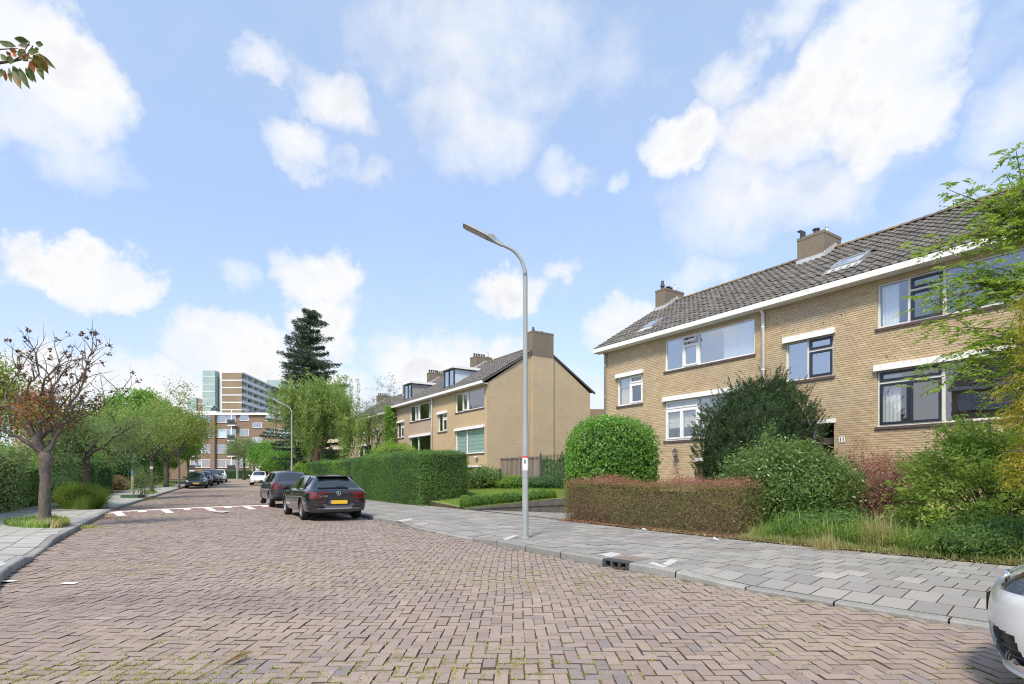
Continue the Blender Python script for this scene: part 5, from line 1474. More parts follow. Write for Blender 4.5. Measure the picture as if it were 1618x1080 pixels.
car('white van at the far end of the line of parked cars', 'suv', whitec, lk(1.2, 73), (.44,-.9), cat='van')
p = at(410, 57.5); car('silver hatchback facing the camera alone on the right side of the far street', 'hatch', silver, (p.x, p.y), (.35,-.93))
p = at(725, 30.5); car('blue grey car in the drive, half hidden by the big clipped hedge', 'hatch', bluegrey, (p.x-.95, p.y+.4, .30), (.93, -.36))
p = at(484, 47); car('blue car just showing between the trees beyond the long hedge', 'sedan', bluegrey, (p.x, p.y, .12), (.8, -.5))
# nearest car: only its front corner is in the picture
def front_silver(c, S):
    xf = S['st'][-1][0]
    mb = MB(); mb.box(xf-.35, .46, .30, xf-.06, .84, .50)
NEAR_D = Vector((-.66, .75)).normalized()
# ------------------------------------------------------------------ the silver car cut by the right edge of the picture
def near_car():
    # local: x forward, y left, origin under the middle of the front axle line
    hd = Vector((-.60, .80)).normalized(); pos = NEARPOS
    c = empty('parked_car', (pos[0], pos[1], 0), math.atan2(hd.y, hd.x))
    tag(c, 'silver car in the foreground, only its front corner and headlight in view', 'car', 'parked cars')
    paint = silver
    # body as a dense loft of horizontal outlines (plan view curves), front part detailed
    W2 = .89; LF = .92   # nose reaches .92 ahead of the axle
    def plan(z, nf=15):
        """outline half width and nose reach at height z: returns list of (x,y) from the nose centre round the left side to the tail"""
        nose = np.interp(z, [.16,.24,.36,.50,.62,.70,.76,.82,.86,.90], [.80,.88,.92,.93,.92,.89,.84,.74,.60,.32])
        w = W2*np.interp(z, [.16,.24,.45,.62,.74,.82,.86,.90,.96], [.90,.95,.99,1.0,.99,.965,.94,.89,.80])
        P = []
        for t in np.linspace(0, 1, nf):
            a = t*math.pi/2
            P.append((nose - (.62)*(1-math.cos(a)**.62 if math.cos(a) > 0 else 1), w*math.sin(a)**.72 if t > 0 else 0))
        P[-1] = (nose-.62, w)
        for x in (-.1, -.6, -1.1, -1.8, -2.6, -3.1, -3.35): 
            P.append((min(x, nose-.7), w*(1 if x > -3.2 else .86)))
        P.append((-3.45, 0)); return P
    zs = [.16,.20,.25,.32,.40,.48,.56,.63,.70,.74,.78,.82,.86,.90]
    V = []; Q = []; A = [plan(z) for z in zs]; n = len(A[0])
    def fine(z):
        Z = [plan(min(.90, max(.16, z+d)), 71) for d in (-.036, -.024, -.012, 0, .012, .024, .036)]
        F_ = [tuple(sum(P[k][j] for P in Z)/7 for j in (0, 1)) for k in range(len(Z[0]))]; out = []
        for k in range(len(F_)-1):
            m_ = 1 if k < 70 else 14
            for r_ in range(m_): u = r_/m_; out.append((F_[k][0]*(1-u)+F_[k+1][0]*u, F_[k][1]*(1-u)+F_[k+1][1]*u))
        return out+[F_[-1]]
    Bz = list(np.linspace(.16, .90, 75)); Bp = [fine(z) for z in Bz]
    n_ = len(Bp[0])
    for s in (1, -1):
        b = len(V)
        for z, P in zip(Bz, Bp):
            for (x, y) in P: V.append((x, s*y, z))
        for i in range(len(Bz)-1):
            for k in range(n_-1):
                q = (b+i*n_+k, b+i*n_+k+1, b+(i+1)*n_+k+1, b+(i+1)*n_+k)
                x = (V[q[0]][0]+V[q[1]][0])/2; y = abs(V[q[0]][1]+V[q[1]][1])/2; z = (Bz[i]+Bz[i+1])/2
                if .25+.10*max(0, y-.6) < z < .48-.25*max(0, y-.66) and .42 < y < .80 and x > .42: continue
                if math.hypot(x-0, z-.31) < .365 and y > .6: continue
                if math.hypot(x+2.55, z-.31) < .365 and y > .6: continue
                if .63 < z < .78 and .0 < y < .40 and x > .5: continue
                zl0 = .70+.05*max(0, (.45-x))/.4; zl1 = .82-.05*max(0, (.40-x))/.3
                if zl0 < z < zl1 and .50 < y and x > .10 and x < .80: continue
                Q.append(q if s > 0 else q[::-1])
    body = np_obj('body', V, Q, mat=paint, parent=c, smooth=True)
    # bonnet and the rest of the upper body
    st = []
    P = plan(.90); top = [(P[k][0], P[k][1]) for k in range(n)]
    V = []; Q = []
    m = 7
    for k in range(n):
        x, y = top[k]
        for j in range(m+1):
            t = j/m; V.append((x, y*(1-2*t), .90+.07*(1-(1-2*t)**2)*min(1, max(0, (.4-x)*1.2+.3))))
    for k in range(n-1):
        for j in range(m): a = k*(m+1)+j; Q.append((a, a+1, a+m+2, a+m+1))
    np_obj('bonnet', V, [q for q in Q], mat=paint, parent=c, smooth=True)
    # greenhouse
    gx = [(-.55,.90,.80,.74),(-1.25,1.42,.62,.60),(-1.6,1.48,.62,.60),(-2.6,1.46,.62,.60),(-3.25,1.25,.60,.55),(-3.42,.92,.78,.7)]
    V = []; Q = []
    for (x, z, w, w2) in gx:
        V += [(x, .80, .90), (x, w, z-.05 if z > 1 else .92), (x, w2-.1, z), (x, -w2+.1, z), (x, -w, z-.05 if z > 1 else .92), (x, -.80, .90)]
    for i in range(len(gx)-1):
        for j in range(5): a = i*6+j; Q.append((a, a+1, a+7, a+6))
    mi = []
    for i in range(len(gx)-1):
        for j in range(5): mi.append(1 if (j in (0, 4) or (i in (0, 4))) else 0)
    np_obj('greenhouse', V, Q, parent=c, smooth=True, mats=[paint, M['cglass']], mi=mi)
    # black inner shell behind the openings
    V = []; Q = []
    for z in (.2,.3,.4,.5,.6,.7,.8):
        for (x, y) in plan(z)[:17]: V.append((x-.05, max(0, y-.04), z))
    nn = 17
    V2 = [(x, -y, z) for (x, y, z) in V]
    for i in range(6):
        for k in range(nn-1): a = i*nn+k; Q.append((a, a+1, a+nn+1, a+nn))
    np_obj('inner_shell', V+V2, Q+[tuple(v+len(V) for v in q[::-1]) for q in Q], mat=M['trim'], parent=c, smooth=True)
    for s in (1, -1):
        # headlight: clear skin over a dark bowl with a bright reflector
        zl = [.70,.72,.74,.76,.78,.80,.82]; V = []; Q = []
        ks = list(range(3, 16))
        for z in zl:
            Pz = plan(z); 
            for k in ks:
                x, y = Pz[k]; V.append((x+.004, s*(y+.004), z))
        nk = len(ks)
        for i in range(len(zl)-1):
            for k in range(nk-1):
                x, y = V[i*nk+k][0], abs(V[i*nk+k][1])
                if .49 < y and .06 < x < .82: q = (i*nk+k, i*nk+k+1, (i+1)*nk+k+1, (i+1)*nk+k); Q.append(q if s > 0 else q[::-1])
        hl = np_obj('headlight', V, Q, mat=M['lens'], parent=c, smooth=True)
        mb = MB()
        for (hx, hy, hr) in () if s < 0 else ((.50, .60, .05), (.33, .70, .045)):
            mb.lathe([(.001, -.06), (hr*.6, -.05), (hr, .0), (hr*1.08, .005)], (hx, s*hy, .765), 'X', 14)
        if s > 0: mb.build('reflector', M['chrome'], hl, smooth=True)
        # fog grille slats in the outer intake
        mb = MB()
        for z in (.30,.345,.39,.435):
            Pz = plan(z); mb.tube([(Pz[k][0]-.035, s*(Pz[k][1]-.02), z) for k in range(6, 13)], .004, 5)
        mb.build('grille_slats', M['grey_trim'], c)
        # lower lip
        Pz = plan(.2); mb = MB(); mb.tube([(Pz[k][0]+.005, s*Pz[k][1], .195) for k in range(0, 15)], .018, 6); mb.build('lip', paint, c, smooth=True)
        for ax in (0, -2.55):
            mb = MB(); w_ = float(np.interp(.5, [.16,.24,.45,.62], [.90,.95,.99,1.0]))*W2
            mb.tube([(ax+math.cos(a)*.367, s*W2*float(np.interp(.31+math.sin(a)*.367, [.16,.24,.45,.62,.74], [.90,.95,.99,1.0,.99])), .31+math.sin(a)*.367) for a in np.linspace(-.25, math.pi+.25, 26)], .012, 5); mb.build('arch_lip', paint, c, smooth=True)
            mb = MB(); mb.lathe([(.36, -s*.0), (.36, -s*.30), (.001, -s*.30)], (ax, s*(W2-.01), .31), 'Y', 24); mb.build('wheel_well', M['trim'], c)
        wheel(c, 0, s*(W2-.02), .31, s, 'rim', 5); wheel(c, -2.55, s*(W2-.02), .31, s, 'rim', 5)
    Pz = plan(.905); mb = MB(); mb.tube([(P_[0]+.004, -P_[1], .903) for P_ in Pz[15:0:-1]]+[(P_[0]+.004, P_[1], .903) for P_ in Pz[:16]], .004, 4); mb.build('bonnet_gap', M['trim'], c)
    # upper grille with chrome bars and a badge
    mb = MB()
    for z in (.64,.67,.70,.73,.765):
        Pz = plan(z); pts = [(Pz[k][0]-.005, -Pz[k][1], z) for k in range(3, 0, -1)]+[(Pz[k][0]-.005, Pz[k][1], z) for k in range(0, 4)]; mb.tube(pts, .004 if z not in (.64,.765) else .009, 6)
    for s in (1, -1): mb.tube([(plan(z)[3][0]-.003, s*plan(z)[3][1], z) for z in (.64,.67,.70,.73,.765)], .009, 6)
    mb.build('grille', M['chrome'], c, smooth=True)
    mb = MB(); mb.lathe([(.045, -.01), (.045, .004), (.001, .006)], (.89, 0, .70), 'X', 20); mb.build('badge', M['chrome'], c)
    # plate holder sticking out
    mb = MB(); mb.box(.925, -.27, .485, .944, .27, .605, 0); mb.box(.9445, -.26, .49, .948, .26, .60, 1); mb.build('number_plate', [M['trim'], M['plate']], c)
    return c
M['lens'] = NM('lens'); _m = M['lens']
_g = _m.n('ShaderNodeBsdfGlossy'); _g.inputs['Roughness'].default_value = .02; _t = _m.n('ShaderNodeBsdfTransparent'); _t.inputs[0].default_value = (.85,.88,.9,1)
_x = _m.n('ShaderNodeMixShader'); _x.inputs[0].default_value = .18; _m.l(_t.outputs[0], _x.inputs[1]); _m.l(_g.outputs[0], _x.inputs[2]); M['lens'] = _m.done(_x.outputs[0])
NEARPOS = (4.085, 3.24)
near_car()
# ------------------------------------------------------------------ street lamps and posts
M['lamp_grey'] = plain('lamp_paint', (.30,.33,.32), .5, .4, var=.06, scale=3)
M['lamp_arm'] = plain('lamp_arm_paint', (.30,.33,.33), .5, .4, var=.1, scale=3)
M['led'] = plain('led_cover', (.42,.38,.34), .3, .4, var=.05)
def street_lamp(loc, adir, label, h=7.0, arm=1.25, sticker=False):
    X, Y = loc[:2]; z0 = loc[2] if len(loc) > 2 else .12
    c = empty('street_lamp', (X, Y, z0), math.atan2(adir[1], adir[0])); tag(c, label, 'street lamp', 'street lamps')
    mb = MB(); mb.lathe([(.066, -.1), (.063, 2.3), (.050, 2.4), (.046, h-1.1)], n=20)
    pts = [(0, 0, h-1.1)]; 
    for k in range(1, 9): a = k/8*R(62); pts.append((.52*(1-math.cos(a)), 0, h-1.1+.62*math.sin(a)))
    mb.build('pole', M['lamp_grey'], c, smooth=True)
    last = Vector(pts[-1]); d = Vector((math.sin(R(62)), 0, math.cos(R(62))))
    d = Vector((.90, 0, .43)).normalized()
    pts += [tuple(last+d*.16), tuple(last+d*.33)]
    mb = MB(); mb.tube([(0,0,h-1.12)]+pts[1:], [.044]+[.041-.001*k for k in range(len(pts)-1)], 12); mb.build('arm', M['lamp_arm'], c, smooth=True)
    e = Vector(pts[-1]); hd = empty('x', (0,0,0)); bpy.data.objects.remove(hd)
    # flat head: tapered box, light panel beneath
    def P(s, y, z): q = e+d*s; n = Vector((-d.z, 0, d.x)); q = q+n*z; return (q.x, y, q.z)
    mb = MB()
    secs = [(-.12,.035,.03,-.035),(.05,.05,.045,-.03),(.22,.12,.05,-.015),(.70,.13,.03,-.015),(.78,.11,.0,-.012)]
    for (s, w, zt, zb) in secs: mb.v += [P(s,-w,zb), P(s,w,zb), P(s,w*.8,zt), P(s,-w*.8,zt)]
    for i in range(len(secs)-1):
        for k in range(4): a = i*4; mb.f.append((a+k, a+(k+1)%4, a+4+(k+1)%4, a+4+k)); mb.m.append(0)
    mb.f += [(3,2,1,0), (16,17,18,19)]; mb.m += [0, 0]
    hb = mb.build('lamp_head', M['lamp_arm'], c)
    mb = MB(); mb.quad(P(.26,-.095,-.02), P(.26,.095,-.02), P(.72,.095,-.0185), P(.72,-.095,-.0185)); mb.build('light_panel', M['led'], hb)
    mb = MB(); mb.add([P(.0,-.03,.045),P(.0,.03,.045),P(.14,.05,.10),P(.14,-.05,.10),P(.26,.05,.05),P(.26,-.05,.05)], [(0,1,2,3),(3,2,4,5),(1,4,2),(0,3,5)]); mb.build('heat_sink', M['lamp_grey'], hb)
    mb = MB(); mb.lathe([(.085,-.02),(.082,.015),(.068,.025)], n=18); 
    for k in range(8): a = k*math.pi/4; mb.lathe([(.008,.012),(.008,.03),(0.001,.032)], (math.cos(a)*.074, math.sin(a)*.074, 0), n=6)
    mb.build('foot_collar', M['lamp_arm'], c)
    return c
bp = W(830, 849.5, .12)
lamp = street_lamp((bp.x, bp.y, .12), (-.93, -.05), 'tall grey street lamp with a small poster, standing on the near pavement edge', h=6.5)
# poster wrapped round the pole: white sheet, red head, dark green figure mark
def wrap(parent, z0, z1, a0, a1, r, mat, name):
    n = 8; V = []; Q = []
    for k in range(n+1):
        a = a0+(a1-a0)*k/n; V += [(math.cos(a)*r, math.sin(a)*r, z0), (math.cos(a)*r, math.sin(a)*r, z1)]
    for k in range(n): Q.append((2*k, 2*k+2, 2*k+3, 2*k+1))
    return np_obj(name, V, Q, mat=mat, parent=parent, smooth=True)
ang = math.atan2(-1, 0) - lamp.rotation_euler[2]      # faces the camera
zt = lambda y: zat(y, bp.y)-.12
po = wrap(lamp, zt(743), zt(721), ang-1.0, ang+1.0, .069, M['white'], 'poster')
wrap(po, zt(723.2), zt(720), ang-1.05, ang+1.0, .0705, plain('poster_red', (.62,.09,.07), .6), 'poster_band'); po.children[0].parent = po
wrap(po, zt(732.5), zt(726), ang-.35, ang+.10, .0705, plain('poster_green', (.02,.13,.12), .6), 'poster_mark')
wrap(po, zt(740.5), zt(738.5), ang-.3, ang+.05, .0705, plain('poster_grey', (.35,.37,.42), .6), 'poster_print')
q = at(461, 40); street_lamp((q.x, q.y, .15), (-.93, -.2), 'grey street lamp standing behind the parked cars in front of the birch', h=6.8)
q = at(375, 92); z0 = gz(92)
c = empty('post', (q.x, q.y, z0)); tag(c, 'thin pale post in front of the brick flats at the end of the street', 'post')
mb = MB(); mb.tube([(0,0,0),(0,0,5.8)], [.17,.13], 10); mb.build('pole', M['lamp_grey'], c); mb = MB(); mb.tube([(-.5,0,3.0),(.5,0,3.0)], .05, 6); mb.build('crossbar', M['lamp_grey'], c)

# ------------------------------------------------------------------ fences
M['wood'] = pieces('weathered_wood', [(0, (.15,.125,.10)), (.5, (.21,.18,.15)), (1, (.27,.24,.20))], fine=16, finev=.25, bump=.4)
def fpt(e, v): p = A0 + LV*v - LU*e; return p
wf = empty('wooden_fence', (0,0,0)); tag(wf, 'weathered grey wooden plank fence at the foot of the gable wall', 'fence')
e0, e1 = 10.2, 5.9; n = 34
for k in range(n):
    e = e0+(e1-e0)*k/n; w = abs(e1-e0)/n*.86; p = fpt(e, 7.9); z0 = .5; z1 = 2.38+.02*random.Random(k).random()
    mb = MB(); a = Vector((LU.x, LU.y, 0))*w; b = Vector((LV.x, LV.y, 0))*.022; o = Vector((p.x, p.y, 0))
    if k % 2: o = o+b*1.3
    P = [o, o+a, o+a+b, o+b]; mb.add([tuple(x+Vector((0,0,z0))) for x in P]+[tuple(x+Vector((0,0,z1))) for x in P], [(3,2,1,0),(4,5,6,7),(0,1,5,4),(1,2,6,5),(2,3,7,6),(3,0,4,7)])
    mb.build('plank', M['wood'], wf)
mb = MB(); a, b = fpt(e0, 7.86), fpt(e1, 7.86); mb.tube([(a.x,a.y,2.43),(b.x,b.y,2.45)], .04, 4); mb.build('rail', M['wood'], wf)
for e in (e0, 8.0, e1+.1):
    mb = MB(); p = fpt(e, 7.84); mb.box(p.x-.05, p.y-.05, .4, p.x+.05, p.y+.05, 2.5); mb.build('post', M['wood'], wf)
fe = empty('iron_fence', (0,0,0)); tag(fe, 'black iron railing with spear tops grown through with ivy', 'fence')
e0, e1 = 5.75, 2.1; n = 30
for k in range(n+1):
    e = e0+(e1-e0)*k/n; p = fpt(e, 7.7); mb = MB(); mb.tube([(p.x,p.y,.5),(p.x,p.y,2.38),(p.x,p.y,2.40),(p.x,p.y,2.52)], [.013,.013,.024,.002], 5, cap=False); mb.build('bar', M['iron'], fe)
for z in (.7, 2.2): 
    mb = MB(); a, b = fpt(e0, 7.7), fpt(e1, 7.7); mb.tube([(a.x,a.y,z),(b.x,b.y,z)], .02, 4); mb.build('rail', M['iron'], fe)
for e in (e0, 3.9, e1):
    mb = MB(); p = fpt(e, 7.7); mb.box(p.x-.04,p.y-.04,.4,p.x+.04,p.y+.04,2.6); mb.build('post', M['iron'], fe)
mb = MB(); p = at(790, 28); mb.tube([(p.x,p.y,.3),(p.x,p.y,1.75)], .035, 6); o = mb.build('garden_post', M['navy']); tag(o, 'thin dark green post among the shrubs behind the lawn', 'post')
# ------------------------------------------------------------------ plants
def unit(v): return v/np.maximum(np.linalg.norm(v, axis=-1, keepdims=True), 1e-9)
def leaf_arrays(P, Nn, size, asp, rng, jit=.6, droop=0, fold=.15, tdir=None, tj=1.0):
    n = len(P)
    nn = unit(Nn + jit*rng.normal(size=(n, 3)))
    t = rng.normal(size=(n, 3)) if tdir is None else tdir + tj*rng.normal(size=(n, 3))
    t[:, 2] -= droop
    t = unit(t - nn*np.sum(t*nn, 1)[:, None]); b = np.cross(nn, t)
    s = size*np.exp(rng.normal(0, .22, n))[:, None]; w = s*asp*.5
    base = P - t*s*.5
    V = np.stack([base, base+t*s*.45+b*w+nn*fold*s, base+t*s, base+t*s*.45-b*w+nn*fold*s*.6], 1).reshape(-1, 3)
    Q = np.arange(n*4).reshape(-1, 4)
    return V, Q
class Plant:
    def __init__(s): s.V = []; s.Q = []; s.n = 0
    def leaves(s, P, Nn, size, asp, rng, **k):
        V, Q = leaf_arrays(np.asarray(P, float), np.asarray(Nn, float), size, asp, rng, **k); s.V.append(V); s.Q.append(Q+s.n); s.n += len(V)
    def build(s, name, mat, parent=None): return np_obj(name, np.vstack(s.V), np.vstack(s.Q), mat=mat, parent=parent)
def vnoise(P, f, seed):
    r = np.random.default_rng(seed); out = 0
    for k in range(4):
        d = unit(r.normal(size=3)); out = out + np.sin(P@d*f*(1+.6*k)+r.uniform(0, 6))/(1+.5*k)
    return out/2.4
G = {}
G['hedge'] = leafmat('hedge_leaf', [(.062,.116,.032), (.107,.186,.053), (.151,.265,.070), (.196,.336,.088)])
G['hedge_dark'] = leafmat('dark_hedge_leaf', [(.039,.090,.039), (.079,.159,.062), (.111,.213,.090)])
G['laurel'] = leafmat('laurel_leaf', [(.057,.137,.022), (.108,.237,.036), (.159,.316,.051), (.230,.389,.071)], rough=.32, spec=.5)
G['lime'] = leafmat('lime_leaf', [(.092,.184,.023), (.161,.287,.034), (.253,.380,.057), (.345,.414,.092)])
G['varieg'] = leafmat('variegated_leaf', [(.10,.19,.06), (.20,.31,.11), (.38,.45,.24), (.66,.68,.52)], rough=.3, spec=.5, red=((.42,.20,.09), .06))
G['red'] = leafmat('red_barberry_leaf', [(.17,.13,.06), (.25,.17,.09), (.30,.18,.12), (.36,.26,.17)], nscale=2.6)
G['redtop'] = leafmat('pink_barberry_leaf', [(.26,.10,.085), (.36,.16,.14), (.42,.22,.19)], nscale=2)
G['redgreen'] = leafmat('mixed_barberry_leaf', [(.12,.16,.05), (.19,.21,.07), (.25,.20,.09), (.27,.20,.12)], nscale=2.2)
G['yew'] = leafmat('yew_needle', [(.014,.034,.014), (.029,.063,.021), (.052,.098,.025), (.092,.149,.034)], trans=.12, nscale=1.6)
G['shrub'] = leafmat('shrub_leaf', [(.065,.11,.03), (.11,.18,.05), (.17,.26,.08), (.27,.34,.15)], rough=.3, spec=.5)
G['pinkshrub'] = leafmat('pink_shrub_leaf', [(.169,.091,.065), (.312,.156,.130), (.442,.234,.208), (.286,.247,.130)], nscale=2.4)
G['tree_g'] = leafmat('tree_leaf', [(.072,.153,.033), (.134,.251,.049), (.216,.359,.072), (.305,.447,.108)])
G['tree_y'] = leafmat('yellowing_tree_leaf', [(.075,.138,.025), (.138,.213,.037), (.250,.288,.056), (.425,.375,.062)], red=((.35,.17,.04), .06))
G['grey_g'] = leafmat('greyish_leaf', [(.112,.158,.072), (.175,.238,.112), (.270,.332,.175)])
G['birch'] = leafmat('birch_leaf', [(.108,.170,.054), (.179,.269,.081), (.287,.359,.108), (.413,.430,.161)])
G['conifer'] = leafmat('spruce_needle', [(.035,.065,.042), (.065,.106,.065), (.106,.154,.088)], trans=.08, nscale=.8)
G['gold'] = leafmat('golden_leaf', [(.16,.20,.025), (.30,.30,.03), (.42,.34,.05), (.36,.17,.05)], nscale=3)
G['ash'] = leafmat('feathery_leaf', [(.156,.228,.042), (.252,.348,.066), (.372,.456,.108), (.504,.528,.144)], trans=.4)
G['ashtree'] = leafmat('overhanging_leaf', [(.120,.180,.042), (.195,.285,.060), (.300,.390,.090), (.420,.450,.120)])
G['ashdark'] = leafmat('mid_green_leaf', [(.065,.12,.03), (.11,.19,.045), (.16,.26,.07)], spec=.45)
G['dry'] = leafmat('dry_brown_leaf', [(.06,.045,.03), (.13,.07,.045), (.22,.10,.06)], trans=.15, nscale=3)
G['orange'] = leafmat('orange_leaf', [(.10,.12,.03), (.30,.12,.04), (.42,.12,.05), (.34,.22,.05)], trans=.25, nscale=3)
G['tan'] = leafmat('tan_plume', [(.30,.24,.15), (.42,.34,.22), (.50,.40,.28)], nscale=2)
G['grass'] = leafmat('grass_blade', [(.091,.156,.033), (.156,.247,.052), (.247,.338,.091), (.390,.403,.156)], nscale=1.4)
G['straw'] = leafmat('straw_blade', [(.30,.27,.13), (.42,.36,.20), (.22,.24,.09)], nscale=2)
G['moss'] = leafmat('joint_weed_blade', [(.180,.198,.054), (.306,.306,.090), (.450,.423,.180), (.360,.342,.126)], nscale=3)
BK = {'grey': barkmat('grey_bark', (.075,.065,.055), (.22,.19,.165)), 'brown': barkmat('brown_bark', (.12,.085,.065), (.21,.16,.125)), 'dark': barkmat('dark_bark', (.055,.045,.038), (.11,.09,.075)),
      'twig': barkmat('twig_bark', (.10,.08,.065), (.19,.16,.135)), 'orange': barkmat('reddish_bark', (.17,.10,.065), (.27,.18,.13))}

def box_points(n, L, Wd, Hh, rng, rough=.05, rnd=.25, amp=.06, seed=1, faces=None):
    """points on the skin of a clipped hedge: x 0..L, y 0..W, z 0..H with rounded edges"""
    areas = np.array([L*Hh, L*Hh, Wd*Hh, Wd*Hh, L*Wd]); 
    if faces is not None: areas = areas*np.array(faces)
    f = rng.choice(5, n, p=areas/areas.sum()); a, b = rng.random(n), rng.random(n)
    P = np.zeros((n, 3)); Nn = np.zeros((n, 3))
    for k, (mk, nv) in enumerate((((a*L, 0*a, b*Hh), (0,-1,0)), ((a*L, 0*a+Wd, b*Hh), (0,1,0)), ((0*a, a*Wd, b*Hh), (-1,0,0)), ((0*a+L, a*Wd, b*Hh), (1,0,0)), ((a*L, b*Wd, 0*a+Hh), (0,0,1)))):
        s = f == k
        for j in range(3): P[s, j] = mk[j][s]
        Nn[s] = nv
    # round the edges
    lo = np.array([rnd, rnd, -9.]); hi = np.array([L-rnd, Wd-rnd, Hh-rnd]); c = np.clip(P, lo, hi); v = P-c; d = np.linalg.norm(v, axis=1, keepdims=True)
    P = np.where(d > 1e-6, c+v/np.maximum(d, 1e-6)*rnd, P); Nn = np.where(d > 1e-6, unit(v), Nn)
    P = P + Nn*(amp*vnoise(P, 2.2, seed)[:, None] + rough*rng.normal(size=(n, 1)) - .02)
    return P, Nn
def place(P, Nn, org, ang, z):
    c, s = math.cos(ang), math.sin(ang); Rm = np.array([[c, -s, 0], [s, c, 0], [0, 0, 1]])
    return P@Rm.T + np.array([org[0], org[1], z]), Nn@Rm.T
def hedge(name, label, org, ang, L, Wd, Hh, mat, n, size, asp=.55, z=.1, jit=.55, rough=.05, amp=.06, rnd=.25, seed=1, group=None, cat='hedge', core=(.02,.035,.012), second=None, topmat=None, topk=.80, inset=.14):
    rng = np.random.default_rng(seed)
    h = empty(name, (0, 0, 0)); tag(h, label, cat, group)
    P, Nn = box_points(n, L, Wd, Hh, rng, rough, rnd, amp, seed, faces=(1, .5, 1, 1, 1.1))
    keep = P[:, 2] > .02; P, Nn = P[keep], Nn[keep]
    top = None
    groups = [(np.ones(len(P), bool), mat)]
    if topmat:
        tsel = (P[:, 2] > Hh*topk + .07*rng.normal(size=len(P))*Hh)
        groups = [(~tsel, mat), (tsel, topmat)]
    if second:
        gsel = vnoise(P, 1.7, seed+5) + .35*rng.normal(size=len(P)) > second[1]
        groups = [(g & ~gsel if i == 0 else g, m) for i, (g, m) in enumerate(groups)] + [(gsel & groups[0][0], second[0])]
    P2, N2 = place(P, Nn, org, ang, z)
    for g, m in groups:
        if g.sum(): pl = Plant(); pl.leaves(P2[g], N2[g], size, asp, rng, jit=jit); pl.build('foliage', m, h)
    # dense twiggy inside
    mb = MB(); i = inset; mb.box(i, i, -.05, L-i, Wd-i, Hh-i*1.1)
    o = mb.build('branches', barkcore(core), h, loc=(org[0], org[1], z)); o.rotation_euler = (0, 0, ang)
    return h
_cores = {}
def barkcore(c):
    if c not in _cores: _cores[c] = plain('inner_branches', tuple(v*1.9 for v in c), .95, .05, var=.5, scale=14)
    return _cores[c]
def ellipsoid_pts(n, r, rng, squash=(1, 1, 1), amp=.12, f=2.5, rough=.06, seed=1, zmin=-.6, power=2):
    v = unit(rng.normal(size=(int(n*1.4), 3))); v = v[v[:, 2] > zmin][:n]
    if power != 2: v = v/ (np.sum(np.abs(v)**power, 1)**(1/power))[:, None]
    R_ = np.array(r)
    P = v*R_; k = 1+amp*vnoise(P*1.0/np.mean(R_)*1.5, f, seed)+rough*rng.normal(size=len(v))
    P = P*k[:, None]; Nn = unit(v/R_)
    return P, Nn
def bush(name, label, c, r, mat, n, size, asp=.55, amp=.14, f=2.5, rough=.07, seed=1, jit=.7, group=None, cat='bush', core=(.02,.035,.012), corek=.80, zmin=-.75, power=2, extra=None, stems=0, fill=.25, stemmat=None):
    rng = np.random.default_rng(seed); h = empty(name, (c[0], c[1], 0)); tag(h, label, cat, group)
    P, Nn = ellipsoid_pts(n, r, rng, amp=amp, f=f, rough=rough, seed=seed, zmin=zmin, power=power)
    off = np.array([0, 0, c[2]])
    # some leaves further inside so that gaps are not empty
    k = int(len(P)*fill); ids = rng.integers(0, len(P), k); Pi = P[ids]*rng.uniform(.72, .97, (k, 1))
    P = np.vstack([P, Pi]); Nn = np.vstack([Nn, Nn[ids]])
    keep = P[:, 2]+c[2] > .03; P, Nn = P[keep], Nn[keep]
    pl = Plant(); pl.leaves(P+off, Nn, size, asp, rng, jit=jit); pl.build('foliage', mat, h)
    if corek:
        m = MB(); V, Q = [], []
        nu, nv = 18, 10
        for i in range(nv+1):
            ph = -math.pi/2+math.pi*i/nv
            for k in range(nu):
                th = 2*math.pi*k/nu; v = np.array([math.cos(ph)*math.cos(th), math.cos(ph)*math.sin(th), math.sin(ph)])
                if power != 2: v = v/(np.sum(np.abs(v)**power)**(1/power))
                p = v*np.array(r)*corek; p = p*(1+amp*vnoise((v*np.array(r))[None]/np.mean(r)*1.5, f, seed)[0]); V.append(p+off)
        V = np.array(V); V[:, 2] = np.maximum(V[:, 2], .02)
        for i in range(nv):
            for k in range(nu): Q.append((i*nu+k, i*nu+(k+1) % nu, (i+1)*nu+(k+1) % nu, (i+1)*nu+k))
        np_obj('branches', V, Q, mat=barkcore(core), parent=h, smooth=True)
    if stems:
        mb = MB(); rr = random.Random(seed)
        for k in range(stems):
            a = rr.uniform(0, 6.28); e = Vector((math.cos(a)*r[0]*rr.uniform(.3,.9), math.sin(a)*r[1]*rr.uniform(.3,.9), c[2]+r[2]*rr.uniform(-.1,.7))); b = Vector((math.cos(a)*.15, math.sin(a)*.15, .05))
            m_ = b.lerp(e, .5)+Vector((rr.gauss(0,.1), rr.gauss(0,.1), .1)); mb.tube([b, m_, e], [.018,.013,.006], 5)
        mb.build('stems', stemmat or BK['twig'], h)
    return h
def sprig(pl, mb, base, tip, n, size, asp, rng, spread=.06, sag=0):
    """a leafy shoot"""
    b, t = np.array(base, float), np.array(tip, float); m = (b+t)/2+rng.normal(size=3)*np.linalg.norm(t-b)*.07+np.array([0,0,sag])
    tt = rng.random(n)[:, None]**.8; C = (1-tt)**2*b+2*tt*(1-tt)*m+tt**2*t
    P = C+rng.normal(size=(n, 3))*spread; pl.leaves(P, unit(rng.normal(size=(n, 3))+np.array([0,0,.7])), size, asp, rng, jit=.5)
    mb.tube([tuple(b), tuple(m), tuple(t)], [.008,.006,.002], 4)

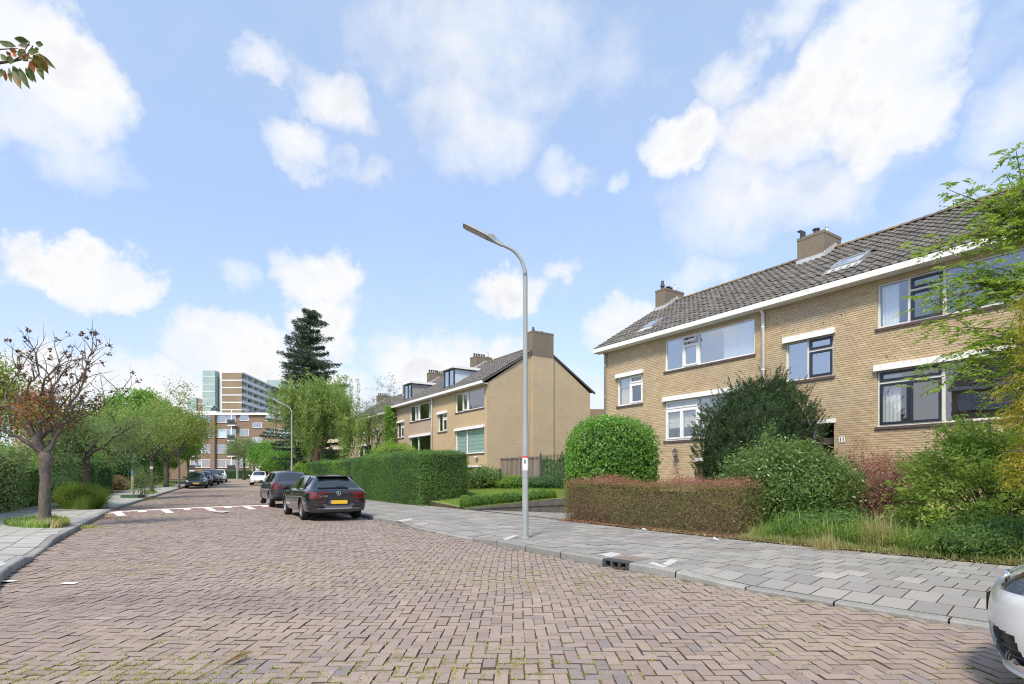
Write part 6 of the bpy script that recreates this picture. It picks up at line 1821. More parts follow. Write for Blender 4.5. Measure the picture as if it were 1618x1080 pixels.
# ---- trees
def tree(name, label, loc, H, mat, bark, seed=1, trunk_r=.15, fork=2.0, spread=2.2, nleaf=9000, leaf=.08, asp=.5, levels=3, nlimb=5, up=.55, group=None, crown=None, clump=.35, twig=True, cat='tree', droop=0, lean=(0, 0), z=.1, twist=.25, moss=0, leafmask=None, top=1.0, jit=.9, twigr=.004, sub=(3, 5), cs=None):
    rng = random.Random(seed); nr = np.random.default_rng(seed)
    t = empty(name, (loc[0], loc[1], z)); tag(t, label, cat, group)
    tr = MB(); br = MB(); tips = []
    base = Vector((0, 0, 0)); f = Vector((lean[0], lean[1], fork))
    n = 7; pts = []; rad = []
    for i in range(n+1):
        k = i/n; pts.append(base.lerp(f, k)+Vector((rng.gauss(0, 1), rng.gauss(0, 1), 0))*trunk_r*.12*(1 if 0 < i < n else 0)); rad.append(trunk_r*(1.25-.45*min(1, k*3) if k < .33 else 1.0-.12*k)*(1+.25*max(0, k-.85)/.15*(1 if moss else 0)))
    tr.tube(pts, rad, 14)
    tr.build('trunk', bark, t, smooth=True)
    def grow(p, d, ln, r, lev):
        seg = 4; q = p.copy(); P = [p.copy()]; Rr = [r]; dd = d.copy()
        for i in range(seg):
            dd = (dd+Vector((rng.gauss(0, twist), rng.gauss(0, twist), rng.gauss(0, twist*.6)+.04-droop*.1*lev))).normalized(); q = q+dd*ln/seg; P.append(q.copy()); Rr.append(max(twigr, r*(1-.55*(i+1)/seg)))
        br.tube(P, Rr, 7 if lev < 2 else 5 if lev < 3 else 4, cap=False)
        if lev >= levels: tips.append((P[-1].copy(), dd.copy(), lev)); tips.append((P[2].copy(), dd.copy(), lev)); return
        if lev >= levels-1: tips.append((P[-1].copy(), dd.copy(), lev))
        for k in range(rng.randint(*sub)):
            i = rng.choice([1, 2, 3, 4, 4]); a = rng.uniform(.35, .95); ax = dd.orthogonal().normalized(); ax.rotate(Matrix.Rotation(rng.uniform(0, 6.28), 3, dd))
            nd = (dd*math.cos(a)+ax*math.sin(a)+Vector((0, 0, .15-droop*.3))).normalized()
            grow(P[i], nd, ln*rng.uniform(.5, .75), Rr[i]*.62, lev+1)
    top_h = (H-fork)
    for k in range(nlimb):
        a = 2*math.pi*(k+rng.uniform(-.25, .25))/nlimb; el = up*rng.uniform(.7, 1.3)
        d = Vector((math.cos(a)*math.cos(el), math.sin(a)*math.cos(el), math.sin(el))).normalized()
        L_ = min(spread*.62/max(.3, math.cos(el)), top_h*.62/max(.25, math.sin(el)))
        grow(f+Vector((0, 0, -.05)), d, L_, trunk_r*.52, 1)
    if top > .5: grow(f, Vector((rng.gauss(0, .12), rng.gauss(0, .12), 1)).normalized(), top_h*.55, trunk_r*.6, 1)
    br.build('limbs', bark, t, smooth=True)
    if nleaf:
        T = np.array([[p.x, p.y, p.z] for p, d, l in tips]); 
        T = T[np.argsort(nr.random(len(T)))]
        if crown is not None: T = np.vstack([T, crown(nr)])
        if leafmask is not None: T = T[leafmask(T)]
        idx = nr.integers(0, len(T), nleaf); c = clump*(.6+.8*nr.random(len(T)))
        off = nr.normal(size=(nleaf, 3))*c[idx][:, None]*np.array(cs if cs else [.55, .55, .42])
        P = T[idx]+off; P[:, 2] = np.maximum(P[:, 2], .25)
        Nn = unit(off+np.array([0, 0, .35])*clump)
        pl = Plant(); pl.leaves(P, Nn, leaf, asp, nr, jit=jit, droop=droop); pl.build('crown', mat, t)
    return t, tips
LANG = math.atan2(LU.y, LU.x)            # along the street towards the camera
# ---- clipped hedges of the right side
def along(org, s, v=0): p = Vector(org)+LU*s+LV*v; return (p.x, p.y)
cor = Vector((-3.86, 22.9))
hedge('clipped_hedge', 'big square clipped green hedge between the black estate car and the raised lawn', along(cor, -9.6), LANG, 9.6, 2.45, 2.36, G['hedge'], 72000, .052, .6, z=.08, seed=3, rnd=.34, amp=.07, rough=.045, second=(G['hedge_dark'], .45))
hedge('clipped_hedge', 'darker clipped hedge continuing the big one, with a yellow green far end', along(cor, -22.5, .35), LANG, 12.7, 1.9, 2.25, G['hedge_dark'], 36000, .06, .6, z=.1, seed=4, amp=.09, second=(G['lime'], .35))
bush('golden_bush', 'bright yellow green bush at the far end of the dark hedge', (along(cor, -23)[0], along(cor, -23)[1]+.6, 1.2), (.7,.7,1.15), G['lime'], 2600, .10, seed=6)
bush('light_bush', 'light green leafy shrub rising above the big hedge near the ivy house', (along(cor, -11.5, 3.4)[0], along(cor, -11.5, 3.4)[1], 1.9), (1.9,1.3,1.55), G['lime'], 5200, .10, seed=7)
# barberry hedge
hb = Vector((1.50, 15.88)); 
bb = hedge('barberry_hedge', 'low clipped barberry hedge turning red on top, along the near pavement', (hb.x, hb.y), math.atan2(11.15-15.72, 5.02-1.62), 5.42, .85, 1.12, G['redgreen'], 40000, .033, .55, z=.12, seed=8, rnd=.16, amp=.12, rough=.075, second=(G['red'], .22), topmat=G['redtop'], topk=.95, core=(.07,.055,.035), inset=.2)
mb = MB(); rr = random.Random(3); a = math.atan2(11.15-15.72, 5.02-1.62); ux, uy = math.cos(a), math.sin(a)
for k in range(420):
    s = rr.uniform(0, 5.42); v = rr.uniform(-.05, .14) if k % 3 else rr.uniform(.1,.7); b = Vector((hb.x+ux*s-uy*(v+.1), hb.y+uy*s+ux*(v+.1), .1)); e = b+Vector((rr.gauss(0,.13), rr.gauss(0,.10), rr.uniform(.35,1.0)))
    if abs((e-b).x) < .3: mb.tube([b, b.lerp(e, .5)+Vector((rr.gauss(0,.03), rr.gauss(0,.03), 0)), e], [.006,.005,.002], 3, cap=False)
mb.build('stems', BK['twig'], bb)
# round laurel
bush('round_laurel', 'big rounded clipped laurel dome of bright green leaves behind the barberry hedge', (3.02, 16.9, 1.55), (1.28,1.28,1.52), G['laurel'], 19000, .082, .55, amp=.045, rough=.05, seed=9, jit=.75, power=3.2, corek=.88, zmin=-.98)
# yew: broad shaggy cone of dark needles
def yew():
    h = empty('yew_bush', (0,0,0)); tag(h, 'large dark shaggy yew hiding the middle of the near terrace', 'bush'); rng = np.random.default_rng(12)
    cx, cy = at(1192, 15.6)[:2]; pl = Plant(); tw = MB()
    prof = lambda z: np.interp(z, [0,.1,.3,.5,.66,.80,.9,1], [1.40,1.50,1.55,1.56,1.52,1.36,1.02,.40])
    lean = lambda z: np.interp(z, [0,.5,.8,1], [-.05,.0,.16,.32])
    # sprays: short feathery shoots pointing up and out, grouped in lobes
    def spray(b, d, L, n, wid, size):
        u = rng.random(n)[:, None]; C = b+d*L*u+rng.normal(size=(n,3))*wid*(1.1-u*.8)
        pl.leaves(C, unit(rng.normal(size=(n,3))+np.array([0,0,.5])), size, .2, rng, jit=.4, tdir=np.tile(d, (n,1)), tj=.55)
    for k in range(1750):
        z = rng.random()**.85; a = rng.uniform(0, 2*math.pi); v = np.array([[math.cos(a), math.sin(a), 2.2*z]])
        lobe = float(vnoise(v, 3.6, 2))*.15+float(vnoise(v, 8, 5))*.08; r = prof(z)*(1+lobe)-.10*rng.random()
        b = np.array([cx+lean(z)+math.cos(a)*r, cy+math.sin(a)*r, .25+z*3.80]); d = unit(np.array([math.cos(a)*.75, math.sin(a)*.75, rng.uniform(.5,1.3)])+rng.normal(size=3)*.25)
        spray(b-d*.10, d, rng.uniform(.18,.34), 46, .035, .062)
    for k in range(150):
        a = rng.uniform(0, 6.28); z = rng.uniform(.5, 1.0); r = float(prof(z))*.95; b = np.array([cx+lean(z)+math.cos(a)*r, cy+math.sin(a)*r, .25+z*3.8]); d = unit(np.array([math.cos(a)*.6, math.sin(a)*.6, 1.0])+rng.normal(size=3)*.2)
        L = rng.uniform(.3,.62); spray(b, d, L, 60, .028, .058); tw.tube([tuple(b-d*.2), tuple(b+d*L)], [.008,.002], 3)
    pl.build('foliage', G['yew'], h); tag(tw.build('twigs', BK['twig'], h), kind='stuff')
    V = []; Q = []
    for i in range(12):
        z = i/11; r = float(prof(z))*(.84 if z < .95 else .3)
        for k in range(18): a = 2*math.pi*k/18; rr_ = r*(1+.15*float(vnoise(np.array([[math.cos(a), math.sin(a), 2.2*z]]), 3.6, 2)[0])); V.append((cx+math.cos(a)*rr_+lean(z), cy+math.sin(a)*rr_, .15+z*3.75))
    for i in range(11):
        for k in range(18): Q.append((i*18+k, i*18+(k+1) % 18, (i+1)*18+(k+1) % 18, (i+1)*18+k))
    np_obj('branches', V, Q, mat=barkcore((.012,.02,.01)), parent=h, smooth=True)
yew()
# broad glossy shrub in front
def bigshrub():
    c = at(1252, 12.7); h = bush('glossy_shrub', 'broad glossy green shrub with pale upright shoots at the end of the barberry hedge', (c.x, c.y, 1.08), (1.42,1.05,.98), G['shrub'], 15000, .068, .5, amp=.22, f=3.2, rough=.09, seed=14, jit=.8, corek=.66, stems=26, fill=.45)
    rng = np.random.default_rng(4); pl = Plant(); mb = MB()
    for (x, y, z0, z1, n) in ((1216,12.5,1.6,2.62,210),(1212,12.4,1.7,2.4,120),(1175,12.6,1.3,2.05,120),(1190,12.5,1.5,2.2,110),(1154,12.7,.9,1.65,100),(1163,12.8,.9,1.5,90),(1246,12.6,1.7,2.32,90),(1285,12.5,1.6,2.15,90),(1232,12.4,1.5,2.25,100),(1330,12.6,1.0,1.65,90),(1205,12.3,1.5,2.3,90)):
        b = at(x+8, y, z0); t = at(x, y, z1); b.z, t.z = z0, z1; sprig(pl, mb, (b.x-h.location.x, b.y-h.location.y, b.z), (t.x-h.location.x, t.y-h.location.y, t.z), n, .062, .5, rng, .085)
    pl.build('foliage', G['shrub'], h); mb.build('stems', BK['twig'], h)
bigshrub()
c = at(1392, 12.6); ps = bush('pink_shrub', 'feathery pinkish red shrub between the glossy shrub and the large green bush', (c.x, c.y, .95), (1.05,.85,.88), G['pinkshrub'], 11500, .045, .5, amp=.25, f=3, rough=.12, seed=16, jit=.9, corek=.55, core=(.04,.03,.02), stems=30, fill=.5)
rng = np.random.default_rng(6); pl = Plant(); mb = MB()
for (x, z0, z1, n) in ((1342,1.2,1.98,150),(1350,1.1,2.35,170),(1362,1.2,2.32,150),(1330,1.1,1.9,130),(1400,1.4,1.95,120),(1375,1.4,2.05,120),(1310,1.2,2.05,110),(1420,1.2,1.75,100),(1385,1.3,1.9,110)):
    b = at(x+6, 12.6); t = at(x, 12.7); sprig(pl, mb, (b.x-c.x, b.y-c.y, z0), (t.x-c.x, t.y-c.y, z1), n, .045, .45, rng, .08)
pl.build('foliage', G['pinkshrub'], ps); mb.build('stems', BK['twig'], ps)
c2 = at(1275, 14.3); bush('purple_shrub', 'small dark purple leaved shrub in front of the dark doorway', (c2.x, c2.y, 1.4), (.65,.5,.85), leafmat('purple_leaf', [(.05,.015,.02), (.10,.03,.04), (.20,.08,.09)]), 1900, .06, amp=.3, rough=.16, seed=18, corek=.5, stems=8, core=(.03,.02,.02))
c2 = at(1072, 19.6); o = bush('thin_shrub', 'thin reddish upright shrub against the wall below the lantern', (c2.x, c2.y, 1.2), (.14,.12,.62), G['pinkshrub'], 130, .06, amp=.3, rough=.2, seed=19, corek=0, stems=4)
# big green bush at the right
def rightbush():
    h = empty('leafy_bush', (0,0,0)); tag(h, 'large spreading light green bush in front of the lower windows of number eleven', 'bush'); rng = np.random.default_rng(21)
    mb = MB(); pa = Plant(); pb = Plant()
    cx, cy = at(1580, 9.9)[:2]; root = np.array([cx+.1, cy+.2, .2])
    for k in range(290):
        a = rng.uniform(0, 2*math.pi); el = rng.uniform(-.12, 1.25); L = rng.uniform(1.2, 1.75)*(1 if el < .9 else .95)
        tip = root+np.array([math.cos(a)*math.cos(el)*L*1.12, math.sin(a)*math.cos(el)*L*.9, .62+math.sin(el)*L*1.25-.10])
        st = root*.45+tip*.55; st[2] += .1; n = rng.integers(70, 110); u = rng.random(n)[:, None]**.7; d = tip-st
        C = st+u*d+rng.normal(size=(n,3))*np.array([.10,.10,.055])*(1.25-.5*u); C[:, 2] -= .12*(u[:, 0]**2)
        which = pb if (tip[2] < 1.15 and tip[0] > cx-.3) else pa
        which.leaves(C, np.tile([-.15,-.25,.9], (n,1)), .078, .42, rng, jit=.55, tdir=np.tile(unit(d), (n,1)), tj=.6, droop=.35)
        if k % 3 == 0: mb.tube([tuple(root), tuple(st), tuple(tip)], [.02,.011,.003], 4, cap=False)
    pa.build('foliage', G['ash'], h); pb.build('lower_foliage', G['ashdark'], h); mb.build('stems', BK['brown'], h)
rightbush()
# tree whose trunk stands just outside the frame; its boughs hang over the picture's right edge
def righttree():
    h = empty('overhanging_tree', (0,0,0)); tag(h, 'tree with feathery compound leaves reaching in over the roof line at the right edge', 'tree'); rng = np.random.default_rng(31)
    root = at(1790, 9.2, .2); mb = MB(); fk = Vector((root.x, root.y, 2.6)); mb.tube([root, root.lerp(fk, .5)+Vector((.05,0,0)), fk], [.17,.14,.12], 12); mb.build('trunk', BK['brown'], h, smooth=True)
    lm = MB(); pl = Plant(); tw = []
    # boughs aimed at places in the air
    targets = [(1500,300,9.0),(1520,318,9.2),(1605,235,9.0),(1625,255,8.8),(1590,275,9.1),(1470,385,8.9),(1445,395,8.7),(1555,360,9.0),(1600,330,8.8),(1610,300,8.7),(1575,395,8.8),(1455,480,8.6),(1470,455,8.6),(1500,420,8.8),(1545,455,8.7),(1530,490,8.6),(1590,460,8.6),(1490,515,8.5),(1510,545,8.5),(1560,530,8.5),(1600,520,8.4),(1545,585,8.4),(1590,585,8.3),(1505,590,8.5),(1560,625,8.3),(1480,605,8.4),(1620,420,8.6),(1640,370,8.6),(1650,480,8.5),(1640,550,8.3),(1535,395,8.9),(1610,385,8.7),(1580,500,8.5),(1525,440,8.7),(1470,500,8.5),(1560,420,8.7),(1480,440,8.8),(1545,330,9.0),(1600,360,8.7),(1575,300,9.0),(1460,515,8.6),(1495,560,8.4),(1530,620,8.3),(1615,610,8.3),(1600,650,8.3),(1440,600,8.4),(1520,370,9.0)]
    hubs = [Vector((root.x-.4, root.y, 3.7)), Vector((root.x-.6, root.y, 4.6)), Vector((root.x-.3, root.y, 5.4))]
    hubs += [Vector((*at(1640, 8.9)[:2], 3.5)), Vector((*at(1630, 8.9)[:2], 4.4)), Vector((*at(1625, 8.9)[:2], 5.3))]
    for k in range(3): lm.tube([fk, fk.lerp(hubs[k], .5), hubs[k], hubs[k+3]], [.09,.07,.05,.03], 7, cap=False)
    rt = random.Random(5)
    for _ in range(26): targets.append((rt.uniform(1740, 2200), rt.uniform(150, 620), rt.uniform(7.6, 10.2)))
    hubs += [Vector((*at(1760, 8.9)[:2], 5.6)), Vector((*at(1850, 9.1)[:2], 4.6))]
    lm.tube([hubs[0], hubs[7]], [.06,.03], 6, cap=False); lm.tube([hubs[2], hubs[6]], [.05,.03], 6, cap=False)
    for (x, y, Y) in targets:
        tp = at(x, Y); tp.z = zat(y, Y); hb_ = min(hubs[3:], key=lambda q: (q-tp).length); mid = hb_.lerp(tp, .5)+Vector((0,0,.12)); lm.tube([hb_, mid, tp], [.02,.012,.004], 5, cap=False)
        nt = 17
        for j in range(nt):      # compound leaf: a drooping rachis with paired leaflets
            u = rng.uniform(.35, 1.05); b = Vector(hb_).lerp(mid, min(1, u*2)) if u < .5 else mid.lerp(tp, (u-.5)*2)
            b = np.array(b)+rng.normal(size=3)*.07; a = rng.uniform(0, 6.28); d = np.array([math.cos(a)*.9-.25, math.sin(a)*.6-.1, rng.uniform(-.45, .35)]); d = d/np.linalg.norm(d); L = rng.uniform(.20, .34); m = 13
            s = (np.arange(m)+.5)/m; C = b+d*L*s[:, None]; C[:, 2] -= .10*L*s**2*3
            sd = np.cross(d, [0,0,1]); sd /= np.linalg.norm(sd)+1e-9; sg = np.where(np.arange(m) % 2 == 0, 1, -1)[:, None]; P = C+sd*sg*.028
            pl.leaves(P, np.tile([0,0,1.], (m,1)), .072, .42, rng, jit=.35, tdir=sd*sg+d*.6, tj=.15)
            if j % 2 == 0: lm.tube([tuple(b), tuple(C[-1])], [.003,.0015], 3, cap=False)
    lm.build('limbs', BK['brown'], h, smooth=True); pl.build('crown', G['ashtree'], h)
righttree()
def goldtree():
    h = empty('golden_conifer', (0,0,0)); tag(h, 'golden yellow drooping conifer partly out of the frame at the right edge', 'tree'); rng = np.random.default_rng(33)
    c0 = at(1650, 7.6); mb = MB(); mb.tube([(c0.x, c0.y, .1), (c0.x, c0.y, 4.5)], [.07,.012], 8); mb.build('trunk', BK['brown'], h); pl = Plant(); lm = MB()
    for k in range(90):
        z = rng.uniform(1.5, 4.3); a = rng.uniform(0, 6.28); L = np.interp(z, [1.2,1.9,3,4.4], [.6,.5,.48,.2])*rng.uniform(.7, 1.1); b = np.array([c0.x, c0.y, z]); t = b+np.array([math.cos(a)*L, math.sin(a)*L, -.05])
        lm.tube([tuple(b), tuple(t)], [.012,.003], 4, cap=False); n = 130; u = rng.random(n)[:, None]**.6; C = b+u*(t-b)+rng.normal(size=(n,3))*np.array([.07,.07,.05]); C[:, 2] -= .22*u[:, 0]**2+.10*rng.random(n)
        pl.leaves(C, unit(rng.normal(size=(n,3))+np.array([0,0,.4])), .05, .34, rng, jit=.5, tdir=np.tile([math.cos(a),math.sin(a),-.9], (n,1)), tj=.5)
    pl.build('crown', G['gold'], h); lm.build('limbs', BK['brown'], h)
goldtree()
# near bough of the cherry behind the camera at the left: leaves at the top left corner
def cherry():
    h = empty('cherry_tree', (0,0,0)); tag(h, 'cherry whose leafy bough tip hangs into the top left corner of the picture', 'tree'); rng = np.random.default_rng(41)
    tr = MB(); tr.tube([(-7.4,4.3,0),(-7.35,4.25,1.2),(-7.2,4.2,2.3)], [.19,.16,.15], 12); tr.build('trunk', BK['grey'], h, smooth=True)
    def pt(x, y, Y=3.25): p = at(x, Y); p.z = zat(y, Y); return p
    lm = MB(); p0 = Vector((-7.2,4.2,2.25)); lm.tube([p0, (-6.2,3.9,3.3), (-4.6,3.5,4.0), pt(-120,110), pt(-30,103), pt(20,96), pt(40,92), pt(52,72)], [.09,.055,.028,.013,.009,.007,.005,.003], 7, cap=False)
    lm.tube([pt(20,96), pt(34,88), pt(47,66)], [.004,.003,.002], 4, cap=False); lm.tube([pt(-30,103), pt(-5,78), pt(28,76)], [.006,.004,.002], 4, cap=False)
    lm.build('limbs', BK['dark'], h)
    lo_ = [np.array(v) for v in ((-6.2,3.9,3.3),(-4.6,3.5,4.0),tuple(pt(-120,110)),tuple(pt(-42,103)))]; pl = Plant(); tw = MB()
    for k in range(60):
        u = rng.random()*2.999; i = int(u); b = lo_[i]+(lo_[i+1]-lo_[i])*(u-i); d = unit(rng.normal(size=3)+np.array([-.7,0,.1])); L = rng.uniform(.25,.7) if i < 2 else .16; e = b+d*L
        if e[0] > -.99*e[1]-.15: continue
        tw.tube([tuple(b), tuple((b+e)/2+np.array([0,0,.03])), tuple(e)], [.008,.005,.002], 4, cap=False)
        n = 16; uu = rng.random(n)[:, None]; P = b+(e-b)*uu+rng.normal(size=(n,3))*.03; P = P[(P[:, 0] < -.98*P[:, 1]-.12)]
        if len(P): pl.leaves(P, np.tile([0,0,1.], (len(P),1)), .075, .38, rng, jit=.6, droop=1.0)
    pl.build('crown', G['tree_y'], h); tw.build('twigs', BK['dark'], h)
    # each leaf seen is built one by one: base, tip (photograph pixels), width
    Lv = [((47,66),(22,60),11,0),((26,74),(-3,64),12,0),((49,71),(28,71),8,1),((69,71),(56,67),10,0),((62,78),(55,75),6,0),((42,84),(29,77),9,2),((30,78),(36,94),9,0),((44,80),(62,82),12,0),((56,84),(78,108),12,2),((60,83),(89,109),9,0),((63,88),(77,117),13,2),((58,90),(70,127),13,0),((50,92),(63,108),10,2),((40,90),(56,92),10,0),
          ((44,94),(40,84),14,3),((48,95),(55,115),11,3),((44,104),(58,131),10,0),((40,106),(53,130),9,0),((30,106),(48,141),12,0),((22,104),(34,141),15,2),((20,103),(36,128),12,0),((14,106),(19,131),8,0),((8,110),(10,129),9,3),((4,108),(-1,123),12,0),((12,96),(1,84),9,0),((24,98),(10,90),12,0),((18,88),(10,80),7,3),((28,82),(14,76),9,3),((26,90),(21,82),7,3),((-8,104),(-20,125),12,0),((-14,98),(-30,80),12,2),((33,86),(46,97),10,0),((52,86),(66,100),10,2),((-2,100),(-8,128),11,0)]
    k = 0
    mats = [leafmat('cherry_leaf', [(.06,.085,.03), (.10,.13,.04), (.13,.15,.06)], nscale=20), None, leafmat('turning_cherry_leaf', [(.12,.10,.03), (.22,.12,.04), (.10,.13,.03)], nscale=40), leafmat('orange_cherry_leaf', [(.50,.09,.03), (.42,.12,.05), (.28,.09,.05)], nscale=20)]
    mats[1] = leafmat('grey_cherry_leaf', [(.20,.17,.15), (.15,.14,.11)])
    for (b, t, w, m) in Lv:
        Yb = 3.25+rng.normal()*.05; B = pt(*b, Y=Yb); T = pt(*t, Y=Yb+rng.normal()*.03); ax = T-B; sd = ax.cross(Vector((0,1,.25*rng.normal()))).normalized(); wd = w/F*3.25*.5; up_ = Vector((0,-1,0))*wd*.5
        V = [B]; 
        for (s, q) in ((.15,.45),(.38,.95),(.6,.85),(.82,.42)): cpt = B+ax*s+Vector((0,0,-.004*math.sin(s*3))); V += [cpt-sd*wd*q+up_*.4, cpt-up_*.3, cpt+sd*wd*q+up_*.4]
        V.append(T); Q = []
        for i in range(3): a = 1+3*i; Q += [(a, a+1, a+4, a+3), (a+1, a+2, a+5, a+4)]
        np_obj('leaf', [tuple(v) for v in V], Q, [(0,2,1),(0,3,2),(10,11,13),(11,12,13)], mat=mats[m], parent=h, smooth=True)
cherry()
# ---- left pavement: street trees
def bare_tree():
    p = W(70, 829, .12); t = empty('street_tree', (p.x, p.y, .12)); tag(t, 'thick trunked nearly bare street tree with withered brown and orange leaves', 'tree', 'trees in the left pavement')
    rng = random.Random(77); nr = np.random.default_rng(7); tr = MB(); pts = []; rad = []
    for z, r in ((-.1,.27),(.08,.205),(.3,.175),(.8,.160),(1.3,.158),(1.62,.165),(1.78,.19),(1.90,.215),(1.99,.20),(2.07,.14),(2.13,.05)): pts.append((rng.gauss(0,.008)+.02*z, rng.gauss(0,.008), z*.905)); rad.append(r*.76)
    tr.tube(pts, rad, 18); tr.build('trunk', BK['grey'], t, smooth=True)
    lm = MB(); tips = []; Y = p.y
    def L(x, y, dy=0): q = at(x, Y+dy); return Vector((q.x-p.x, dy, zat(y, Y+dy)-.12))
    # main limbs follow the photograph
    limbs = [([(70,716),(58,700),(50,680),(40,655),(14,640),(-10,648)], 0, .085),([(68,714),(52,704),(30,690),(12,683),(-15,668)], -.3, .075),([(70,714),(62,695),(75,680),(100,668),(117,662),(119,652),(108,643)], .2, .08),
             ([(72,714),(82,700),(84,684),(70,665),(62,645)], .3, .085),([(70,712),(60,690),(62,668),(78,652),(92,646)], -.35, .075),([(78,712),(86,695),(98,672),(105,650),(122,625),(131,605),(137,575)], -.2, .055),
             ([(60,700),(48,686),(38,672),(22,656),(4,640)], .5, .05),([(84,690),(92,672),(106,655),(118,668),(140,655),(165,640),(186,616)], .6, .035),([(74,665),(80,640),(82,610),(95,596),(100,590)], .5, .04),([(62,645),(66,620),(70,600),(90,580),(94,575)], -.3, .035),
             ([(92,646),(104,632),(112,612),(132,590),(140,563),(152,548)], .1, .028),([(40,655),(38,630),(46,605),(62,590),(58,560),(52,548)], -.2, .03),([(14,640),(10,615),(22,596),(34,580)], .2, .025)]
    for pp, dy, r in limbs:
        P = [L(x, y, dy*min(1, i*.35)) for i, (x, y) in enumerate(pp)]
        Pn = []
        for i in range(len(P)-1): Pn += [P[i], P[i].lerp(P[i+1], .5)+Vector((rng.gauss(0,.02), rng.gauss(0,.03), rng.gauss(0,.02)))]
        Pn.append(P[-1]); n = len(Pn); lm.tube(Pn, [max(.006, r*(1-.72*i/(n-1))) for i in range(n)], 8, cap=False)
        for i in range(3, n):
            for _ in range(2):
                if rng.random() < .8:
                    d = (Pn[i]-Pn[i-1]).normalized(); d = (d*.5+Vector((rng.gauss(0,.7), rng.gauss(0,.7), abs(rng.gauss(.25,.6))))).normalized(); q = Pn[i].copy(); ln = rng.uniform(.35, .95); s = [q.copy()]
                    for _k in range(4): d = (d+Vector((rng.gauss(0,.22), rng.gauss(0,.22), rng.gauss(.04,.18)))).normalized(); q = q+d*ln/4; s.append(q.copy())
                    lm.tube(s, [.014,.010,.008,.006,.003], 4, cap=False); tips += [s[-1], s[3]]
                    if rng.random() < .8:
                        for _j in range(2):
                            b = s[rng.choice([2,3])]; e = b+Vector((rng.gauss(0,.2), rng.gauss(0,.2), rng.gauss(.1,.2))); lm.tube([b, b.lerp(e,.5)+Vector((0,0,.03)), e], [.006,.004,.002], 3, cap=False); tips.append(e)
    lm.build('limbs', BK['grey'], t, smooth=True)
    T = np.array([[q.x, q.y, q.z] for q in tips]); 
    hi = T[:, 2] > 3.1; dry = Plant(); org = Plant()
    Td = T[hi]; Td = Td[nr.random(len(Td)) < .75]; Td = Td[::3]; idx = np.repeat(np.arange(len(Td)), 11); m_ = len(idx); dry.leaves(Td[idx]+nr.normal(size=(m_,3))*.035, nr.normal(size=(m_,3)), .075, .6, nr, jit=1)
    Tl = T[(T[:, 2] > 2.3) & (T[:, 2] < 3.6) & (T[:, 0] > -.9)]; idx = nr.integers(0, len(Tl), 650); dry.leaves(Tl[idx]+nr.normal(size=(650,3))*.12, nr.normal(size=(650,3)), .07, .5, nr, jit=1)
    To = T[(T[:, 2] > 2.5) & (T[:, 2] < 3.4) & (T[:, 0] < .5) & (T[:, 0] > -.9)]
    if len(To): idx = nr.integers(0, len(To), 1300); org.leaves(To[idx]+nr.normal(size=(1300,3))*.14, nr.normal(size=(1300,3)), .07, .5, nr, jit=1); org.build('orange_leaves', G['orange'], t)
    gr = Plant(); Tg = T[(T[:, 2] > 1.9) & (T[:, 2] < 3.2)]; idx = nr.integers(0, len(Tg), 900); gr.leaves(Tg[idx]+nr.normal(size=(900,3))*.16, nr.normal(size=(900,3)), .07, .5, nr, jit=1); gr.build('green_leaves', G['tree_y'], t)
    dry.build('withered_leaves', G['dry'], t)
bare_tree()
gt = 'trees in the left pavement'
p = W(136, 801, .12); tree('street_tree', 'second street tree with a dark trunk rising from a clump of weeds', (p.x, p.y), 5.0, G['grey_g'], BK['dark'], seed=5, trunk_r=.145, fork=2.15, spread=2.4, nleaf=9000, leaf=.09, levels=4, nlimb=5, up=.6, group=gt, clump=.45, leafmask=lambda T: (T[:, 2] < 3.5) & (T[:, 0] > -.6))
p = W(210, 786, .12); t3, _ = tree('street_tree', 'young staked street tree with a blue band round its pale stem', (p.x, p.y), 5.6, G['birch'], BK['grey'], seed=8, trunk_r=.05, fork=2.5, spread=2.3, nleaf=9500, leaf=.11, levels=3, nlimb=6, up=.7, group=gt, clump=.5)
mb = MB(); mb.lathe([(.075,.0),(.075,1.25),(.055,1.3)], n=10); o = mb.build('trunk_guard', plain('guard_pale', (.50,.42,.33), .8), t3); o.location = (0,0,0)
mb = MB(); mb.lathe([(.085,1.36),(.085,1.56)], n=10); mb.build('blue_band', plain('band_blue', (.10,.28,.55), .5), t3)
mb = MB(); mb.box(-.5,-.3,-.02,.5,.3,.17); o = mb.build('planter', plain('planter_green', (.04,.10,.06), .6)); o.location = (p.x, p.y, .12); tag(o, 'low dark green kerb box round the foot of the young staked tree', 'planter')
p = W(240, 779.5, .12); tt, _ = tree('street_tree', 'dark slim street tree with a white band, right of the staked tree', (p.x, p.y), 5.2, G['grey_g'], BK['dark'], seed=11, trunk_r=.125, fork=2.3, spread=2.5, nleaf=2600, leaf=.09, levels=4, nlimb=5, up=.8, group=gt, clump=.45)
mb = MB(); mb.lathe([(.128,1.75),(.128,1.9)], n=10); mb.build('white_band', M['white'], tt)
p = at(263, 50); tree('street_tree', 'stout street tree with a grass patch just before the parked cars', (p.x, p.y), 6.2, G['tree_g'], BK['grey'], seed=13, trunk_r=.21, fork=2.6, spread=3.0, nleaf=10000, leaf=.15, levels=3, nlimb=6, up=.7, group=gt, clump=.55, z=.2)
p = at(283, 47.5); tree('street_tree', 'thin young tree with yellowing leaves beside the dark blue saloon', (p.x, p.y), 7.0, G['tree_y'], BK['grey'], seed=15, trunk_r=.09, fork=2.8, spread=2.2, nleaf=9000, leaf=.14, levels=3, nlimb=6, up=.9, group=gt, clump=.5, z=.2)
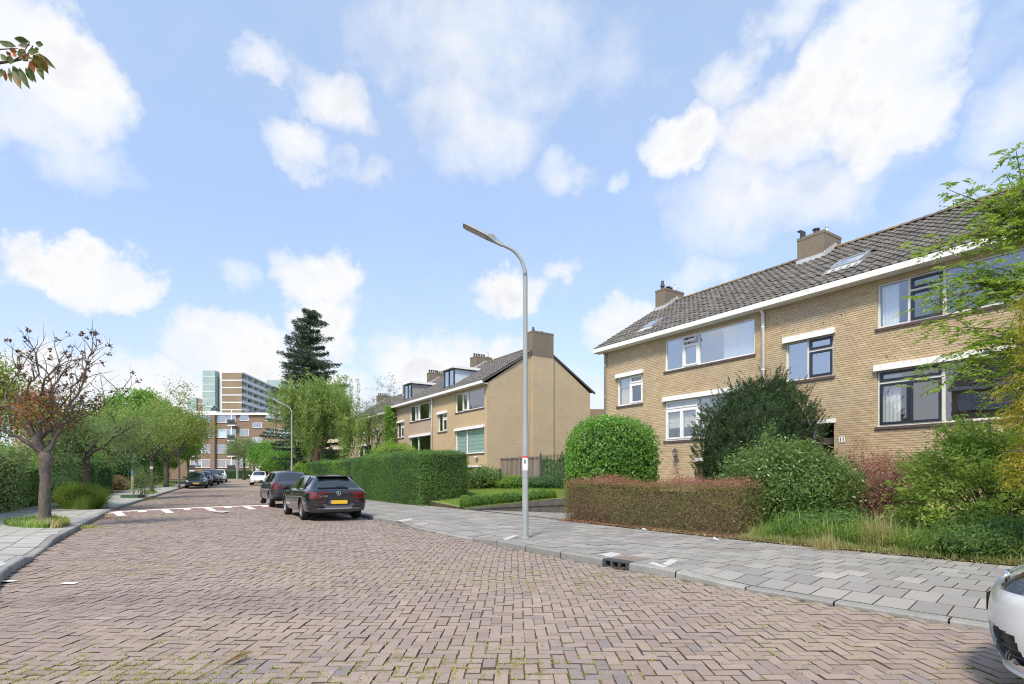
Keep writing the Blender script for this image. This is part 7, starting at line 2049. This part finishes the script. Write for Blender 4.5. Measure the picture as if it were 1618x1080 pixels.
p = at(297, 56); tree('street_tree', 'rounded yellow green tree over the line of parked cars', (p.x, p.y), 7.6, G['tree_y'], BK['grey'], seed=16, trunk_r=.12, fork=2.6, spread=2.2, nleaf=11000, leaf=.16, levels=3, nlimb=6, up=.8, group=gt, clump=.6, z=.3)
# left gardens: hedges and shrubs
def lin(t, Y): x, y = LC.at(LC.s_at_y(Y), t); return float(x), float(y)
def lhedge(label, Y0, Y1, t, Wd, Hh, mat, n, size, **k):
    a, b = lin(t, Y1), lin(t, Y0); ang = math.atan2(b[1]-a[1], b[0]-a[0]); L = math.hypot(b[0]-a[0], b[1]-a[1])
    # box runs from the far end towards the camera; its y axis points away from the street
    o = (a[0]-math.sin(ang)*-0, a[1]); org = (b[0], b[1]); return hedge(k.pop('name', 'garden_hedge'), label, org, ang+math.pi, L, Wd, Hh, mat, n, size, **k)
lhedge('tall hedge of large variegated leaves at the left edge of the picture', 14.0, 23.5, 3.0, 1.6, 2.2, G['varieg'], 17000, .095, asp=.5, jit=.8, rough=.09, amp=.13, rnd=.4, seed=51)
lhedge('rough green and reddish hedge behind the nearest left tree', 23.9, 26.5, 3.1, 1.4, 1.7, G['laurel'], 4200, .08, jit=.8, rough=.09, amp=.12, seed=52, second=(G['red'], .5))
bush('lime_shrub', 'bright lime green shrub mass behind the two nearest left trees', (*lin(6.2, 29), 1.55), (2.6,2.2,1.35), G['lime'], 9000, .09, seed=53, amp=.2)
bush('dark_shrub', 'dark green shrub in the shade below the lime green one', (*lin(4.2, 28.6), .75), (1.5,1.1,.85), G['hedge_dark'], 4200, .07, seed=54, amp=.2)
bush('lime_shrub', 'yellowish shrub above the variegated hedge', (*lin(7.0, 24.5), 1.7), (1.9,1.5,1.0), G['lime'], 4500, .09, seed=55, amp=.2)
bush('plume_shrub', 'tan dried flowering shrub behind the bare tree', (*lin(9.5, 31), 2.3), (3.6,2.6,1.75), G['tan'], 9500, .10, asp=.3, seed=56, amp=.2, core=(.14,.11,.07))
lhedge('dark green clipped hedge block behind the second street tree', 33.4, 37.0, 3.4, 1.7, 2.25, G['hedge_dark'], 12000, .06, seed=57, amp=.04, group='dark clipped hedge blocks')
lhedge('further dark green clipped hedge block', 37.6, 41.5, 3.4, 1.7, 2.3, G['hedge_dark'], 10000, .065, seed=58, amp=.04, group='dark clipped hedge blocks')
bush('brown_shrub', 'low brownish shrub beyond the clipped hedge blocks', (*lin(4.6, 45), .7), (1.5,1.5,.75), G['red'], 2600, .09, seed=59)
bush('round_shrub', 'round light green shrub between two street trees', (*lin(4.4, 52.5), .95), (1.15,1.1,1.0), G['lime'], 2600, .09, seed=60)
bush('garden_shrub', 'loose green shrub left of the staked tree', (*lin(5.5, 40), 2.0), (1.9,1.6,1.6), G['tree_g'], 5200, .11, seed=61, amp=.3, rough=.12)
bush('garden_shrub', 'bright green bushes beside the parked saloon', (*lin(4.2, 58), 1.7), (2.0,2.0,1.8), G['laurel'], 4800, .12, seed=62, amp=.25)
bush('shade_shrub', 'dense dark shrubs behind the slim street tree', (*lin(6.5, 49), 1.6), (4.0,2.2,1.8), G['hedge_dark'], 8000, .11, seed=63, amp=.25)
# big trees behind the left gardens
def crown_ball(c, r, n=260, seed=1):
    def f(nr):
        v = unit(nr.normal(size=(n, 3))); v[:, 2] = np.abs(v[:, 2])*1.0-.25*(nr.random(n) < .35); k = nr.uniform(.72, 1.0, n)[:, None]*(1+.18*vnoise(v, 3.2, seed))[:, None]
        return v*np.array(r)*k+np.array(c)
    return f
def big_tree(label, x, Y, H, rx, mat, seed, name='garden_tree', bark='brown', ry=None, n=17000, leaf=.26, low=1.6, group='large trees behind the left gardens', z=.2, tr=.22, nb=300, clump=.72):
    p = at(x, Y); return tree(name, label, (p.x, p.y), H*.9, mat, BK[bark], seed=seed, trunk_r=tr, fork=low+.6, spread=rx*.7, nleaf=n, leaf=leaf, levels=2, nlimb=5, up=.8, group=group, clump=clump,
                      crown=crown_ball((0, 0, (H+low)/2-(H-low)*.12), (rx, ry or rx, (H-low)/2*1.08), nb, seed), z=z, cs=[.5,.5,.4])
big_tree('large dark green broad tree, tallest of those behind the left gardens', 230, 62, 11.4, 4.9, G['tree_g'], 71, n=34000, leaf=.27)
big_tree('green tree left of the tallest one behind the left gardens', 190, 55, 8.3, 3.4, G['tree_g'], 72, n=17000)
big_tree('dark tree leaning over the brick flats left of the street', 262, 72, 11.0, 3.5, G['tree_g'], 73, n=15000, leaf=.28)
big_tree('greyish green tree behind the second street tree', 158, 46, 5.6, 2.2, G['grey_g'], 74, n=11000, leaf=.17)
big_tree('tree with yellow and green leaves standing at the left edge of the picture', -34, 20.5, 6.0, 1.75, G['tree_y'], 75, n=15000, leaf=.10, low=2.0, tr=.14)
# ---- right side far: spruce, birch, bushes
def spruce():
    p = at(490, 60); t = empty('spruce_tree', (p.x, p.y, .2)); tag(t, 'tall dark spruce rising above the birch', 'tree'); nr = np.random.default_rng(81); rr = random.Random(8)
    Ht = zat(489, 60)-.2; mb = MB(); mb.tube([(0,0,0),(0.1,0,Ht*.5),(0,0,Ht)], [.28,.18,.03], 10); mb.build('trunk', BK['dark'], t); lm = MB(); pl = Plant()
    z = 1.8
    while z < Ht-.2:
        k = (Ht-z)/Ht; R_ = float(np.interp(Ht-z, [0,.7,4.8,9,14,17], [.4,1.25,2.9,3.9,4.5,4.0]))
        for j in range(10 if k > .3 else 7):
            a = rr.uniform(0, 6.28); L = R_*rr.uniform(.45, 1.15); dr = .10+.25*k
            b = Vector((0,0,z+rr.uniform(-.2,.2))); tip = b+Vector((math.cos(a)*L, math.sin(a)*L, L*(.28-dr))); mid = b.lerp(tip,.5)+Vector((0,0,-.12*L*.5)); lm.tube([b, mid, tip], [.05*k+.02,.03*k+.012,.008], 4, cap=False)
            n = int(60+80*L); u = nr.random(n)[:, None]**.75; C = np.array(b)*(1-u)**2+2*u*(1-u)*np.array(mid)+u**2*np.array(tip)
            sd = np.array([-math.sin(a), math.cos(a), 0]); wv = (.10+.30*L*.5*(1-u)*u*2+.12)
            C = C+sd*nr.normal(size=(n,1))*wv*1.25; C[:, 2] -= np.abs(nr.normal(size=n))*.14
            pl.leaves(C, np.tile([0,0,1.], (n,1)), .25, .28, nr, jit=.8, tdir=np.tile([math.cos(a), math.sin(a), -.25], (n,1)), tj=.55)
        z += .50+.30*k
    pl.build('crown', G['conifer'], t); lm.build('limbs', BK['dark'], t)
spruce()
def weeping_birch():
    p = at(498, 45); t = empty('birch_tree', (p.x, p.y, .15)); tag(t, 'wide weeping birch with hanging strands and a reddish trunk behind the long hedge', 'tree'); nr = np.random.default_rng(83); rr = random.Random(3)
    mb = MB(); mb.tube([(0,0,-.1),(0,0,1.5),(.1,0,3.0),(.7,0,5.0)], [.36,.31,.27,.16], 14); mb.build('trunk', BK['orange'], t, smooth=True)
    lm = MB(); pl = Plant()
    hubs = []
    for k in range(26):
        a = rr.uniform(0, 6.28); L = rr.uniform(1.5, 4.2); z = rr.uniform(5.2, 9.3); ex, ey = math.cos(a)*L+1.3, math.sin(a)*L*.8
        # outline: higher in the middle
        z = min(z, 9.7-.30*abs(ex-.9)**1.35+rr.uniform(-.4,.3)); b = Vector((.35+.2*rr.random(), 0, rr.uniform(2.8, 5.4))); e = Vector((ex, ey, z)); m = b.lerp(e,.5)+Vector((0,0,.7)); lm.tube([b, m, e], [.07,.045,.012], 5, cap=False); hubs.append(e); hubs.append(m.lerp(e,.5))
    for k in range(560):
        h_ = rr.choice(hubs)+Vector((rr.gauss(0,.55), rr.gauss(0,.55), rr.gauss(.0,.35))); ln = rr.uniform(.7, 3.1); ln = min(ln, h_.z-1.35); n = int(38*ln)+12; u = nr.random(n)
        C = np.stack([h_.x+.10*nr.normal(size=n)+.14*np.sin(u*3+k), h_.y+.10*nr.normal(size=n), h_.z+.1-u*ln], 1); pl.leaves(C, nr.normal(size=(n,3)), .125, .6, nr, jit=.8, droop=1.2)
        if k % 3 == 0: lm.tube([tuple(h_), (h_.x+.05, h_.y, h_.z-ln*.9)], [.008,.003], 3, cap=False)
    pl.build('crown', G['birch'], t); lm.build('limbs', BK['grey'], t)
weeping_birch()
p = at(590, 50); tree('garden_tree', 'thin leaved grey tree between the birch and the third terrace', (p.x, p.y), 8.6, G['grey_g'], BK['dark'], seed=85, trunk_r=.16, fork=3.2, spread=3.0, nleaf=4800, leaf=.11, levels=4, nlimb=5, up=.9, clump=.35)
bt = 'trees and bushes at the far right end of the street'
big_tree('bright green bushy tree in front of the brick flats', 422, 78, 6.4, 2.7, G['laurel'], 91, n=11000, leaf=.19, low=.7, group=bt, z=.5)
big_tree('grey olive tree with a leaning trunk in front of the brick flats', 386, 88, 7.0, 2.9, G['grey_g'], 92, n=7500, leaf=.19, low=3.0, group=bt, z=.6, bark='dark', nb=160)
big_tree('green tree left of the far lamp post', 447, 66, 4.6, 2.3, G['laurel'], 93, n=8000, leaf=.16, low=.6, group=bt, z=.4)
big_tree('green tree behind the birch trunk', 478, 68, 5.6, 3.2, G['tree_g'], 94, n=11000, leaf=.17, low=.6, group=bt, z=.4)
big_tree('light tree right of the birch trunk', 530, 62, 4.2, 2.6, G['tree_g'], 95, n=9000, leaf=.14, low=.5, group=bt, z=.3)
p = at(493, 52); hedge('low_hedge', 'low dark hedge behind the birch trunk', (p.x-2.2, p.y), 0, 4.4, 1.2, 1.3, G['hedge_dark'], 5000, .09, z=.15, seed=96)
p = at(350, 99); hedge('low_hedge', 'low hedge along the foot of the brick flats', (p.x-1.5, p.y+1.2), 0, 6, 1.2, 1.6, G['hedge_dark'], 3500, .14, z=.68, seed=97)
# ivy on the house corner
def ivy():
    h = empty('ivy', (0,0,0)); tag(h, 'green climber covering the corner of the far middle terrace house up to the gutter', 'climbing plant'); rng = np.random.default_rng(99); pl = Plant()
    so = Vector(S_ORG)
    n = 15000; z = rng.uniform(1.0, 7.1, n); w = np.interp(z, [1,2.6,3.4,5,6.4,7.1], [3.0,2.8,1.5,1.1,1.1,.5]); u = .1+rng.normal(0, .33, n)*w+np.interp(z, [1,3,7], [.3,0,.05]); v = -.12-np.abs(rng.normal(0, .24, n))
    bul = (vnoise(np.stack([u, z, 0*u], 1), 3, 4)*.12)[:, None]
    P = np.stack([so.x+LU.x*u+LV.x*v, so.y+LU.y*u+LV.y*v, z], 1)-np.array([LV.x, LV.y, 0])*np.abs(bul)
    pl.leaves(P, np.tile([-LV.x,-LV.y,.3], (n,1)), .13, .7, rng, jit=.7); pl.build('foliage', G['tree_g'], h)
    mb = MB()
    for k in range(6): a = so+LU*(.1+.1*k); mb.tube([(a.x-LV.x*.05, a.y-LV.y*.05, .1), (a.x-LV.x*.06, a.y-LV.y*.06, 3.5+.4*k)], [.03,.01], 5)
    mb.build('stems', BK['twig'], h)
ivy()
# shrubs round the lawn, ivy on the iron railing, box balls
def lw(e, v): p = A0+LV*v-LU*e; return (p.x, p.y, lawn_z(p))
for (e, v, r, m, n, lab, sd) in ((6.6, 4.6, (1.1,.9,.62), 'shrub', 4200, 'mixed flowering shrub in front of the wooden fence', 101), (6.8, 2.4, (1.2,.8,.5), 'tree_y', 2600, 'low weedy shrub beside the blue grey car', 102), (4.6, 6.6, (1.5,.6,.32), 'hedge_dark', 2600, 'low dark green shrub at the foot of the wooden fence', 103), (5.4, 5.6, (.8,.6,.35), 'lime', 2000, 'small light shrub at the edge of the raised lawn', 104)):
    x, y, z = lw(e, v); o = bush('garden_shrub', lab, (x, y, z+r[2]*.75), r, G[m], n, .075, seed=sd, amp=.28, rough=.13, jit=.9)
rng = np.random.default_rng(5); n = 9500; e = rng.uniform(2.0, 5.8, n); z = rng.uniform(.55, 2.45, n); h_ = empty('ivy', (0,0,0)); tag(h_, 'ivy filling the black iron railing', 'climbing plant')
keep = z < 2.25+.25*np.sin(e*5)*rng.random(n); e, z = e[keep], z[keep]; n = len(e); v = 7.72+np.abs(rng.normal(0,.14,n))
P = np.stack([A0.x+LV.x*v-LU.x*e, A0.y+LV.y*v-LU.y*e, z], 1); pl = Plant(); pl.leaves(P, np.tile([-LV.x,-LV.y,.4], (n,1)), .085, .7, rng, jit=.7); pl.build('foliage', G['laurel'], h_)
x, y, z = lw(3.6, 8.6); bush('garden_shrub', 'light green shrub rising above the iron railing', (x, y, 2.3), (.8,.7,.75), G['lime'], 1700, .10, seed=105, amp=.35, rough=.15)
for k in range(10):
    s = .16+.455*k; p = A0+LV*s-LU*.30; r = [.26,.25,.235,.245,.24,.235,.25,.23,.24,.23][k]
    bush('box_ball', ['first clipped box ball at the street end of the retaining wall', 'second box ball from the street end', 'third box ball from the street end', 'fourth box ball from the street end', 'box ball in the middle, just left of the lamp post', 'box ball partly behind the lamp post', 'box ball just right of the lamp post', 'third box ball from the house end', 'second box ball from the house end', 'last box ball next to the barberry hedge'][k],
         (p.x, p.y, .16+.06*s+r*.85), (r,r,r), G['laurel' if k % 3 else 'lime'], 1500, .03, .6, amp=.06, rough=.03, seed=110+k, group='clipped box balls along the retaining wall', corek=.86, zmin=-.95)
# ---- grass, weeds, litter
def blades(name, P, H, mat, seed, w=.006, lean=.35, kind='stuff', parent=None):
    rng = np.random.default_rng(seed); n = len(P); a = rng.uniform(0, 6.28, n); h = H*np.exp(rng.normal(0, .3, n)) if np.isscalar(H) else H
    d = np.stack([np.cos(a), np.sin(a), 0*a], 1); s = np.stack([-np.sin(a), np.cos(a), 0*a], 1)*w; b = np.asarray(P, float); L = np.abs(rng.normal(0, lean, n))[:, None]
    m = b+np.array([0,0,1.])*(h*.6)[:, None]+d*L*(h*.45)[:, None]; t = b+np.array([0,0,1.])*(h*np.clip(1-.35*L[:, 0]**1.5, .3, 1))[:, None]+d*L*(h*1.2)[:, None]
    V = np.stack([b-s, b+s, m+s*.7, m-s*.7, t], 1).reshape(-1, 3); k = np.arange(n)[:, None]*5
    o = np_obj(name, V, k+np.array([[0,1,2,3]]), k+np.array([[3,2,4]]), mat=mat, parent=parent)
    if kind: tag(o, kind=kind)
    return o
rng = np.random.default_rng(200)
# rough grass of the near garden
s0, s1 = RC.s_at_y(2.2), RC.s_at_y(8.7)
n = 34000; s = rng.uniform(s0, s1, n); t = 4.0+np.abs(rng.normal(0, 1.0, n)); X, Y = RC.at(s, t)
dens = vnoise(np.stack([X, Y, 0*X], 1), 1.9, 3); keep = (dens+.6*rng.random(n) > -.15) ; X, Y, t = X[keep], Y[keep], t[keep]; dens = dens[keep]
hh = np.where(t < 4.35, .08, .17)*np.exp(rng.normal(0, .35, len(X)))*(1+.5*np.clip(dens, 0, 1))
zg = .125+.17*np.clip((t-4)/2, 0, 1)
st = (t < 4.22+.22*rng.normal(size=len(X))) | (rng.random(len(X)) < .06)
blades('rough_grass', np.stack([X, Y, zg], 1)[~st], hh[~st], G['grass'], 1, .007, .5)
blades('dry_grass', np.stack([X, Y, zg], 1)[st], hh[st], G['straw'], 2, .005, .7)
for (x, y, n, H) in ((1387, 868, 420, .5), (1303, 868, 260, .24), (1235, 845, 260, .2), (1340, 850, 200, .3)):      # pale straw tufts
    p = W(x, y, .13); P = np.array([[p.x, p.y, .12]])+rng.normal(size=(n,3))*np.array([.10,.08,0]); o = blades('straw_tuft', P, H, G['straw'], int(x), .004, .45, kind=None)
    tag(o, {1387:'tall pale straw tuft at the pavement edge in front of the pink shrub',1303:'short dry tuft left of the tall straw tuft',1235:'dry grass tuft under the glossy shrub',1340:'thin straw tuft at the foot of the pink shrub'}[x], 'grass tuft')
# soft green tufts with long arching blades (right)
n = 5200; s = rng.uniform(RC.s_at_y(3.5), RC.s_at_y(8.2), n); t = 4.3+np.abs(rng.normal(0, .5, n)); X, Y = RC.at(s, t); blades('long_grass', np.stack([X, Y, 0*X+.15], 1), .33, G['grass'], 7, .008, .75)
# low undergrowth at the garden front, right
bush('undergrowth', 'low dark juniper like undergrowth at the garden corner beside the silver car', (*RC.at(RC.s_at_y(5.2), 4.9), .35), (1.15,.75,.38), G['ashdark'], 5200, .06, asp=.3, seed=131, amp=.3, rough=.14)
bush('undergrowth', 'dark low plants under the large green bush', (*RC.at(RC.s_at_y(7.6), 5.3), .4), (1.3,.6,.30), G['hedge'], 3600, .06, asp=.4, seed=132, amp=.3, rough=.14)
# lawn blades
n = 42000; e = rng.uniform(0, 9.5, n); v = rng.uniform(.15, 7.4, n); P = np.stack([A0.x+LV.x*v-LU.x*e, A0.y+LV.y*v-LU.y*e, .17+.06*np.minimum(v, 6)+.045*np.minimum(e, 10)], 1)
blades('lawn_grass', P, .05, leafmat('lawn_blade', [(.13,.20,.045), (.21,.29,.065), (.30,.36,.11)], nscale=.8), 8, .008, .6)
# tufts round the street trees
def tuft(label, x0, x1, y0, y1, n, H, mat, seed, w=.01, lean=.5):
    r = np.random.default_rng(seed); a = r.uniform(0, 6.28, n); q = np.sqrt(r.random(n)); x = (x0+x1)/2+(x1-x0)/2*q*np.cos(a); y = (y0+y1)/2+(y1-y0)/2*q*np.sin(a)
    d = (EYE-.12)*F/(y-750); P = np.stack([(x-809)/F*d, d, .11+0*d+gz_np(d)], 1); o = blades('grass_patch', P, H, mat, seed, w, lean, kind='stuff'); return o
tuft('', 8, 108, 822, 834, 7000, .13, G['grass'], 301); tuft('', 60, 106, 824, 834, 1200, .15, G['straw'], 305)
tuft('', 98, 160, 797, 805, 12000, .42, leafmat('weed_leaf', [(.13,.20,.04), (.22,.31,.06), (.34,.40,.11)]), 302, .006, .7)
tuft('', 225, 248, 778, 781, 900, .14, G['grass'], 303); tuft('', 250, 277, 769, 772, 900, .2, G['grass'], 304, .02)
wd = W(128, 803, .12); bush('weed_clump', 'tall bushy yellow green weeds round the foot of the second street tree', (wd.x, wd.y, .55), (.85,.6,.5), leafmat('weed_leaf2', [(.12,.18,.03), (.20,.28,.05), (.30,.34,.09)]), 6500, .06, asp=.3, seed=306, amp=.3, rough=.16, corek=.6, fill=.5)
wd = W(226, 786, .12); bush('weed_clump', 'thin pale shrub beside the planter of the staked tree', (wd.x, wd.y, 1.0), (.75,.6,.85), G['grey_g'], 1500, .08, asp=.3, seed=307, amp=.3, rough=.25, corek=0, stems=14, fill=.6)
for (x, y, r) in ((130,833,.5),(166,813.5,.35),(240,788,.4)):
    p = W(x, y, .02); n = 500; P = np.array([[p.x,p.y,.01]])+rng.normal(size=(n,3))*np.array([r*.45,r*.45,0]); blades('gutter_weeds', P, .06, G['moss'], int(x), .006, .6)
# weeds in the joints of the road: tufts follow the joints
def joint_weeds():
    u = .1035; r = np.random.default_rng(17); P = []
    n = 4800; x = r.uniform(-7, 6, n*3); y = 3.4+np.abs(r.normal(0, 2.6, n*3)); nz = vnoise(np.stack([x, y, 0*x], 1), 1.3, 21)
    ok = (np.abs(x) < .95*y) & (nz+.35*r.normal(size=len(x)) > .18) & (x > np.interp(y, LC.p[:, 1], LC.p[:, 0])+.1) & (x < np.interp(y, RC.p[:, 1], RC.p[:, 0])-.05); x, y = x[ok][:n], y[ok][:n]
    horiz = r.random(len(x)) < .6; gx = np.where(horiz, x, np.round(x/u)*u); gy = np.where(horiz, np.round(y/u)*u, y)
    for i in range(len(gx)):
        m = r.integers(3, 11); sp = .020; d = r.normal(0, sp, m); e = r.normal(0, .003, m)
        for k in range(m): P.append((gx[i]+(d[k] if horiz[i] else e[k]), gy[i]+(e[k] if horiz[i] else d[k])))
    P = np.array(P); z = road_z(P[:, 0], P[:, 1])-.006
    blades('joint_weeds', np.c_[P, z], .020*np.exp(r.normal(0, .35, len(P))), G['moss'], 31, .0035, 1.1, parent=None)
joint_weeds()
# fallen leaves: red brown litter under the barberry, a few on road and pavement
def litter(name, P, size, cols, seed, parent=None):
    r = np.random.default_rng(seed); pl = Plant(); pl.leaves(P, np.tile([0,0,1.], (len(P),1)), size, .6, r, jit=.35, fold=.12); o = pl.build(name, leafmat('litter_'+str(seed), cols, trans=.1, nscale=5), parent); tag(o, kind='stuff')
n = 3600; s = rng.uniform(0, 6.3, n); v = rng.normal(-.02, .22, n); a = math.atan2(11.15-15.72, 5.02-1.62); P = np.stack([hb.x+math.cos(a)*s-math.sin(a)*v, hb.y+math.sin(a)*s+math.cos(a)*v, 0*s+.148], 1); litter('fallen_leaves', P, .04, [(.16,.06,.03), (.26,.11,.06), (.36,.20,.11), (.14,.09,.06)], 401)
s = rng.uniform(RC.s_at_y(3), RC.s_at_y(11), 1500); t = 4.0+.22*rng.normal(size=1500); X, Y = RC.at(s, t); litter('fallen_leaves', np.stack([X, Y, 0*X+.146], 1), .032, [(.30,.22,.12), (.40,.33,.2), (.22,.14,.07)], 402)
x = rng.uniform(-5, 6, 170); y = rng.uniform(3.6, 14, 170); ok = (x > np.interp(y, LC.p[:,1], LC.p[:,0])+.2) & (x < np.interp(y, RC.p[:,1], RC.p[:,0])-.03); x, y = x[ok], y[ok]; litter('fallen_leaves', np.stack([x, y, road_z(x, y)+.006], 1), .026, [(.42,.16,.07), (.45,.34,.2), (.30,.12,.06), (.6,.52,.4)], 403)
s = rng.uniform(RC.s_at_y(4.5), RC.s_at_y(14), 220); t = rng.uniform(.2, 4, 220); X, Y = RC.at(s, t); litter('fallen_leaves', np.stack([X, Y, 0*X+.14], 1), .016, [(.06,.05,.04), (.14,.10,.07), (.3,.2,.1)], 404)
s = rng.uniform(RC.s_at_y(4), RC.s_at_y(15), 900); t = rng.normal(-.06, .05, 900); X, Y = RC.at(s, t); litter('gutter_dirt', np.stack([X, Y, road_z(X, Y)+.004], 1), .016, [(.10,.08,.05), (.2,.17,.1), (.28,.22,.12), (.12,.14,.05)], 405)
a_ = W(158, 818, .03); r = np.random.default_rng(9); P = np.array([[a_.x, a_.y, .01]])+r.normal(size=(1400,3))*np.array([.42,.38,0]); P[:, 2] = road_z(P[:, 0], P[:, 1])+.008; litter('gutter_dirt', P, .03, [(.10,.06,.04), (.18,.12,.08), (.25,.18,.12)], 406)
# orange leaf in the drain, crumpled paper by the hedge, dry stalk on the road
p = W(984, 897, .03); mb = MB(); mb.add([(p.x-.05,p.y-.01,.02),(p.x,p.y-.03,.05),(p.x+.05,p.y,.03),(p.x,p.y+.03,.02)], [(0,1,2,3)]); o = mb.build('maple_leaf', leafmat('orange_fallen', [(.55,.13,.04), (.6,.2,.06)])); tag(o, 'single orange leaf caught in the mouth of the street drain', 'leaf')
for (x, y, sz, lab) in ((1130, 853, .045, 'crumpled white paper beside the barberry hedge'), (1017, 837, .035, 'small pale scrap under the barberry hedge')):
    p = W(x, y, .14); mb = MB(); r = random.Random(x); vs = [(p.x+r.gauss(0,sz), p.y+r.gauss(0,sz), .14+abs(r.gauss(0,sz*.7))) for _ in range(9)]; mb.add(vs, [(0,1,2),(2,3,4),(4,5,6),(6,7,8),(0,3,6),(1,4,7)]); o = mb.build('paper_scrap', M['white']); tag(o, lab, 'litter')
def stalk():
    A, B = W(298, 1082), W(396, 1037); h = empty('dry_stalk', (A.x, A.y, .02)); tag(h, 'dry straw coloured plant stalk with a frayed brown head lying on the road', 'plant stalk')
    d = B-A; m = barkmat('stalk_skin', (.42,.30,.15), (.58,.44,.26)); mb = MB(); mb.tube([(0,0,.008), tuple(d*.3+Vector((.004,.006,.012))), tuple(d*.62+Vector((0,.004,.016)))], [.0045,.005,.006], 6); mb.build('stem', m, h); rr = random.Random(2); mb = MB()
    for k in range(26):
        a = .45+.2*rr.random(); e = .8+.22*rr.random(); off = Vector((rr.gauss(0,.012), rr.gauss(0,.016), abs(rr.gauss(0,.014)))); mb.tube([tuple(d*a+Vector((0,0,.014))), tuple(d*((a+e)/2)+off*.6+Vector((0,0,.016))), tuple(d*e+off*1.3+Vector((0,0,.012)))], [.003,.0045,.001], 4)
    mb.build('head', barkmat('stalk_head', (.40,.22,.09), (.60,.42,.22)), h)
stalk()
for (a, b, lab) in (((1492, 1005), (1600, 1033), 'long thin dry straw on the road in front of the silver car'), ((868, 1006), (893, 1022), 'short broken twig on the road')):
    A, B = W(*a), W(*b); mb = MB(); mb.tube([(A.x,A.y,.01+float(road_z(A.x,A.y))), tuple(A.lerp(B,.5)+Vector((0,.01,.014))), (B.x,B.y,.01)], .0022, 4); o = mb.build('dry_straw', barkmat('straw_skin', (.42,.36,.22), (.55,.5,.35))); tag(o, lab, 'straw')
